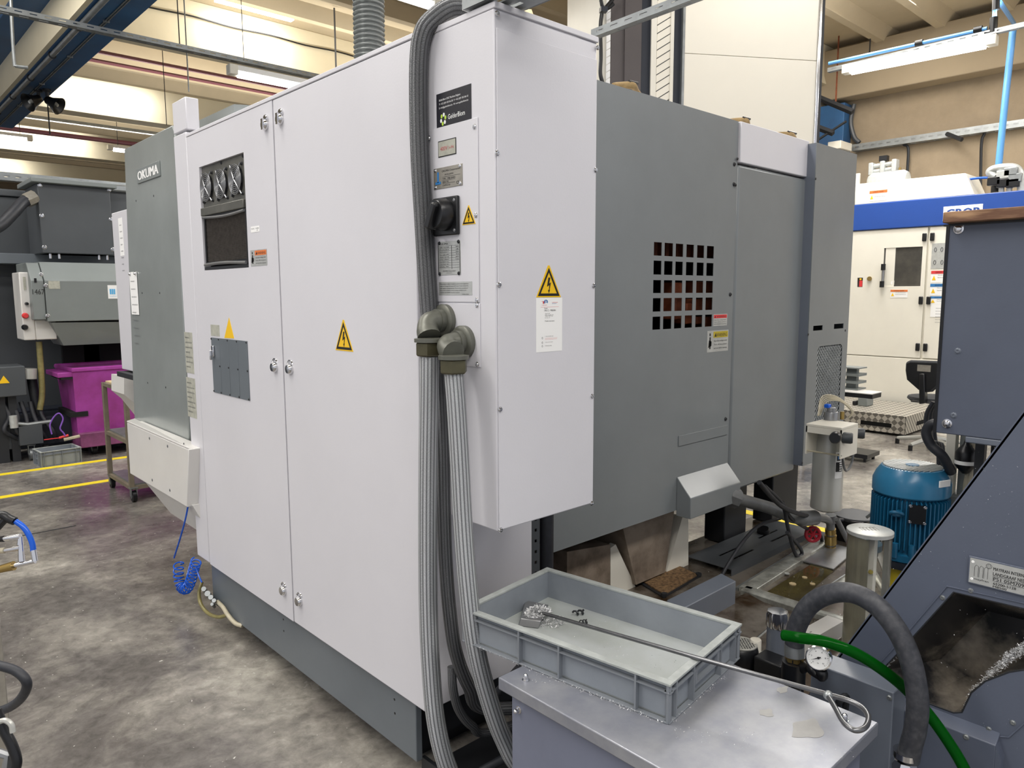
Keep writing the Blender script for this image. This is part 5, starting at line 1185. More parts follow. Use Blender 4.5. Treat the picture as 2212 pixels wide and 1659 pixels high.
# ================================================================== coolant tank and the things standing on it
TK = .36; FTk = T(TK)
tk = thing('coolant_tank', 'low oily coolant tank with aluminium rails spreading behind the tote', 'tank', (3.0, 1.6, 0))
MB().box(2.0, 3.95, .98, 2.15, .03, TK-.03).build('tank_body', M['base'], tk)
MB().box(2.0, 3.95, .98, 2.15, TK-.03, TK-.024).build('oily_lid', M['sludge'], tk)
for x in (2.0, 3.85):
    for y in (1.05, 2.1): MB().box(x-.04, x+.04, y-.04, y+.04, 0, .03).build('foot', M['dark'], tk)
def rail(p0, p1, w, label=None, h=.045, z=None):
    z = TK if z is None else z
    p0, p1 = V((*T(z).px(*p0), 0)), V((*T(z).px(*p1), 0)); t = (p1-p0).normalized(); n = V((-t.y, t.x, 0)); F = Face(p0+V((0, 0, z)), n, (0, 0, 1), t); Lg = (p1-p0).length
    b = MB(); b.prism(F, [(-w/2, -h), (w/2, -h), (w/2, -.004), (w*.3, 0), (-w*.3, 0), (-w/2, -.004)], 0, Lg); b.build('frame_rail', M['rail'], tk, bevel=.002)
    b = MB(); b.prism(F, [(w*.52, -h), (w*.75, -h), (w*.75, -.012), (w*.52, -.012)], 0, Lg); b.build('rail_lip', M['galv'], tk)
rail((1612, 1270), (1778, 1166), .07)
rail((1608, 1268), (1735, 1308), .07)
rail((1752, 1300), (1880, 1215), .05)
rail((1762, 1318), (1880, 1352), .05)
# walkway plates with slots in the dark
b = MB(); F = Face((0, 0, .37), (1, 0, 0), (0, 1, 0), (0, 0, 1)); b.holes(F, 3.0, 3.85, 1.74, 1.98, [(3.12, 3.32, 1.80, 1.815), (3.12, 3.32, 1.87, 1.885), (3.5, 3.7, 1.80, 1.815), (3.5, 3.7, 1.87, 1.885)], -.004, 0)
b.fbox(Face((0, 1.74, 0), (1, 0, 0), (0, 0, 1), (0, -1, 0)), 3.0, 3.85, .335, .37, 0, .003); b.build('slotted_plate', M['lmach'], tk)
# grey channel box beside the chute
F = T(.45); q = [F.at(1478, 1318), F.at(1590, 1248), F.at(1560, 1236), F.at(1480, 1280)]
bx = MB(); pts = [F.at(1455, 1325), F.at(1590, 1255), F.at(1558, 1238), F.at(1440, 1296)]; bx.hull8([p-V((0, 0, .42)) for p in pts], pts); o = bx.build('channel_box', M['grey2'], tk, bevel=.004)
FBx = T(.40); pts = [FBx.at(*p) for p in ((1385, 1300), (1462, 1252), (1515, 1222), (1440, 1195))]
# rusty basin in front of it
# raised pump plate with a folded edge, an inner gully of dirty coolant, litter
F = T(TK-.02); pts = [F.at(*p) for p in ((1470, 1360), (1612, 1285), (1720, 1345), (1640, 1440))]
MB().hull8(pts, [p+V((0, 0, .012)) for p in pts]).build('pump_plate', M['sludge'], tk, bevel=.003)
F = T(TK-.01); a, c = F.at(1590, 1420), F.at(1668, 1352); MB().tube([a, c], .006, 6).build('weld_seam', M['galv'], tk)
F = T(TK-.023); pts = [F.at(*p) for p in ((1640, 1290), (1760, 1215), (1800, 1235), (1725, 1300))]; MB().hull8(pts, [p+V((0, 0, .003)) for p in pts]).build('coolant_pool', mk('stale_coolant', '#5e5636', .06, var=.3, sc_=6, col2='#3b3423'), tk, smooth=False)
F = T(TK-.02); pts = [F.at(*p) for p in ((1700, 1205), (1765, 1168), (1850, 1190), (1800, 1232))]; MB().hull8(pts, [p+V((0, 0, .008)) for p in pts]).build('cover_plate', M['steel'], tk, bevel=.002)
b = MB()
for k in range(140): shards(b, F.at(rnd(1480, 1850), rnd(1170, 1400)), .02, .02, .004, 1, .002, .006)
o = b.build('litter', M['chip'], tk, smooth=False); o['kind'] = 'stuff'
for k in range(5): c = F.at((1700, 1712, 1738, 1690, 1755)[k], (1240, 1262, 1248, 1300, 1262)[k]); MB().cyl(c, c+V((0, 0, .004)), .012+.004*(k % 2), n=7).build('wood_chip', M['ply'] if k else M['plate2'], tk)
# oil filler
FO = T(.40)
fc = thing('filler_neck', 'grey filler neck with a knurled chrome cap on the tank', 'filler cap', FO.at(1678, 1405))
c = L(2.33).at(1678, 1330); c = FO.at(1676, 1408)
zc = L(c.x).at(1678, 1312).z; zj = L(c.x).at(1678, 1350).z
MB().cyl((c.x, c.y, TK-.03), (c.x, c.y, zj), .0335, n=24).build('neck', M['grey2'], fc)
n = 60; b = MB(); prof = []
for z_, s in ((zj-.004, .96), (zj, 1), (zj+.042, 1), (zj+.052, .93), (zj+.053, .6)):
    prof.append([V((c.x+(.036*s+(.0022 if s == 1 else .001)*math.cos(a*8))*math.cos(a), c.y+(.036*s+(.0022 if s == 1 else .001)*math.cos(a*8))*math.sin(a), z_)) for a in [2*math.pi*i/n for i in range(n)]])
vs = [p for r_ in prof for p in r_]; b.add(vs, [(i*n+k, i*n+(k+1) % n, (i+1)*n+(k+1) % n, (i+1)*n+k) for i in range(4) for k in range(n)]+[list(range(4*n, 5*n))]); b.build('cap', M['chrome'], fc)
# small black pump with a round fan grille
FPm = L(2.25)
pc = FPm.at(1603, 1395)
pm = thing('coolant_pump', 'small black electric pump with a perforated round fan cover', 'pump', (pc.x, pc.y, TK-.03))
MB().lathe((pc.x, pc.y, TK-.024), (0, 0, 1), [(.05, 0), (.058, .03), (.058, pc.z-TK+.0), (.052, pc.z-TK+.024), (.046, pc.z-TK+.03)], n=28).build('motor_body', M['black'], pm)
b = MB(); zt = pc.z+.007; Fz = T(zt)
hs_ = []
b.tube([(pc.x+.048*math.cos(a), pc.y+.048*math.sin(a), zt+.001) for a in [i*math.pi/14 for i in range(28)]], .004, 6, closed=True)
for k in range(-3, 4):
    L_ = math.sqrt(max(0, .045**2-(k*.0125)**2)); b.box(pc.x+k*.0125-.0028, pc.x+k*.0125+.0028, pc.y-L_, pc.y+L_, zt, zt+.002); b.box(pc.x-L_, pc.x+L_, pc.y+k*.0125-.0028, pc.y+k*.0125+.0028, zt, zt+.002)
b.build('fan_grille', M['silver'], pm)
q = FPm.at(1650, 1405); MB().box(pc.x-.03, pc.x+.05, pc.y-.16, pc.y-.06, TK-.01, pc.z-.005).build('terminal_box', M['black'], pm, bevel=.005)
MB().lathe(T(.42).at(1632, 1395), (0, 0, 1), [(.02, -.07), (.02, .02), (.018, .024)], n=18).build('filler_plug', M['cream'], pm)
# cream perforated strip behind the pressure hose
F = T(.40); a, c = F.at(1645, 1425), F.at(1805, 1335)
t_ = (c-a).normalized(); n_ = V((-t_.y, t_.x, 0)); Fl = Face(a, t_, n_, (0, 0, 1)); o = thing('mounting_channel', 'cream steel mounting channel lying behind the gauge', 'bracket', a-V((0, 0, .06)))
b = MB(); b.holes(Fl, 0, (c-a).length, -.03, .03, [(.06, .075, -.002, .003), (.10, .115, -.002, .003), (.28, .295, -.002, .003), (.32, .335, -.002, .003)], -.003, 0); b.fbox(Fl, 0, (c-a).length, -.033, -.03, -.06, 0); b.fbox(Fl, 0, (c-a).length, .03, .033, -.06, 0); b.build('channel', M['skirt'], o)
# clear level tube
FV = L(2.62)
tc_ = FV.at(1880, 1140); tbm = FV.at(1872, 1425)
lt = thing('level_tube', 'clear cylindrical sight tube with a pale engraved lid beside the conveyor', 'tube', (tc_.x, tc_.y, .32))
R_ = .072
MB().lathe((tc_.x, tc_.y, .33), (0, 0, 1), [(R_, 0), (R_, tc_.z-.35)], n=32).build('tube_wall', M['clear'], lt)
MB().lathe((tc_.x, tc_.y, .326), (0, 0, 1), [(R_+.006, 0), (R_+.006, .02), (R_, .03)], n=32).build('tube_foot', M['oldpaper'], lt)
ld = MB().lathe((tc_.x, tc_.y, tc_.z-.02), (0, 0, 1), [(R_+.004, 0), (R_+.004, .012), (R_, .014)], n=36).build('lid', M['plate2'], lt)
b = MB(); rt_ = V((RT.x, RT.y, 0)).normalized(); Fz = Face((tc_.x, tc_.y, tc_.z-.006), rt_, V((-rt_.y, rt_.x, 0)), (0, 0, 1))
for k in range(5): b.tube([Fz.pt(-.03+.012*k, -.012, .0004), Fz.pt(-.03+.012*k, .022, .0004), Fz.pt(-.022+.012*k, .022, .0004), Fz.pt(-.022+.012*k, -.012, .0004)], .0006, 4)
b.build('engraving', M['plate'], ld)
b = MB(); lt_n = 14; aa = math.atan2(-tc_.y, -tc_.x)
for i in range(lt_n):
    a0x, a1x = aa-2.6+2.6*i/lt_n, aa-2.6+2.6*(i+1)/lt_n; f_ = lambda a, z_: V((tc_.x+(R_-.006)*math.cos(a), tc_.y+(R_-.006)*math.sin(a), z_)); b.add([f_(a0x, .35), f_(a1x, .35), f_(a1x, tc_.z-.025), f_(a0x, tc_.z-.025)], [(0, 1, 2, 3)])
b.build('tube_liner', M['clamp'], lt)
MB().box(tc_.x-.01, tc_.x+.012, tc_.y-.02, tc_.y+.0, .34, tc_.z-.03).build('float_rod', M['paper'], lt)
MB().box(tc_.x+.03, tc_.x+.04, tc_.y-.045, tc_.y-.03, .34, tc_.z-.04).build('float_rod', M['galv'], lt)
MB().ball((tc_.x-.03, tc_.y-.02, FV.at(1868, 1225).z), .008).build('indicator_lamp', M['motyel'], lt)
# pipework: elbowed grey pvc pipe, brass valve
FQ = R(1.72)
pp = thing('coolant_pipe', 'thick grey plastic pipe with joints running from under the hood to the filter', 'pipe', FQ.at(1720, 1110))
P_ = [R(1.80).at(1582, 1074), R(1.78).at(1612, 1083), R(1.72).at(1665, 1098), R(1.66).at(1708, 1116), R(1.62).at(1735, 1120), R(1.60).at(1760, 1118)]
MB().tube(spl(P_, 6), .034, 16, rf=lambda s: .030+(.008 if s > .42 else 0)).build('pipe_run', M['pipe'], pp)
MB().cyl(R(1.81).at(1573, 1070), R(1.78).at(1594, 1078), .047, n=8).build('union_nut', M['pipe'], pp)
Pd = [R(1.60).at(1755, 1118), R(1.59).at(1780, 1120), R(1.585).at(1793, 1130), R(1.585).at(1794, 1160), R(1.585).at(1794, 1200), R(1.585).at(1795, 1225)]
MB().tube(spl(Pd, 5), .021, 14).build('drop_pipe', M['pipe'], pp)
for y0, y1_, m_, r_ in ((1112, 1128, 'pipe', .028), (1142, 1152, 'brass', .027), (1156, 1174, 'brass', .030), (1178, 1186, 'brass', .026), (1190, 1216, 'black', .028)):
    MB().cyl(R(1.585).at(1794, y0), R(1.585).at(1794.5, y1_), r_, n=12).build('pipe_coupling', M[m_], pp)
MB().tube(spl([R(1.58).at(1794, 1208), R(1.58).at(1797, 1224), R(1.56).at(1808, 1226), R(1.54).at(1818, 1212), R(1.54).at(1820, 1204)], 5), .030, 14).build('pipe_bend', M['black'], pp)
vt = R(1.62).at(1756, 1154); o = thing('red_valve', 'red handwheel valve behind the brass couplings', 'valve', vt)
b = MB(); b.tube([vt+RT*.035*math.cos(a)+UP*.035*math.sin(a) for a in [i*math.pi/8 for i in range(16)]], .009, 8, closed=True)
for a in (0, 1.05, 2.1): b.tube([vt+RT*.035*math.cos(a)+UP*.035*math.sin(a), vt-RT*.035*math.cos(a)-UP*.035*math.sin(a)], .006, 6)
b.build('handwheel', mk('deep_red_plastic', '#a3182c', .4, var=0), o); MB().cyl(vt, vt+fw*.08, .010).build('stem', M['brass'], o)
# black joint in the dark further left
o = thing('black_valve', 'black plastic pipe elbow standing on the slotted plate', 'fitting', R(1.9).at(1660, 1190))
MB().tube(spl([R(1.9).at(1648, 1142), R(1.9).at(1652, 1165), R(1.9).at(1660, 1186), R(1.88).at(1672, 1190), R(1.86).at(1684, 1178)], 5), .032, 14, rf=lambda s: .030+.004*math.sin(s*80)).build('elbow', M['black'], o)
# cables under the machine
for k, (pts, r_, lab) in enumerate((
    ([(1640, 1042), (1668, 1075), (1700, 1100), (1760, 1118), (1830, 1124), (1900, 1126), (1960, 1120), (2020, 1112)], .011, 'long black cable sweeping from under the panels to the blue motor'),
    ([(1652, 1050), (1690, 1090), (1702, 1140), (1712, 1180), (1722, 1202), (1732, 1196), (1726, 1180), (1700, 1150)], .009, 'black cable with a hanging loop over the aluminium rail'),
    ([(1690, 1085), (1708, 1118), (1740, 1140), (1768, 1152), (1778, 1175)], .009, 'black cable curving down to the brass couplings'),
    ([(1685, 1120), (1640, 1135), (1605, 1170), (1575, 1215), (1553, 1255)], .008, 'thin black cable drooping across the slotted plate to the channel box'))):
    yy = (1.60, 1.62, 1.64, 1.72)[k]; hose('drooping_cable', lab, 'cable', [R(yy).at(*p) for p in pts], r_, 'rubber', group='black cables above the tank')
hose('teal_hose', 'pale teal hose slanting down behind the clear sight tube', 'hose', [R(1.50).at(1808, 1122), R(1.48).at(1822, 1150), R(1.45).at(1838, 1180)], .013, 'pipe')
# black finned motor body behind the tube
c = R(1.62).at(1815, 1175); o = MB().box(c.x-.04, c.x+.22, 1.50, 1.66, .33, R(1.62).at(1815, 1118).z).build('pump_block', M['black'], bevel=.01); tag(o, 'black finned pump block behind the clear sight tube', 'pump')
MB().lathe((c.x+.08, 1.58, R(1.62).at(1815, 1118).z), (0, 0, 1), [(.11, 0), (.11, .006), (.10, .008)], n=28).build('fan_disc', M['ptxt'], o)
# ---------------------------------------------------------- cylindrical filter with bracket
FF_ = R(1.55)
top = FF_.at(1795, 935); bot = FF_.at(1784, 1098)
fx, fy = (top.x+bot.x)/2, 1.55
sf = thing('filter_housing', 'tall light grey cylindrical filter housing under a cream bracket', 'filter', (fx, fy, bot.z))
rr = .073; HT_ = R(fy-.13).at(1818, 930).z-.012-bot.z
MB().lathe((bot.x, fy, bot.z), (0, 0, 1), [(rr*.6, -.01), (rr, .004), (rr, .03), (rr*.985, .034), (rr*.985, HT_-.08), (rr*.9, HT_-.06), (rr*.8, HT_)], n=36).build('housing_tube', M['silver'], sf)
zt = FF_.at(1800, 905).z+.0
c1 = R(1.47).at(1741, 912); 
by0 = fy-.13; x0 = R(by0).at(1818, 935).x; by1 = L(x0).at(1741, 925).y; x1 = R(by0).at(1853, 935).x; zt = R(by0).at(1818, 930).z
MB().box(x0, x1, by0, by1, zt+.0, zt+.012).build('bracket_top', M['cream'], sf, bevel=.002)
MB().box(x0, x1, by1-.006, by1, zt-.135, zt).build('bracket_side', M['cream'], sf)
MB().box(x0, x1, by0, by0+.006, zt-.135, zt).build('bracket_side', M['cream'], sf)
MB().box(x0, x0+.004, by0, by1, zt-.03, zt).build('bracket_lip', M['cream'], sf)
MB().tube([(x0+.01, by0, zt-.12), (x0+.01, by1, zt-.12)], .004, 6).build('tie_bar', M['whose'], sf)
MB().lathe((fx-.0, fy, zt+.012), (0, 0, 1), [(.034, 0), (.034, .035), (.032, .04), (.022, .042), (.022, .06), (.016, .062)], n=24).build('sensor_base', M['steel'], sf)
MB().box(fx-.03, fx+.0, fy-.0, fy+.025, zt+.072, zt+.09).build('blue_plug', M['airblue'], sf, bevel=.004)
b = MB()
for k in range(5): b.tube(spl([V((fx-.01-.006*k, fy+.05, zt+.03)), V((fx+.01, fy+.03+.006*k, zt+.095+.006*k)), V((fx+.05, fy-.02+.004*k, zt+.10+.005*k)), V((fx+.09+.004*k, fy-.06, zt+.05)), V((fx+.08, fy-.05, zt+.015))], 6), .0035, 6)
b.build('lead_coil', M['whose'], sf)
MB().cyl((fx+.055, fy-.03, zt+.012), (fx+.055, fy-.03, zt+.05), .01).build('brass_fitting', M['brass'], sf)
for p0, m_ in (((1805, 945), 'black'), ((1828, 946), 'lmach'), ((1855, 936), 'lmach')):
    c = R(fy-.14).at(*p0) if p0[0] < 1850 else R(fy-.08).at(*p0)
    ax_ = V((-.9, -.3, .05)).normalized() if p0[0] < 1820 else V((.35, -.9, 0)).normalized()
    MB().lathe(c-ax_*.03, ax_, [(.022, 0), (.026, .012), (.026, .05), (.022, .058), (.001, .058)], n=18).build('regulator_knob', M[m_], sf)
MB().tube(spl([(fx-.05, fy-.085, zt-.02), (fx-.07, fy-.09, zt-.12), (fx-.02, fy-.09, zt-.22), (fx+.05, fy-.09, zt-.19), (fx+.07, fy-.09, zt-.06)], 6), .006, 8).build('teal_tube', M['pipe'], sf)
# label round the filter
a0_ = math.atan2(-fy, -fx)+.55
b = MB(); b2 = MB(); b3 = MB()
def cyl_patch(b, cx, cy, r, a0, a1, z0, z1, n=6):
    P = [(cx+r*math.cos(a0+(a1-a0)*i/n), cy+r*math.sin(a0+(a1-a0)*i/n)) for i in range(n+1)]
    vs = [V((x, y, z)) for x, y in P for z in (z0, z1)]; b.add(vs, [(2*i, 2*i+2, 2*i+3, 2*i+1) for i in range(n)])
zl = R(1.48).at(1812, 1034).z
cyl_patch(b, bot.x, fy, rr+.0006, a0_-.1, a0_+.5, zl, zl+.13); lb = b.build('filter_label', M['paper'], sf)
cyl_patch(b2, bot.x, fy, rr+.0012, a0_-.06, a0_+.45, zl+.033, zl+.08); cyl_patch(b2, bot.x, fy, rr+.0012, a0_-.0, a0_+.28, zl+.087, zl+.122); b2.build('label_print', M['blk'], lb)
cyl_patch(b3, bot.x, fy, rr+.0018, a0_+.05, a0_+.23, zl+.094, zl+.115); b3.build('label_logo', M['blueprint'], lb)
for k in range(4):
    b3 = MB(); cyl_patch(b3, bot.x, fy, rr+.0018, a0_+.2, a0_+.4, zl+.037+.011*k, zl+.044+.011*k); b3.build('label_field', M['paper'], lb)
# ---------------------------------------------------------- blue motor
FM_ = L(2.98)
mt = FM_.at(1962, 1000); mb_ = FM_.at(1962, 1195)
mo = thing('electric_motor', 'large upright blue finned electric motor behind the conveyor', 'motor', (2.98, mt.y, .33))
mx, my = 3.02, L(3.02).at(1965, 1100).y; Lx = L(3.02)
zt = Lx.at(1965, 1002).z; zc = Lx.at(1965, 1062).z; zb = Lx.at(1965, 1185).z; rm = .132
MB().lathe((mx, my, zc), (0, 0, 1), [(rm, 0), (rm+.004, .005), (rm+.004, (zt-zc)*.45), (rm-.008, (zt-zc)*.72), (rm-.024, (zt-zc)*.93), (rm-.03, zt-zc-.006), (rm-.036, zt-zc-.010)], n=48).build('fan_cowl', M['motor2'], mo)
gr = MB(); Rg = rm-.030
rt_ = V((RT.x, RT.y, 0)).normalized(); dv = V((-rt_.y, rt_.x, 0))
da = (rt_*.9+dv*.45).normalized(); db = V((-da.y, da.x, 0))
for k in range(-9, 10):
    o_ = k*Rg/9.6; L_ = math.sqrt(max(1e-6, Rg*Rg-o_*o_)); c = V((mx, my, zt-.004)); gr.tube([c+db*o_-da*L_, c+db*o_+da*L_], .0028, 5)
gr.build('fan_grille', M['plate2'], mo)
MB().lathe((mx, my, zt-.004), (0, 0, 1), [(.024, 0), (.024, .004), (.001, .005)], n=20).build('grille_boss', M['motor2'], mo)
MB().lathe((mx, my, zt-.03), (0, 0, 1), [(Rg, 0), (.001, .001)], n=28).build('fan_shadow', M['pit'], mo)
MB().lathe((mx, my, zb), (0, 0, 1), [(rm-.016, 0), (rm-.014, zc-zb)], n=40).build('stator_body', M['motor'], mo)
b = MB()
for k in range(52):
    a = 2*math.pi*k/52; c_, s_ = math.cos(a), math.sin(a); r0_, r1_ = rm-.016, rm+.004; w_ = .0022
    b.hull8([V((mx+r0_*c_-w_*s_, my+r0_*s_+w_*c_, zb+.03)), V((mx+r0_*c_+w_*s_, my+r0_*s_-w_*c_, zb+.03)), V((mx+r1_*c_+w_*s_, my+r1_*s_-w_*c_, zb+.03)), V((mx+r1_*c_-w_*s_, my+r1_*s_+w_*c_, zb+.03))],
            [V((mx+r0_*c_-w_*s_, my+r0_*s_+w_*c_, zc-.002)), V((mx+r0_*c_+w_*s_, my+r0_*s_-w_*c_, zc-.002)), V((mx+r1_*c_+w_*s_, my+r1_*s_-w_*c_, zc-.012)), V((mx+r1_*c_-w_*s_, my+r1_*s_+w_*c_, zc-.012))])
fo = b.build('cooling_fins', M['motor'], mo, smooth=False); fo['kind'] = 'stuff'
MB().lathe((mx, my, zb-.02), (0, 0, 1), [(rm+.004, 0), (rm+.012, .006), (rm+.012, .03), (rm, .034)], n=40).build('end_shield', M['motor'], mo)
MB().lathe((mx, my, zb-.05), (0, 0, 1), [(rm-.0, 0), (rm+.006, .01), (rm+.006, .03)], n=40).build('adaptor_ring', M['navy'], mo)
MB().lathe((mx, my, .34), (0, 0, 1), [(.10, 0), (.10, zb-.39)], n=32).build('lantern', M['motyel'], mo)
dcam = V((-mx, -my, 0)).normalized(); sx_ = V((-dcam.y, dcam.x, 0))
FN = Face(V((mx, my, 0))+dcam*(rm+.003), sx_, (0, 0, 1), dcam)
MB().fbox(FN, -.062+.02, -.0+.03, zb+.095, zb+.155, -.01, .004) 
u_, v_ = FN.px(1982, 1112); pl = MB().fbox(FN, u_-.028, u_+.028, v_-.035, v_+.035, -.01, .003).build('motor_plate', M['black'], mo)
screws(pl, FN, [(u_-.024, v_+.03), (u_+.024, v_+.03), (u_+.024, v_-.03), (u_-.024, v_-.03)], .005, .003, .003)
u_, v_ = FN.px(1937, 1108); b = MB(); b.tube([FN.pt(u_+.02*math.cos(a), v_+.008*math.sin(a), .012+.01*math.sin(a)) for a in [i*math.pi/8 for i in range(16)]], .007, 8, closed=True); b.lathe(FN.pt(u_+.008, v_+.0, -.01), FN.N, [(.012, 0), (.012, .014)], n=12); b.build('eye_bolt', M['motor'], mo)
for px_ in (1934, 1970): u_, v_ = FN.px(px_, 1165); MB().cyl(FN.pt(u_, zb, 0), FN.pt(u_, zb+.055, 0), .011).build('clamp_bolt', M['motor'], mo)
u_, v_ = FN.px(2028, 1051); MB().fbox(Face(V((mx, my, 0))+(dcam+sx_*(1 if FN.px(2028, 1051)[0] > 0 else -1)*1.3).normalized()*(rm+.006), (sx_*1-dcam*1.3*(1 if u_ > 0 else -1)).normalized(), (0, 0, 1), (dcam+sx_*(1 if u_ > 0 else -1)*1.3).normalized()), -.028, .028, v_-.011, v_+.013, -.004, .0005).build('maker_label', M['paper'], mo)
tb2 = V((mx, my, 0)) + RT*(rm+.03)
MB().box(tb2.x-.04, tb2.x+.05, tb2.y-.05, tb2.y+.05, zc-.09, zc-.0).build('terminal_box', M['lgrey'], mo, bevel=.01)
MB().cyl(V((tb2.x, tb2.y, zc-.04))+RT*.03, V((tb2.x, tb2.y, zc-.04))+RT*.12, .02, n=10).build('cable_gland', M['galv'], mo)
MB().tube([(mx, my, .33), (mx, my, .35)], .12, 20).build('pump_base', M['dark'], mo)
# plinth under motor and cabinet side
MB().box(2.6, 3.4, .55, .98, .03, .335).build('tank_wing', M['base'], tk)
# small bracket left of motor
o = MB().cyl(L(3.3).at(1888, 1095), L(3.3).at(1888, 1075), .012).tube([L(3.3).at(1888, 1095), V((*L(3.3).at(1888, 1095).xy, 0))], .008, 6).tube([L(3.3).at(1872, 1118), L(3.3).at(1888, 1105), L(3.3).at(1888, 1092)], .006, 6).build('lever_valve', M['galv']); tag(o, 'small chrome lever valve left of the blue motor', 'valve')
# ================================================================== far right: second machine, chair, platform
XG = 10.2; F = L(XG)
gm = thing('machining_center', 'cream and blue machining centre standing in front of the tan wall at right', 'machine', (11.2, 2, 0))
def fr(tl, br): return rect(F, tl, br)
yl = -F.px(1847, 600)[0]+.25; yR = -.6; uj = F.px(2000, 600)[0]
zb1 = F.px(1848, 443)[1]; zb0 = F.px(1848, 500)[1]; zlo = F.px(1843, 766)[1]
MB().box(XG+.03, 12.1, yR, yl, 0.02, zb1-.02).build('machine_body', M['cream'], gm)
MB().fbox(F, -yl, -yR, 0.02, zlo-.01, -.03, 0).build('lower_panel', M['cream'], gm, bevel=.006)
MB().fbox(F, -yl, -yR, zb0+.006, zb1, -.03, .02).build('blue_band', M['blue'], gm, bevel=.01)
wr_ = fr((1910, 536), (1988, 618)); 
dd = MB().holes(F, -yl+.015, uj-.012, zlo+.005, zb0-.004, [wr_, fr((1852, 600), (1863, 620))], -.028, 0).build('machine_door', M['cream'], gm, smooth=False)
MB().fbox(F, uj+.012, -yR, zlo+.005, zb0-.004, -.028, 0).build('machine_door', M['cream'], gm, bevel=.005)
MB().fbox(F, wr_[0], wr_[1], wr_[2], wr_[3], -.025, -.015).build('window_glass', M['dglass'], dd)
MB().fbox(F, wr_[0]+.02, wr_[0]+.14, wr_[2], wr_[3], -.015, -.008).build('window_bar', M['cream'], dd)
a = F.at(1908, 580, .04); c = F.at(1906, 615, .04); MB().tube([a, c], .016, 10).build('door_handle', M['steel'], dd)
for q in ((1908, 577), (1905, 614)): MB().cyl(F.at(*q, .04)+V((0, 0, -.04)), F.at(*q, .04)+V((0, 0, .04)), .028).build('handle_mount', M['black'], dd)
MB().fbox(F, *fr((1852, 600), (1863, 620)), -.026, -.02).build('lock_recess', M['dark'], dd); MB().fbox(F, *fr((1856, 606), (1862, 619)), -.02, -.005).build('lock_body', M['red'], dd); MB().cyl(F.at(1859, 603, -.02), F.at(1859, 603, -.004), .014).build('lock_light', M['yel'], dd)
MB().cyl(F.at(1878, 602, 0), F.at(1878, 602, .03), .03).build('lock_knob', M['brass'], dd)
MB().cyl(F.at(1930, 611, -.015), F.at(1930, 611, -.012), .03).build('round_sticker', M['paper'], dd)
for q in ((2006, 512), (1998, 649), (1991, 750)):
    for s in (-.045, .045):
        c = F.at(*q); MB().box(c.x-.025, c.x, c.y-.025+s, c.y+.025+s, c.z-.05, c.z+.05).build('door_hinge', M['black'], gm, bevel=.01)
def glabel(r, head, word, name='warning_label'):
    w, h = r[1]-r[0], r[3]-r[2]; o = MB().fbox(F, *r, 0, .003).build(name, M['paper'], gm)
    MB().fbox(F, r[0], r[1], r[3]-.26*h, r[3], .003, .005).build('label_header', M[head], o)
    b = MB(); text(b, F, r[0]+.2*w, r[3]-.2*h, .6*w, .13*h, word, .006)
    for k, t in enumerate(('Machine doors are locked during operation', 'Read the manual before use')): text(b, F, r[0]+.3*w, r[3]-(.42+.2*k)*h, .6*w, .09*h, t, .004)
    b.build('lettering', M['blk'], o, smooth=False)['kind'] = 'stuff'; MB().prism(F, [(r[0]+.05*w, r[2]+.2*h), (r[0]+.22*w, r[2]+.2*h), (r[0]+.135*w, r[2]+.6*h)], .003, .005).build('triangle', M['yel'], o)
FTop = L(10.45)
glabel(fr((1924, 626), (1960, 643)), 'orange', 'ATTENTION / WARNING')
r = fr((2014, 526), (2050, 580)); o = label(F, gm, r, 'plate2', 'diagram_plate', d=.003)
b = MB()
for (x, y) in ((.2, .75), (.55, .75), (.2, .25), (.6, .25)): b.tube([F.pt(r[0]+(x+.06*math.cos(a))*(r[1]-r[0]), r[2]+(y+.08*math.sin(a))*(r[3]-r[2]), .004) for a in [i*math.pi/6 for i in range(12)]], .004, 4, closed=True)
b.build('diagram_print', M['ptxt'], o)['kind'] = 'stuff'
glabel(fr((2012, 585), (2060, 610)), 'red', 'DANGER / GEFAHR'); glabel(fr((2010, 613), (2060, 638)), 'blueprint', 'IMPORTANT / WICHTIG'); glabel(fr((2009, 640), (2060, 658)), 'blueprint', 'IMPORTANT / WICHTIG')
r = fr((2011, 658), (2032, 685)); o = label(F, gm, r, 'paper', 'paper_sheet', d=.004); lines(F, o, [(r[0]+.06, r[3]-.05-.035*k, (r[1]-r[0])*(.5+.1*(k % 2)), .012, 'lubricant service sheet') for k in range(6)], 'ptxt', .005)
# brand plate on the band
Fb = L(XG-.02); r = rect(Fb, (2037, 460), (2125, 440)); r = (Fb.px(2038, 455)[0], Fb.px(2123, 450)[0], Fb.px(2038, 478)[1], Fb.px(2038, 447)[1]); w, h = r[1]-r[0], r[3]-r[2]
o = MB().fbox(Fb, *r, 0, .006).build('brand_plate', M['paper'], gm, bevel=.003); b = MB(); text(b, Fb, r[0]+.08*w, r[2]+.2*h, .84*w, .6*h, 'GROB', .008, bold=.012); b.build('lettering', M['blue'], o, smooth=False)['kind'] = 'stuff'
# sloping cream hood on the roof
FH = L(XG+.0); hp_ = [FH.px(1846, 441), FH.px(1846, 398), FH.px(2085, 378), FH.px(2106, 416)]
hd = MB().prism(FH, [(hp_[0][0], zb1), (hp_[1][0], hp_[1][1]), (hp_[2][0], hp_[1][1]-.01), (hp_[3][0], zb1)], -.5, 0).build('roof_hood', M['cream'], gm, bevel=.008)
r = fr((1879, 413), (1916, 432)); w, h = r[1]-r[0], r[3]-r[2]; glabel(r, 'orange', 'ATTENTION / WARNING')
MB().fbox(L(XG+.3), *rect(L(XG+.3), (1848, 375), (1856, 398)), -.03, 0).build('roof_post', M['cream'], gm)
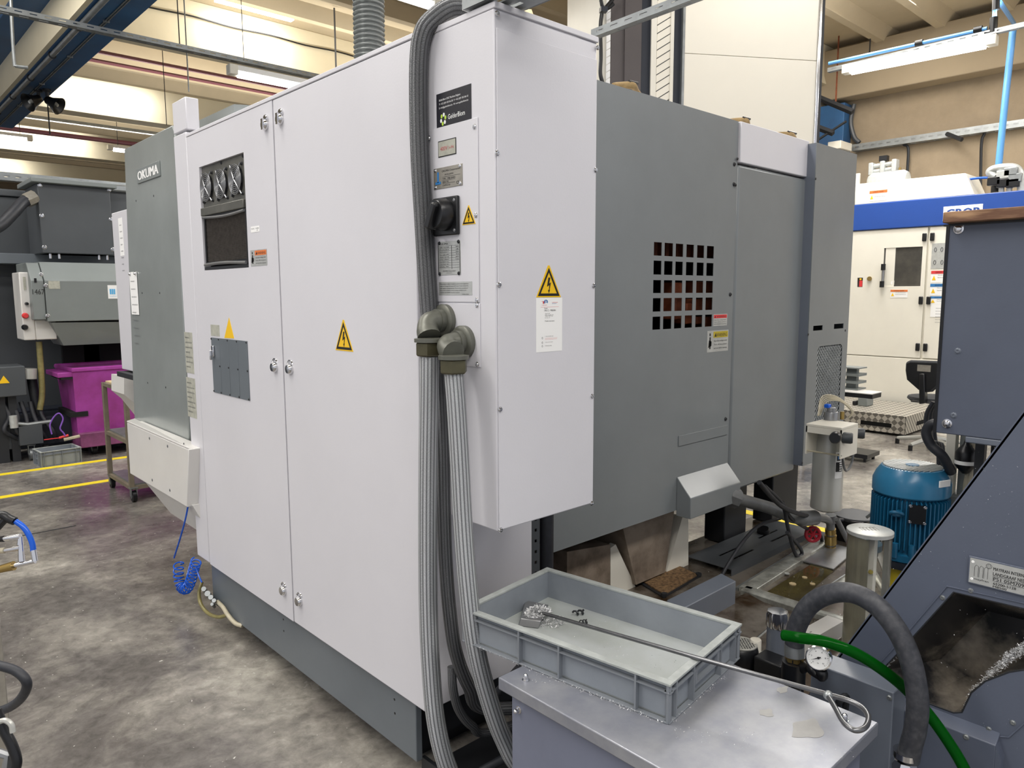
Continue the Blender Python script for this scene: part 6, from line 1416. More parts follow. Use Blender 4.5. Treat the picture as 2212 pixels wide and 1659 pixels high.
# pneumatic cylinder and reservoir on the hood
Fq_ = L(XG+.25)
rs = thing('air_reservoir', 'silver air reservoir with a cylinder and valve on the cream hood', 'tank', Fq_.at(1918, 395))
a, c = Fq_.at(1882, 395), Fq_.at(1958, 388); t_ = (c-a).normalized()
MB().lathe(a, t_, [(.02, -.05), (.10, -.02), (.13, .03), (.13, (c-a).length-.03), (.10, (c-a).length+.02), (.02, (c-a).length+.05)], n=22).build('reservoir', M['plate2'], rs)
a, c = Fq_.at(1884, 366), Fq_.at(1934, 358); t_ = (c-a).normalized()
for dz in (-.035, .035): MB().tube([a+V((0, 0, dz)), c+V((0, 0, dz))], .03, 10).build('cylinder_tube', M['plate2'], rs)
for p in (a, c, (a+c)/2): MB().box(p.x-.06, p.x+.06, p.y-.03, p.y+.03, p.z-.08, p.z+.08).build('cylinder_cap', M['plate2'], rs, bevel=.01)
MB().box((a+c).x/2-.05, (a+c).x/2+.05, (a+c).y/2-.09, (a+c).y/2+.09, a.z-.19, a.z-.06).build('valve_block', M['silver'], rs)
p = (a+c)/2; MB().box(p.x-.04, p.x+.04, p.y-.05, p.y+.05, p.z+.08, p.z+.15).build('solenoid', M['black'], rs)
MB().cyl(Fq_.at(1943, 375), Fq_.at(1944, 362), .016).build('brass_fitting', M['brass'], rs)
# pipe frame, valves at the right of the roof
Fq_ = L(XG+.1)
pf_ = thing('pipe_bracket', 'bent silver pipe frame with valves on the blue machine roof', 'pipe', Fq_.at(2190, 415))
MB().tube(spl([Fq_.at(*q) for q in ((2150, 382), (2138, 372), (2150, 364), (2185, 361), (2200, 368), (2205, 385), (2207, 420))], 6), .045, 12).build('bent_pipe', M['plate2'], pf_)
for x_ in (2164, 2181): MB().tube([Fq_.at(x_, 380), Fq_.at(x_-1, 420)], .03, 8).build('upright', M['plate2'], pf_)
for q, m_ in (((2170, 378), 'plate2'), ((2186, 372), 'galv'), ((2150, 392), 'black'), ((2170, 396), 'black'), ((2190, 396), 'black'), ((2195, 385), 'galv')):
    c = Fq_.at(*q); MB().box(c.x-.07, c.x+.03, c.y-.07, c.y+.07, c.z-.05, c.z+.05).build('valve_body', M[m_], pf_, bevel=.01)
hose('blue_air_tube', 'blue air tube running from the hood to the roof valves', 'hose', [Fq_.at(2092, 387), Fq_.at(2125, 384), Fq_.at(2155, 386), Fq_.at(2180, 392), Fq_.at(2190, 405)], .014, 'airblue')
# tread plate platform
F = L(8.95)
a = T(.21)
y0 = 3.05; y1_ = 4.35; pf2 = thing('step_platform', 'aluminium tread plate step platform with hand slots in front of the cream machine', 'platform', (9.5, 3.6, 0))
Ff = Face((8.95, 0, 0), (0, -1, 0), (0, 0, 1), (-1, 0, 0))
MB().holes(Ff, -y1_, -y0, .03, .235, [(-4.1, -3.75, .09, .14), (-3.55, -3.2, .09, .14)], -.004, 0).build('front_plate', M['tread'], pf2, smooth=False)
Fr_ = Face((0, y0, 0), (1, 0, 0), (0, 0, 1), (0, -1, 0)); MB().holes(Fr_, 8.95, 10.1, .03, .235, [(9.3, 9.7, .09, .14)], -.004, 0).build('end_plate', M['tread'], pf2, smooth=False)
MB().box(8.95, 10.1, y0, y1_, .235, .24).build('top_plate', M['tread'], pf2); MB().box(8.97, 10.08, y0+.02, y1_-.02, .04, .2).build('inner_frame', M['pit'], pf2)
for x_ in (9.0, 10.05):
    for y_ in (y0+.05, y1_-.05): MB().cyl((x_, y_, 0), (x_, y_, .04), .03).build('foot', M['dark'], pf2)
b_ = L(9.6); 
for k, (tl, br, m_, nm, lb) in enumerate((((1867, 862), (1886, 882), 'lgrey', 'steel_block', 'grey steel bracket block standing on the tread plate platform'), ((1855, 868), (1862, 878), 'black', 'plug_box', 'small black plug box on the tread plate platform'))):
    r = rect(b_, tl, br); 
    o = MB().box(9.4, 9.6, -r[1], -r[0], .24, .24+(r[3]-r[2])).build(nm, M[m_], bevel=.01); tag(o, lb, 'box')
# low table with brackets
F = L(7.4)
tt = thing('low_table', 'low black steel table partly hidden by the grey machine', 'table', (7.6, 3.2, 0)); z_ = F.px(1860, 850)[1]
yy = -F.px(1885, 850)[0]
MB().box(7.4, 7.62, yy, yy+1.2, z_-.045, z_+.0).build('table_top', M['black'], tt, bevel=.004); MB().box(7.38, 7.64, yy-.0, yy+1.2, z_, z_+.008).build('table_sheet', M['skirt'], tt)
for x_ in (7.45, 7.58): 
    for y_ in (yy+.5, yy+1.1): MB().box(x_-.02, x_+.02, y_-.02, y_+.02, 0, z_-.04).build('leg', M['black'], tt)
for k in range(3):
    c = L(7.6).at(1838, 0); y_ = -L(7.6).px(1836, 840)[0]; b = MB(); zz = z_+.009+.075*k
    b.box(7.55, 7.75, y_-.10, y_+.1, zz, zz+.012).box(7.55, 7.75, y_-.10, y_+.1, zz+.062, zz+.074).box(7.62, 7.68, y_-.05, y_+.05, zz+.012, zz+.062)
    o = b.build('steel_profile', M['lgrey']); tag(o, 'short grey steel profile stacked on the low table, %s of the stack' % ('bottom', 'middle', 'top')[k], 'steel part', 'steel profiles on the low table')
F = L(7.3)
o = thing('low_bench', 'low black bench frame on the floor behind the filter housing', 'bench', (7.4, 2.9, 0)); z_ = F.px(1850, 980)[1]; yy = -F.px(1874, 980)[0]
MB().box(7.3, 7.6, yy, yy+.8, z_-.04, z_).build('bench_top', M['black'], o)
for x_ in (7.35, 7.55):
    for y_ in (yy+.04, yy+.7): MB().box(x_-.012, x_+.012, y_-.012, y_+.012, 0, z_-.03).build('leg', M['black'], o)
# swivel chair
F = L(8.3)
ch_ = thing('swivel_chair', 'black swivel work chair seen from behind in front of the cream machine', 'chair', F.at(1995, 955))
cx, cy = 8.3, F.at(1998, 870).y
bk_ = [F.px(*q) for q in ((1958, 782), (1968, 778), (2030, 780), (2034, 790), (2034, 828), (2015, 846), (1998, 848), (1985, 842), (1960, 820), (1957, 800))]
MB().prism(F, bk_, -.03, .03).build('backrest', M['seat'], ch_, bevel=.02)
MB().prism(F, [((p[0]-F.px(1995, 812)[0])*.9+F.px(1995, 812)[0], (p[1]-F.px(1995, 812)[1])*.86+F.px(1995, 812)[1]) for p in bk_], .03, .038).build('back_shell', M['black'], ch_)
r = rect(F, (1985, 787), (2013, 803)); MB().fbox(F, *r, .038, .042).build('back_label', M['plate'], ch_)
zs = F.px(1990, 866)[1]
MB().lathe((8.55, cy, zs-.04), (0, 0, 1), [(.05, 0), (.22, .015), (.25, .04), (.24, .065), (.05, .08)], n=24).build('seat', M['seat'], ch_)
MB().prism(F, [F.px(*q) for q in ((1990, 806), (2002, 806), (2003, 870), (1990, 872))], -.02, .07).build('back_arm', M['black'], ch_, bevel=.01)
MB().fbox(F, *rect(F, (1968, 864), (2030, 874)), -.3, .02).build('mechanism', M['black'], ch_, bevel=.01)
MB().cyl((8.55, cy, .10), (8.55, cy, zs-.04), .028).build('column', M['black'], ch_)
for k in range(5):
    a = math.radians(72*k+20); e_ = V((8.55+.33*math.cos(a), cy+.33*math.sin(a), .06)); MB().tube([(8.55, cy, .11), e_], .022, 8, rf=lambda s: .03-.03*s).build('base_arm', M['silver'], ch_)
    MB().cyl(e_+V((0, 0, -.06)), e_+V((0, 0, -.005)), .022).build('glide', M['black'], ch_)
# ================================================================== tall cream storage tower behind the machine
dg = math.radians(-32.4); O = CAM+ray(1475, 126)*6.6; U_ = V((math.cos(dg), math.sin(dg), 0)); N_ = V((U_.y, -U_.x, 0))
if N_.dot(fw) > 0: N_ = -N_
FTW = Face((O.x, O.y, 0), U_, (0, 0, 1), N_)
tw = thing('storage_tower', 'tall cream storage tower rising behind the grey panels up to the roof', 'tower', (O.x, O.y, 0))
def tx(x, y=126): return FTW.px(x, y)[0]
zj = FTW.px(1600, 122)[1]; zT = 5.4
MB().fbox(FTW, tx(1478), tx(1764), 0.1, zj-.002, -.05, 0).build('front_panel', M['tower'], tw, bevel=.003)
MB().fbox(FTW, tx(1478), tx(1764), zj+.002, zT, -.05, 0).build('front_panel', M['tower'], tw, bevel=.003)
MB().fbox(FTW, tx(1770), tx(1776), 0, zT, -.6, .012).build('edge_trim', M['dark'], tw); MB().fbox(FTW, tx(1764), tx(1771), 0, zT, -.05, .015).build('edge_trim', M['chrome'], tw, bevel=.006)
MB().fbox(FTW, tx(1473), tx(1478), 0, zT, -.05, .01).build('edge_trim', M['galv'], tw)
MB().fbox(FTW, tx(1457), tx(1473), 0, zT, -.3, -.03).build('side_post', M['navy'], tw)
MB().fbox(FTW, tx(1408), tx(1457), 0, zT, -.3, -.04).build('louvre_backing', M['ptxt'], tw)
MB().fbox(FTW, tx(1408), tx(1420), 0, zT, -.04, -.02).build('louvre_stile', M['cream'], tw, bevel=.003); MB().fbox(FTW, tx(1450), tx(1457), 0, zT, -.04, -.02).build('louvre_stile', M['cream'], tw)
def slats(x0, x1, y0, y1, st, rise):
    a, c = tx(x0), tx(x1); z = FTW.px(x0, y1)[1]; ztop = 5.3; dz = abs(FTW.px(x0, 100)[1]-FTW.px(x0, 100+st)[1]); rz = abs(FTW.px(x0, 100)[1]-FTW.px(x0, 100+rise)[1]); k = 0
    while z+dz*k < ztop:
        zz = z+dz*k; MB().prism(FTW, [(a, zz), (c, zz+rz), (c, zz+rz+dz*.87), (a, zz+dz*.87)], -.04, -.028).build('louvre_slat', M['tower'], tw); k += 1
slats(1421, 1450, 0, 230, 18, 20); 
MB().fbox(FTW, tx(1388), tx(1408), 0, zT, -.3, -.05).build('side_post', M['navy'], tw)
MB().fbox(FTW, tx(1352), tx(1388), 0, zT, -.3, -.035).build('grey_column', M['warmgrey'], tw); MB().fbox(FTW, tx(1323), tx(1352), 0, zT, -.3, -.05).build('grey_column', M['warmgrey'], tw)
MB().fbox(FTW, tx(1299), tx(1323), 0, zT, -.35, -.06).build('louvre_backing', M['cream'], tw); 
def slats2():
    a, c = tx(1313), tx(1322); z = FTW.px(1313, 200)[1]; dz = abs(FTW.px(1313, 100)[1]-FTW.px(1313, 116)[1]); k = 0
    while z+dz*k < 5.3: zz = z+dz*k; MB().prism(FTW, [(a, zz), (c, zz+dz*.4), (c, zz+dz*1.3), (a, zz+dz*.92)], -.06, -.05).build('louvre_slat', M['paper'], tw); k += 1
slats2()
MB().fbox(FTW, tx(1300), tx(1764), 0, zT-.05, -1.2, -.36).build('tower_body', M['cream'], tw)
for k, pts in enumerate((((1300, 30), (1297, 60), (1298, 120), (1297, 160), (1304, 185)), ((1300, 25), (1310, 15), (1322, 0), (1330, -15)), ((1298, 0), (1302, 14), (1312, 18), (1325, 8)))):
    hose('tower_cable', 'black cable at the left edge of the louvred tower, %s' % ('long vertical one', 'upper curving one', 'short looped one')[k], 'cable', [FTW.at(*p, .05) for p in pts], .017, 'black', group='black cables by the tower')
o = MB().fbox(FTW, tx(1291), tx(1305), FTW.px(1298, 32)[1], FTW.px(1298, 22)[1], .03, .09).build('cable_tie', M['navy']); tag(o, 'dark blue cable clamp by the louvred tower', 'clamp')
# ================================================================== far left: charcoal machine, conveyor, dumpster
F = R(9.6)
lm = thing('machining_center', 'charcoal grey machine filling the far left background', 'machine', (1, 10.5, 0))
zt = R(9.6).px(30, 410)[1]
MB().box(-2.5, 3.6, 9.6, 11.4, .25, zt-.08).build('machine_body', M['lmach'], lm, bevel=.01); MB().box(-2.5, 3.6, 9.58, 11.4, zt-.075, zt).build('roof_edge', M['lmach'], lm, bevel=.01)
zr0, zr1 = R(9.3).px(100, 572)[1], R(9.3).px(100, 550)[1]
MB().box(-2.5, 3.4, 9.2, 9.6, zr0, zr1).build('ledge_rail', M['base'], lm, bevel=.006)
for x_ in (-.2, 1.2): MB().box(x_, x_+.006, 9.598, 9.602, .4, zr0-.1).build('panel_seam', M['pit'], lm)
MB().box(-2.5, 3.6, 9.35, 11.4, .0, .42).build('machine_base', M['navy'], lm, bevel=.01)
lmc = thing('machine_skid', 'low charcoal cart on casters belonging to the charcoal machine', 'skid', (.5, 8.9, 0))  # base skid and casters of the charcoal machine, kept as a separate object
MB().box(-.6, 1.85, 8.75, 9.15, .13, .42).build('skid_body', M['navy'], lmc, bevel=.006); MB().box(.6, 1.3, 8.72, 8.75, .13, .40).build('skid_panel', M['lmach'], lmc)
for px_ in (62, 30):
    c = T(0).at(px_, 975); 
# box on the ledge
F = R(8.8)
gb = thing('grey_box', 'charcoal rectangular housing with a flat lid standing on the machine ledge', 'box', (2.0, 9.0, zr1))
a, c = F.px(80, 400), F.px(250, 545)
z0, z1 = F.px(85, 546)[1], F.px(82, 395)[1]; x0, x1 = a[0]+.0, F.px(242, 480)[0]
bb = MB().box(x0, x1, 8.8, 9.4, z0, z1).build('housing', M['lmach'], gb, bevel=.008)
F6 = R(8.8); MB().box(x0-.06, x1+.05, 8.72, 9.45, z1, z1+.045).build('lid', M['lgrey'], gb, bevel=.006)
screws(bb, F6, [F6.px(*p) for p in ((86, 400), (90, 466), (96, 534), (236, 410), (240, 474), (244, 539))], .018, .012)
for x_ in (F6.px(123, 548)[0], F6.px(228, 548)[0]):
    for d_ in (-.04, .04): MB().cyl((x_+d_, 8.9, z0-.05), (x_+d_, 8.9, z0+.0), .014).build('mount_bolt', M['chrome'], gb)
MB().box(x0+.05, x1-.05, 8.85, 9.3, zr1, z0).build('mount_frame', M['pit'], gb)
hose('grey_conduit', 'thick grey conduit curving from the housing to the left picture edge', 'hose', [R(8.85).at(72, 428)+V((0, 0, 0)), R(8.8).at(50, 437), R(8.7).at(30, 458), R(8.6).at(0, 487), R(8.5).at(-40, 505)], .055, 'rubber')
o = MB().cyl(R(8.85).at(76, 425), R(8.83).at(56, 434), .07, n=8).build('conduit_gland', M['plate']); tag(o, 'metal gland where the thick conduit enters the housing', 'fitting')
o = MB().box(2.40, 2.66, 9.0, 9.3, R(9).px(250, 414)[1], R(9).px(250, 398)[1]).build('metal_parts', M['galv'], bevel=.02); tag(o, 'loose shiny metal part lying right of the housing lid', 'steel part')
MB().box(2.36, 2.7, 9.05, 9.5, zr1, R(9).px(250, 414)[1]).build('ledge_box', M['lmach'], gb)
# grey conveyor with control box
F = R(8.4); cg = thing('chip_conveyor', 'grey angular chip conveyor head with a white control box above the dumpster', 'conveyor', (2.1, 8.8, 0))
xr = F.px(262, 600)[0]+.4
pz = lambda x, y: F.px(x, y)
x0 = pz(96, 600)[0]; zt = pz(96, 571)[1]+.0; zk = pz(96, 606)[1]; zb = pz(96, 695)[1]; 
Fx = Face((x0, 0, 0), (0, 1, 0), (0, 0, 1), (1, 0, 0))
MB().prism(Fx, [(8.4, zb), (8.4, zk), (8.6, zt+.03), (9.19, zt+.03), (9.19, zb)], 0, xr-x0).build('head_housing', M['lgrey'], cg, bevel=.006)
xl = pz(67, 600)[0]
MB().prism(Fx, [(8.42, zb+.02), (8.42, zk), (8.6, zt+.02), (9.1, zt+.02), (9.1, zb+.02)], xl-x0, -.005).build('end_cover', M['lgrey'], cg, bevel=.006)
MB().fbox(R(8.42), *rect(R(8.42), (73, 601), (79, 610)), 0, .01).build('square_hole', M['black'], cg)
r = rect(F, (104, 607), (130, 624)); MB().fbox(F, *r, 0, .003).build('worn_sticker', M['oldpaper'], cg)
r = rect(F, (232, 616), (255, 645)); o = MB().fbox(F, *r, 0, .003).build('maker_sticker', M['paper'], cg)
for k in range(3): w = r[1]-r[0]; MB().fbox(F, r[0]+(.18+.2*k)*w, r[0]+(.34+.2*k)*w, r[2]+.32*(r[3]-r[2]), r[2]+.72*(r[3]-r[2]), .003, .005).build('sticker_bar', M['cyanl'], o)
lines(F, o, [(r[0]+.15*w, r[2]+.14*(r[3]-r[2]), .7*w, .08*(r[3]-r[2]), 'mayfran')], 'cyanl', .005)
b = MB(); F42 = R(8.42)
text(b, F42, F42.px(70, 630)[0], F42.px(70, 636)[1], .10, .05, '1467', .003); b.build('handwriting', M['blk'], cg, smooth=False)['kind'] = 'stuff'
screws(cg, F, [F.px(*p) for p in ((99, 617), (103, 682), (89, 593))], .016, .01)
# lower chute
q0 = [pz(112, 697), pz(262, 697), pz(262, 748), pz(145, 748)]
MB().hull8([V((q0[0][0], 8.42, q0[0][1])), V((xr, 8.42, q0[1][1])), V((xr, 8.55, q0[3][1])), V((q0[3][0], 8.55, q0[3][1]))], [V((q0[0][0], 9.1, q0[0][1])), V((xr, 9.1, q0[1][1])), V((xr, 9.0, q0[3][1])), V((q0[3][0], 9.0, q0[3][1]))]).build('discharge_chute', M['lgrey'], cg)
F7 = R(8.5); r = rect(F7, (48, 736), (79, 588)); r2 = rect(F7, (79, 738), (125, 690))
MB().box(F7.px(48, 660)[0], F7.px(80, 660)[0]-.02, 8.55, 8.9, r[2], r[3]).build('control_box', M['skirt'], cg, bevel=.01)
MB().box(F7.px(80, 660)[0]-.02, F7.px(124, 700)[0], 8.55, 8.9, r[2], r2[3]).build('control_box_side', M['skirt'], cg, bevel=.01)
F8 = R(8.55)
for q, m_, r_ in (((57, 656), 'black', .016), ((54, 682), 'red', .028), ((53, 707), 'black', .028)): MB().lathe(F8.at(*q), (0, -1, 0), [(r_, 0), (r_, .03), (r_*.7, .05), (.001, .05)], n=14).build('push_button', M[m_], cg)
MB().fbox(F8, *rect(F8, (49, 598), (57, 626)), 0, .004).build('small_plate', M['oldpaper'], cg)
MB().box(2.05, 2.2, 9.12, 9.19, 0, zb+.05).build('support_leg', M['base'], cg); MB().box(x0+.25, xr, 9.12, 9.19, .9, q0[3][1]+.1).build('chute_back', M['pit'], cg)
hose('yellowed_hose', 'yellowed clear hose hanging below the white control box', 'hose', [R(8.7).at(84, 738), R(8.7).at(88, 790), R(8.7).at(91, 850), R(8.7).at(86, 885)], .028, 'yhose')
hose('black_hose', 'black hose hanging among the parts under the conveyor', 'hose', [R(8.8).at(66, 800), R(8.8).at(72, 840), R(8.8).at(80, 880), R(8.8).at(84, 895)], .045, 'rubber')
o = MB().cyl(R(8.7).at(62, 796), R(8.7).at(62, 818), .07).build('pump_motor', M['silver']); tag(o, 'small silver cylindrical motor beside the grey electrical box', 'motor')
F9 = R(8.6); r = rect(F9, (-40, 862), (54, 790)); o = thing('electrical_box', 'grey electrical box with a yellow triangle at the far left', 'box', ((r[0]+r[1])/2, 8.8, r[2])); MB().box(r[0], r[1], 8.6, 8.95, r[2], r[3]).build('box_body', M['lmach'], o, bevel=.01)
u, v = F9.px(9, 828); MB().prism(F9, [(u-.045, v), (u+.045, v), (u, v+.075)], 0, .004).build('warning_triangle', M['yel'], o)
MB().box(r[0]+.1, r[0]+.2, 8.7, 8.9, 0.0, r[2]).box(r[1]-.15, r[1]-.08, 8.7, 8.9, 0.0, r[2]).build('box_stand', M['dark'], o)
for k in range(5): hose('tangled_cable', 'dark cable tangle under the grey electrical box, strand %s' % ('nearest the edge', 'second', 'third', 'fourth', 'nearest the dumpster')[k], 'cable', [R(8.75).at(5+20*k, 868), R(8.7).at(20+18*k, 900), R(8.65).at(10+26*k, 930), R(8.7).at(40+20*k, 948)], .022, 'rubber', group='cables under the far conveyor')
o = MB().tube([R(8.65).at(20, 914), R(8.65).at(60, 917), R(8.65).at(110, 910)], .02, 8).build('grey_pipe', M['galv']); tag(o, 'thin grey pipe low in front of the charcoal machine', 'pipe')
o = MB().cyl(R(8.6).at(28, 898), R(8.6).at(31, 924), .035).build('steel_post', M['plate2']); tag(o, 'short bright steel post low at the far left', 'post')
def caster(par, c, r, wd, mat='black', fork='galv'):
    MB().cyl(c+V((-wd/2, 0, 0)), c+V((wd/2, 0, 0)), r, n=20).build('wheel', M[mat], par); MB().cyl(c+V((-wd/2-.004, 0, 0)), c+V((wd/2+.004, 0, 0)), r*.4, n=12).build('wheel_hub', M[fork], par)
    for s in (-1, 1): MB().box(c.x+s*(wd/2+.006)-.003, c.x+s*(wd/2+.006)+.003, c.y-r*.4, c.y+r*.4, c.z, c.z+r*1.5).build('caster_fork', M[fork], par)
    MB().box(c.x-wd/2-.015, c.x+wd/2+.015, c.y-r*.6, c.y+r*.6, c.z+r*1.5, c.z+r*1.5+.008).build('caster_plate', M[fork], par)
c = T(0).at(52, 980); caster(lmc, V((c.x, 8.68, .062)), .06, .04, 'galv'); MB().box(c.x-.10, c.x+.10, 8.62, 8.76, .17, .36).build('caster_bracket', M['lmach'], lmc); caster(lmc, V((-.4, 8.9, .062)), .06, .04, 'galv'); caster(lmc, V((1.6, 9.05, .062)), .06, .04, 'galv')
# dumpster
dm = thing('dumpster', 'purple steel chip dumpster under the grey conveyor', 'dumpster', (2.4, 8.8, 0))
xa_, xb_, ya_, yb_ = 1.86, 3.2, 8.45, 9.0; FD_ = R(8.45)
a = FD_.px(156, 800); c = FD_.px(171, 937); zt_ = a[1]; zb_ = c[1]; tl = a[0]; bl = c[0]
b = MB(); b.hull8([V((bl, 8.50, zb_)), V((3.1, 8.50, zb_)), V((3.1, 9.0, zb_)), V((bl-.0, 9.0, zb_))], [V((tl, 8.45, zt_)), V((3.2, 8.45, zt_)), V((3.2, 9.1, zt_)), V((tl-.05, 9.1, zt_))])
b.f.pop(); b.f.pop()
b = MB(); bo = [V((bl, 8.50, zb_)), V((3.1, 8.50, zb_)), V((3.1, 9.0, zb_)), V((bl, 9.0, zb_))]; to = [V((tl, 8.45, zt_)), V((3.2, 8.45, zt_)), V((3.2, 9.1, zt_)), V((tl-.02, 9.1, zt_))]
b.add(bo+to, [(0, 1, 2, 3), (0, 1, 5, 4), (1, 2, 6, 5), (2, 3, 7, 6), (3, 0, 4, 7)]); o = b.build('hopper', M['purple'], dm, smooth=False); s_ = o.modifiers.new('Solid', 'SOLIDIFY'); s_.thickness = .012
b = MB(); b.tube([p+V((0, 0, .0)) for p in to], .024, 6, closed=True); b.build('hopper_rim', M['purple'], dm)
MB().box(tl-.13, tl+.02, 8.46, 9.0, zt_-.07, zt_-.02).build('fork_pocket', M['purple'], dm, bevel=.008); MB().box(tl-.10, tl-.0, 8.455, 8.9, zt_-.09, zt_-.07).build('pocket_opening', M['pit'], dm)
MB().box(tl-.04, bl+.10, 8.47, 9.0, .42, .47).build('fork_pocket', M['pit'], dm)
MB().box(bl+.0, 3.1, 8.42, 9.05, .10, .25).build('undercarriage', mk('rubbed_purple', '#8f4a7a', .6, var=.25, sc_=6), dm, bevel=.008)
MB().box(bl+.05, 3.05, 8.55, 8.95, .25, zb_).build('tilt_frame', M['pit'], dm)
for x_ in (bl+.15, 2.9):
    for y_ in (8.55, 8.95): caster(dm, V((x_, y_, .05)), .05, .04)
b = MB()
for (x_, y_, w_, h_) in ((127, 822, 5, 22), (134, 835, 4, 14), (131, 862, 5, 10), (151, 824, 3, 8), (153, 868, 4, 12)):
    r = rect(L(tl-.0), (0, 0), (1, 1))
# violet strap and red screwdriver in front of the dumpster
hose('violet_strap', 'violet strap hanging in loops at the dumpster corner', 'strap', [R(8.40).at(112, 938), R(8.40).at(108, 918), R(8.40).at(117, 900), R(8.38).at(128, 893), R(8.38).at(136, 905), R(8.38).at(130, 925), R(8.38).at(137, 935), R(8.38).at(141, 942)], .007, 'violet')
o = MB().cyl(R(8.40).at(128, 946), R(8.38).at(148, 940), .012).tube([R(8.40).at(95, 950), R(8.40).at(128, 946)], .005, 6).build('screwdriver', M['red']); tag(o, 'red handled screwdriver below the violet strap', 'screwdriver')
o = MB().tube([R(8.38).at(138, 950), R(8.38).at(172, 942)], .016, 6).build('pale_bar', M['whose']); tag(o, 'short pale bar lying beside the red screwdriver', 'bar')
# small tote on the floor
c = T(0).at(132, 1004); t2_ = make_tote('tote', 'small grey plastic tote on the floor in front of the charcoal machine', None, (c.x, c.y+.13, 0.0), math.radians(4), Lg=.36, Wd=.28, Ht=.15)
# trolley
tr = thing('trolley', 'taupe steel shelf trolley with plywood top on black casters', 'trolley', (1.95, 6.6, 0))
FTy = L(1.68); x0, x1, y0, y1_ = 1.69, 2.5, 6.32, 6.93
z1_ = L(1.69).px(213, 822)[1]
zs_ = [z1_, L(1.69).px(222, 925)[1], .13]
for x_ in (x0, x1):
    for y_ in (y0, y1_): MB().box(x_-.018, x_+.018, y_-.018, y_+.018, .12, z1_).build('leg', M['trol'], tr, bevel=.003); caster(tr, V((x_+.01, y_, .045)), .045, .03)
for k, z_ in enumerate(zs_):
    for (a_, c_) in (((x0, y0), (x1, y0)), ((x0, y1_), (x1, y1_))): MB().box(a_[0], c_[0], a_[1]-.015, a_[1]+.015, z_-.03, z_).build('shelf_rail', M['trol'], tr)
    for x_ in (x0, x1): MB().box(x_-.015, x_+.015, y0, y1_, z_-.03, z_).build('shelf_rail', M['trol'], tr)
    MB().box(x0+.01, x1, y0+.01, y1_-.01, z_, z_+.012).build('shelf_board', M['ply'] if k == 0 else M['galv'], tr)
# ================================================================== blue air hose on the machine corner and drain hoses
FA = L(1.262)
hk = thing('coiled_air_hose', 'blue air hose with a coil hanging from a hook at the cabinet corner', 'hose', FA.at(412, 1000))
P = [FA.at(*q) for q in ((412, 1020), (409, 1070), (402, 1115), (390, 1160), (376, 1205))]
MB().tube(spl(P, 6), .0045, 8).build('straight_hose', M['airblue'], hk)
cen = spl([FA.at(386, 1215), FA.at(386, 1245), FA.at(392, 1268), FA.at(403, 1272), FA.at(412, 1255), FA.at(418, 1232), FA.at(424, 1212)], 20); Q = []
n = len(cen)
for i in range(n*10):
    f_ = i/10; j = int(f_); p = cen[j]+(cen[min(j+1, n-1)]-cen[j])*(f_-j); a = 2*math.pi*i/(n*10)*17; tv = (cen[min(j+1, n-1)]-cen[max(j-1, 0)]).normalized(); s1_ = tv.cross(V((1, 0, 0))).normalized(); Q.append(p+s1_*.024*math.cos(a)+V((1, 0, 0))*.024*math.sin(a))
MB().tube(Q, .0038, 6).build('coil', M['airblue'], hk)
MB().tube(spl([FA.at(423, 1225), FA.at(430, 1245), FA.at(436, 1258)], 5), .004, 6).build('tail_hose', M['airblue'], hk)
MB().tube(spl([FA.at(397, 957), FA.at(397, 967), FA.at(408, 972), FA.at(416, 970)], 6), .003, 6).build('hook', M['ptxt'], hk)
MB().tube(spl([FA.at(410, 972), FA.at(413, 985), FA.at(413, 1000), FA.at(410, 1020)], 5), .009, 10).build('air_gun', M['chrome'], hk)
MB().tube(spl([FA.at(406, 978), FA.at(406, 992), FA.at(411, 1005)], 5), .004, 8).build('trigger', M['chrome'], hk)
FA2 = L(1.30)
hose('clear_drain_hose', 'yellowed clear drain hose looping at the foot of the cabinet', 'hose', [L(1.33).at(436, 1258), L(1.30).at(430, 1280), L(1.28).at(434, 1305), L(1.28).at(450, 1325), L(1.29).at(472, 1333), L(1.31).at(492, 1328)], .009, 'yhose')
hose('cream_drain_hose', 'cream hose running along the foot of the grey plinth', 'hose', [L(1.305).at(470, 1300), L(1.30).at(482, 1312), L(1.30).at(492, 1328), L(1.305).at(508, 1346), L(1.325).at(524, 1352)], .010, 'whose')
o = thing('valve_cluster', 'small metal valves and fittings at the far foot of the cabinet', 'valve', L(1.305).at(452, 1290))
for q, r_ in (((440, 1272), .012), ((448, 1282), .014), ((455, 1290), .012), ((462, 1297), .010), ((458, 1305), .008)): MB().cyl(L(1.28).at(*q), L(1.315).at(q[0]+5, q[1]+6), r_, n=10).build('valve', M['galv'], o)
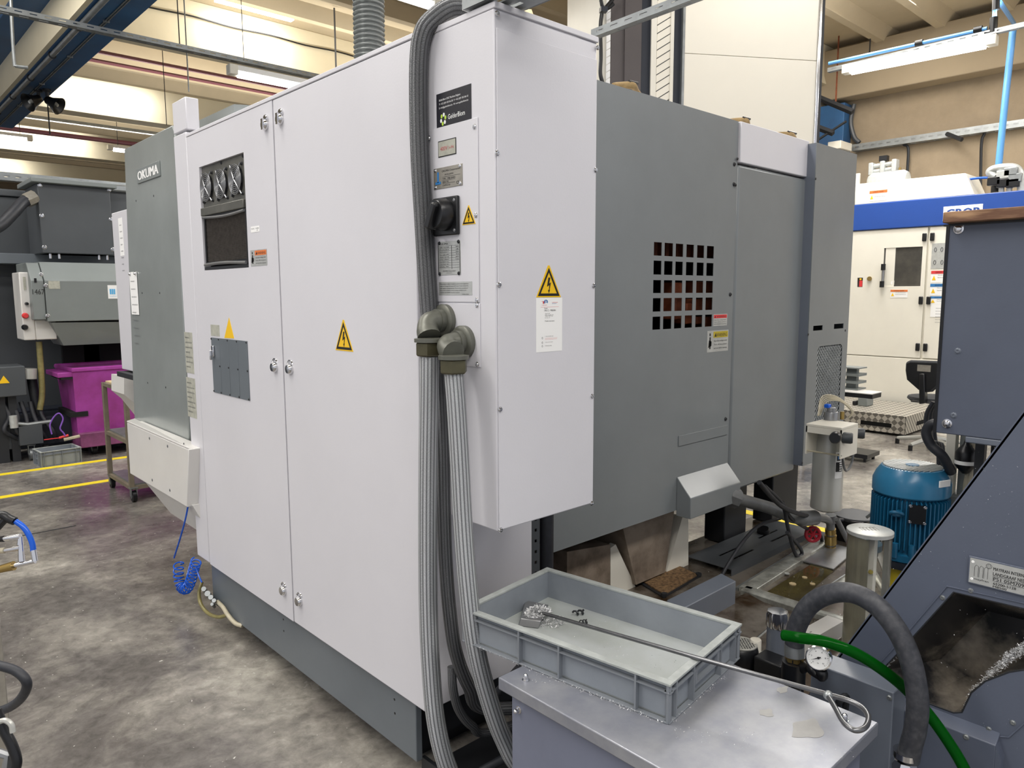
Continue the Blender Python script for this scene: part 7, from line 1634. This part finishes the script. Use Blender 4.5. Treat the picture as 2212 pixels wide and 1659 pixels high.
# ================================================================== things at the left picture edge
Fz2 = L(.27)
D = 1.75
def cp(x, y, d=D): return CAM+ray(x, y)*d
mf = thing('air_manifold', 'chrome air fittings with a blue hose arc on a stand at the left picture edge', 'fitting', cp(-30, 1240))
MB().box(cp(-60, 1150).x-.05, cp(-4, 1150).x-.01, cp(-20, 1150).y, cp(-20, 1150).y+.03, 0, cp(0, 1070).z).build('stand_post', M['plate'], mf, bevel=.002)
MB().tube(spl([cp(34, 1126), cp(50, 1138), cp(62, 1155), cp(70, 1175), cp(72, 1190)], 6), .0065, 12).build('blue_hose', M['airblue'], mf)
MB().tube(spl([cp(-20, 1115), cp(4, 1112), cp(18, 1120), cp(32, 1126)], 5), .010, 10).tube([cp(15, 1118), cp(-10, 1145)], .008, 8).build('black_tee', M['black'], mf)
def fit(*pts_, r=.006, m='chrome', nm='fitting'): MB().tube([cp(*p) for p in pts_], r, 10, rf=lambda s: r*(1.25 if int(s/.012) % 2 else .95)).build(nm, M[m], mf)
fit((-10, 1166), (8, 1164), m='black', nm='black_hose'); fit((6, 1164), (44, 1159)); fit((44, 1159), (44, 1176)); fit((-10, 1190), (10, 1189), m='whose', nm='white_hose'); fit((10, 1189), (44, 1183)); fit((45, 1176), (47, 1212)); fit((30, 1222), (76, 1212)); fit((76, 1212), (72, 1188), r=.007); fit((-10, 1232), (30, 1222), m='brass', r=.009)
lp = spl([cp(-60, 1425, 1.5), cp(-5, 1437, 1.5), cp(35, 1450, 1.5), cp(58, 1475, 1.5), cp(48, 1505, 1.52), cp(20, 1528, 1.55), cp(-30, 1545, 1.58)], 8)
o = MB().tube(lp, .0095, 14).build('black_cable', M['rubber']); tag(o, 'thick black cable looping in from the left picture edge', 'cable')
hb_ = thing('hose_handle', 'black tubular handle with a white clip at the bottom left corner', 'handle', cp(0, 1700, 1.4))
MB().tube(spl([cp(-8, 1535, 1.42), cp(8, 1575, 1.42), cp(28, 1615, 1.42), cp(36, 1650, 1.42), cp(20, 1672, 1.42), cp(-30, 1680, 1.42)], 7), .0095, 14).build('tube', M['black'], hb_)
MB().tube(spl([cp(-8, 1562, 1.40), cp(10, 1556, 1.40), cp(24, 1565, 1.40), cp(28, 1582, 1.40)], 5), .005, 8).build('clip', M['silver'], hb_)
MB().tube([cp(-8, 1625, 1.43), cp(18, 1632, 1.43), cp(14, 1662, 1.43)], .009, 8).build('bracket', M['steel'], hb_)
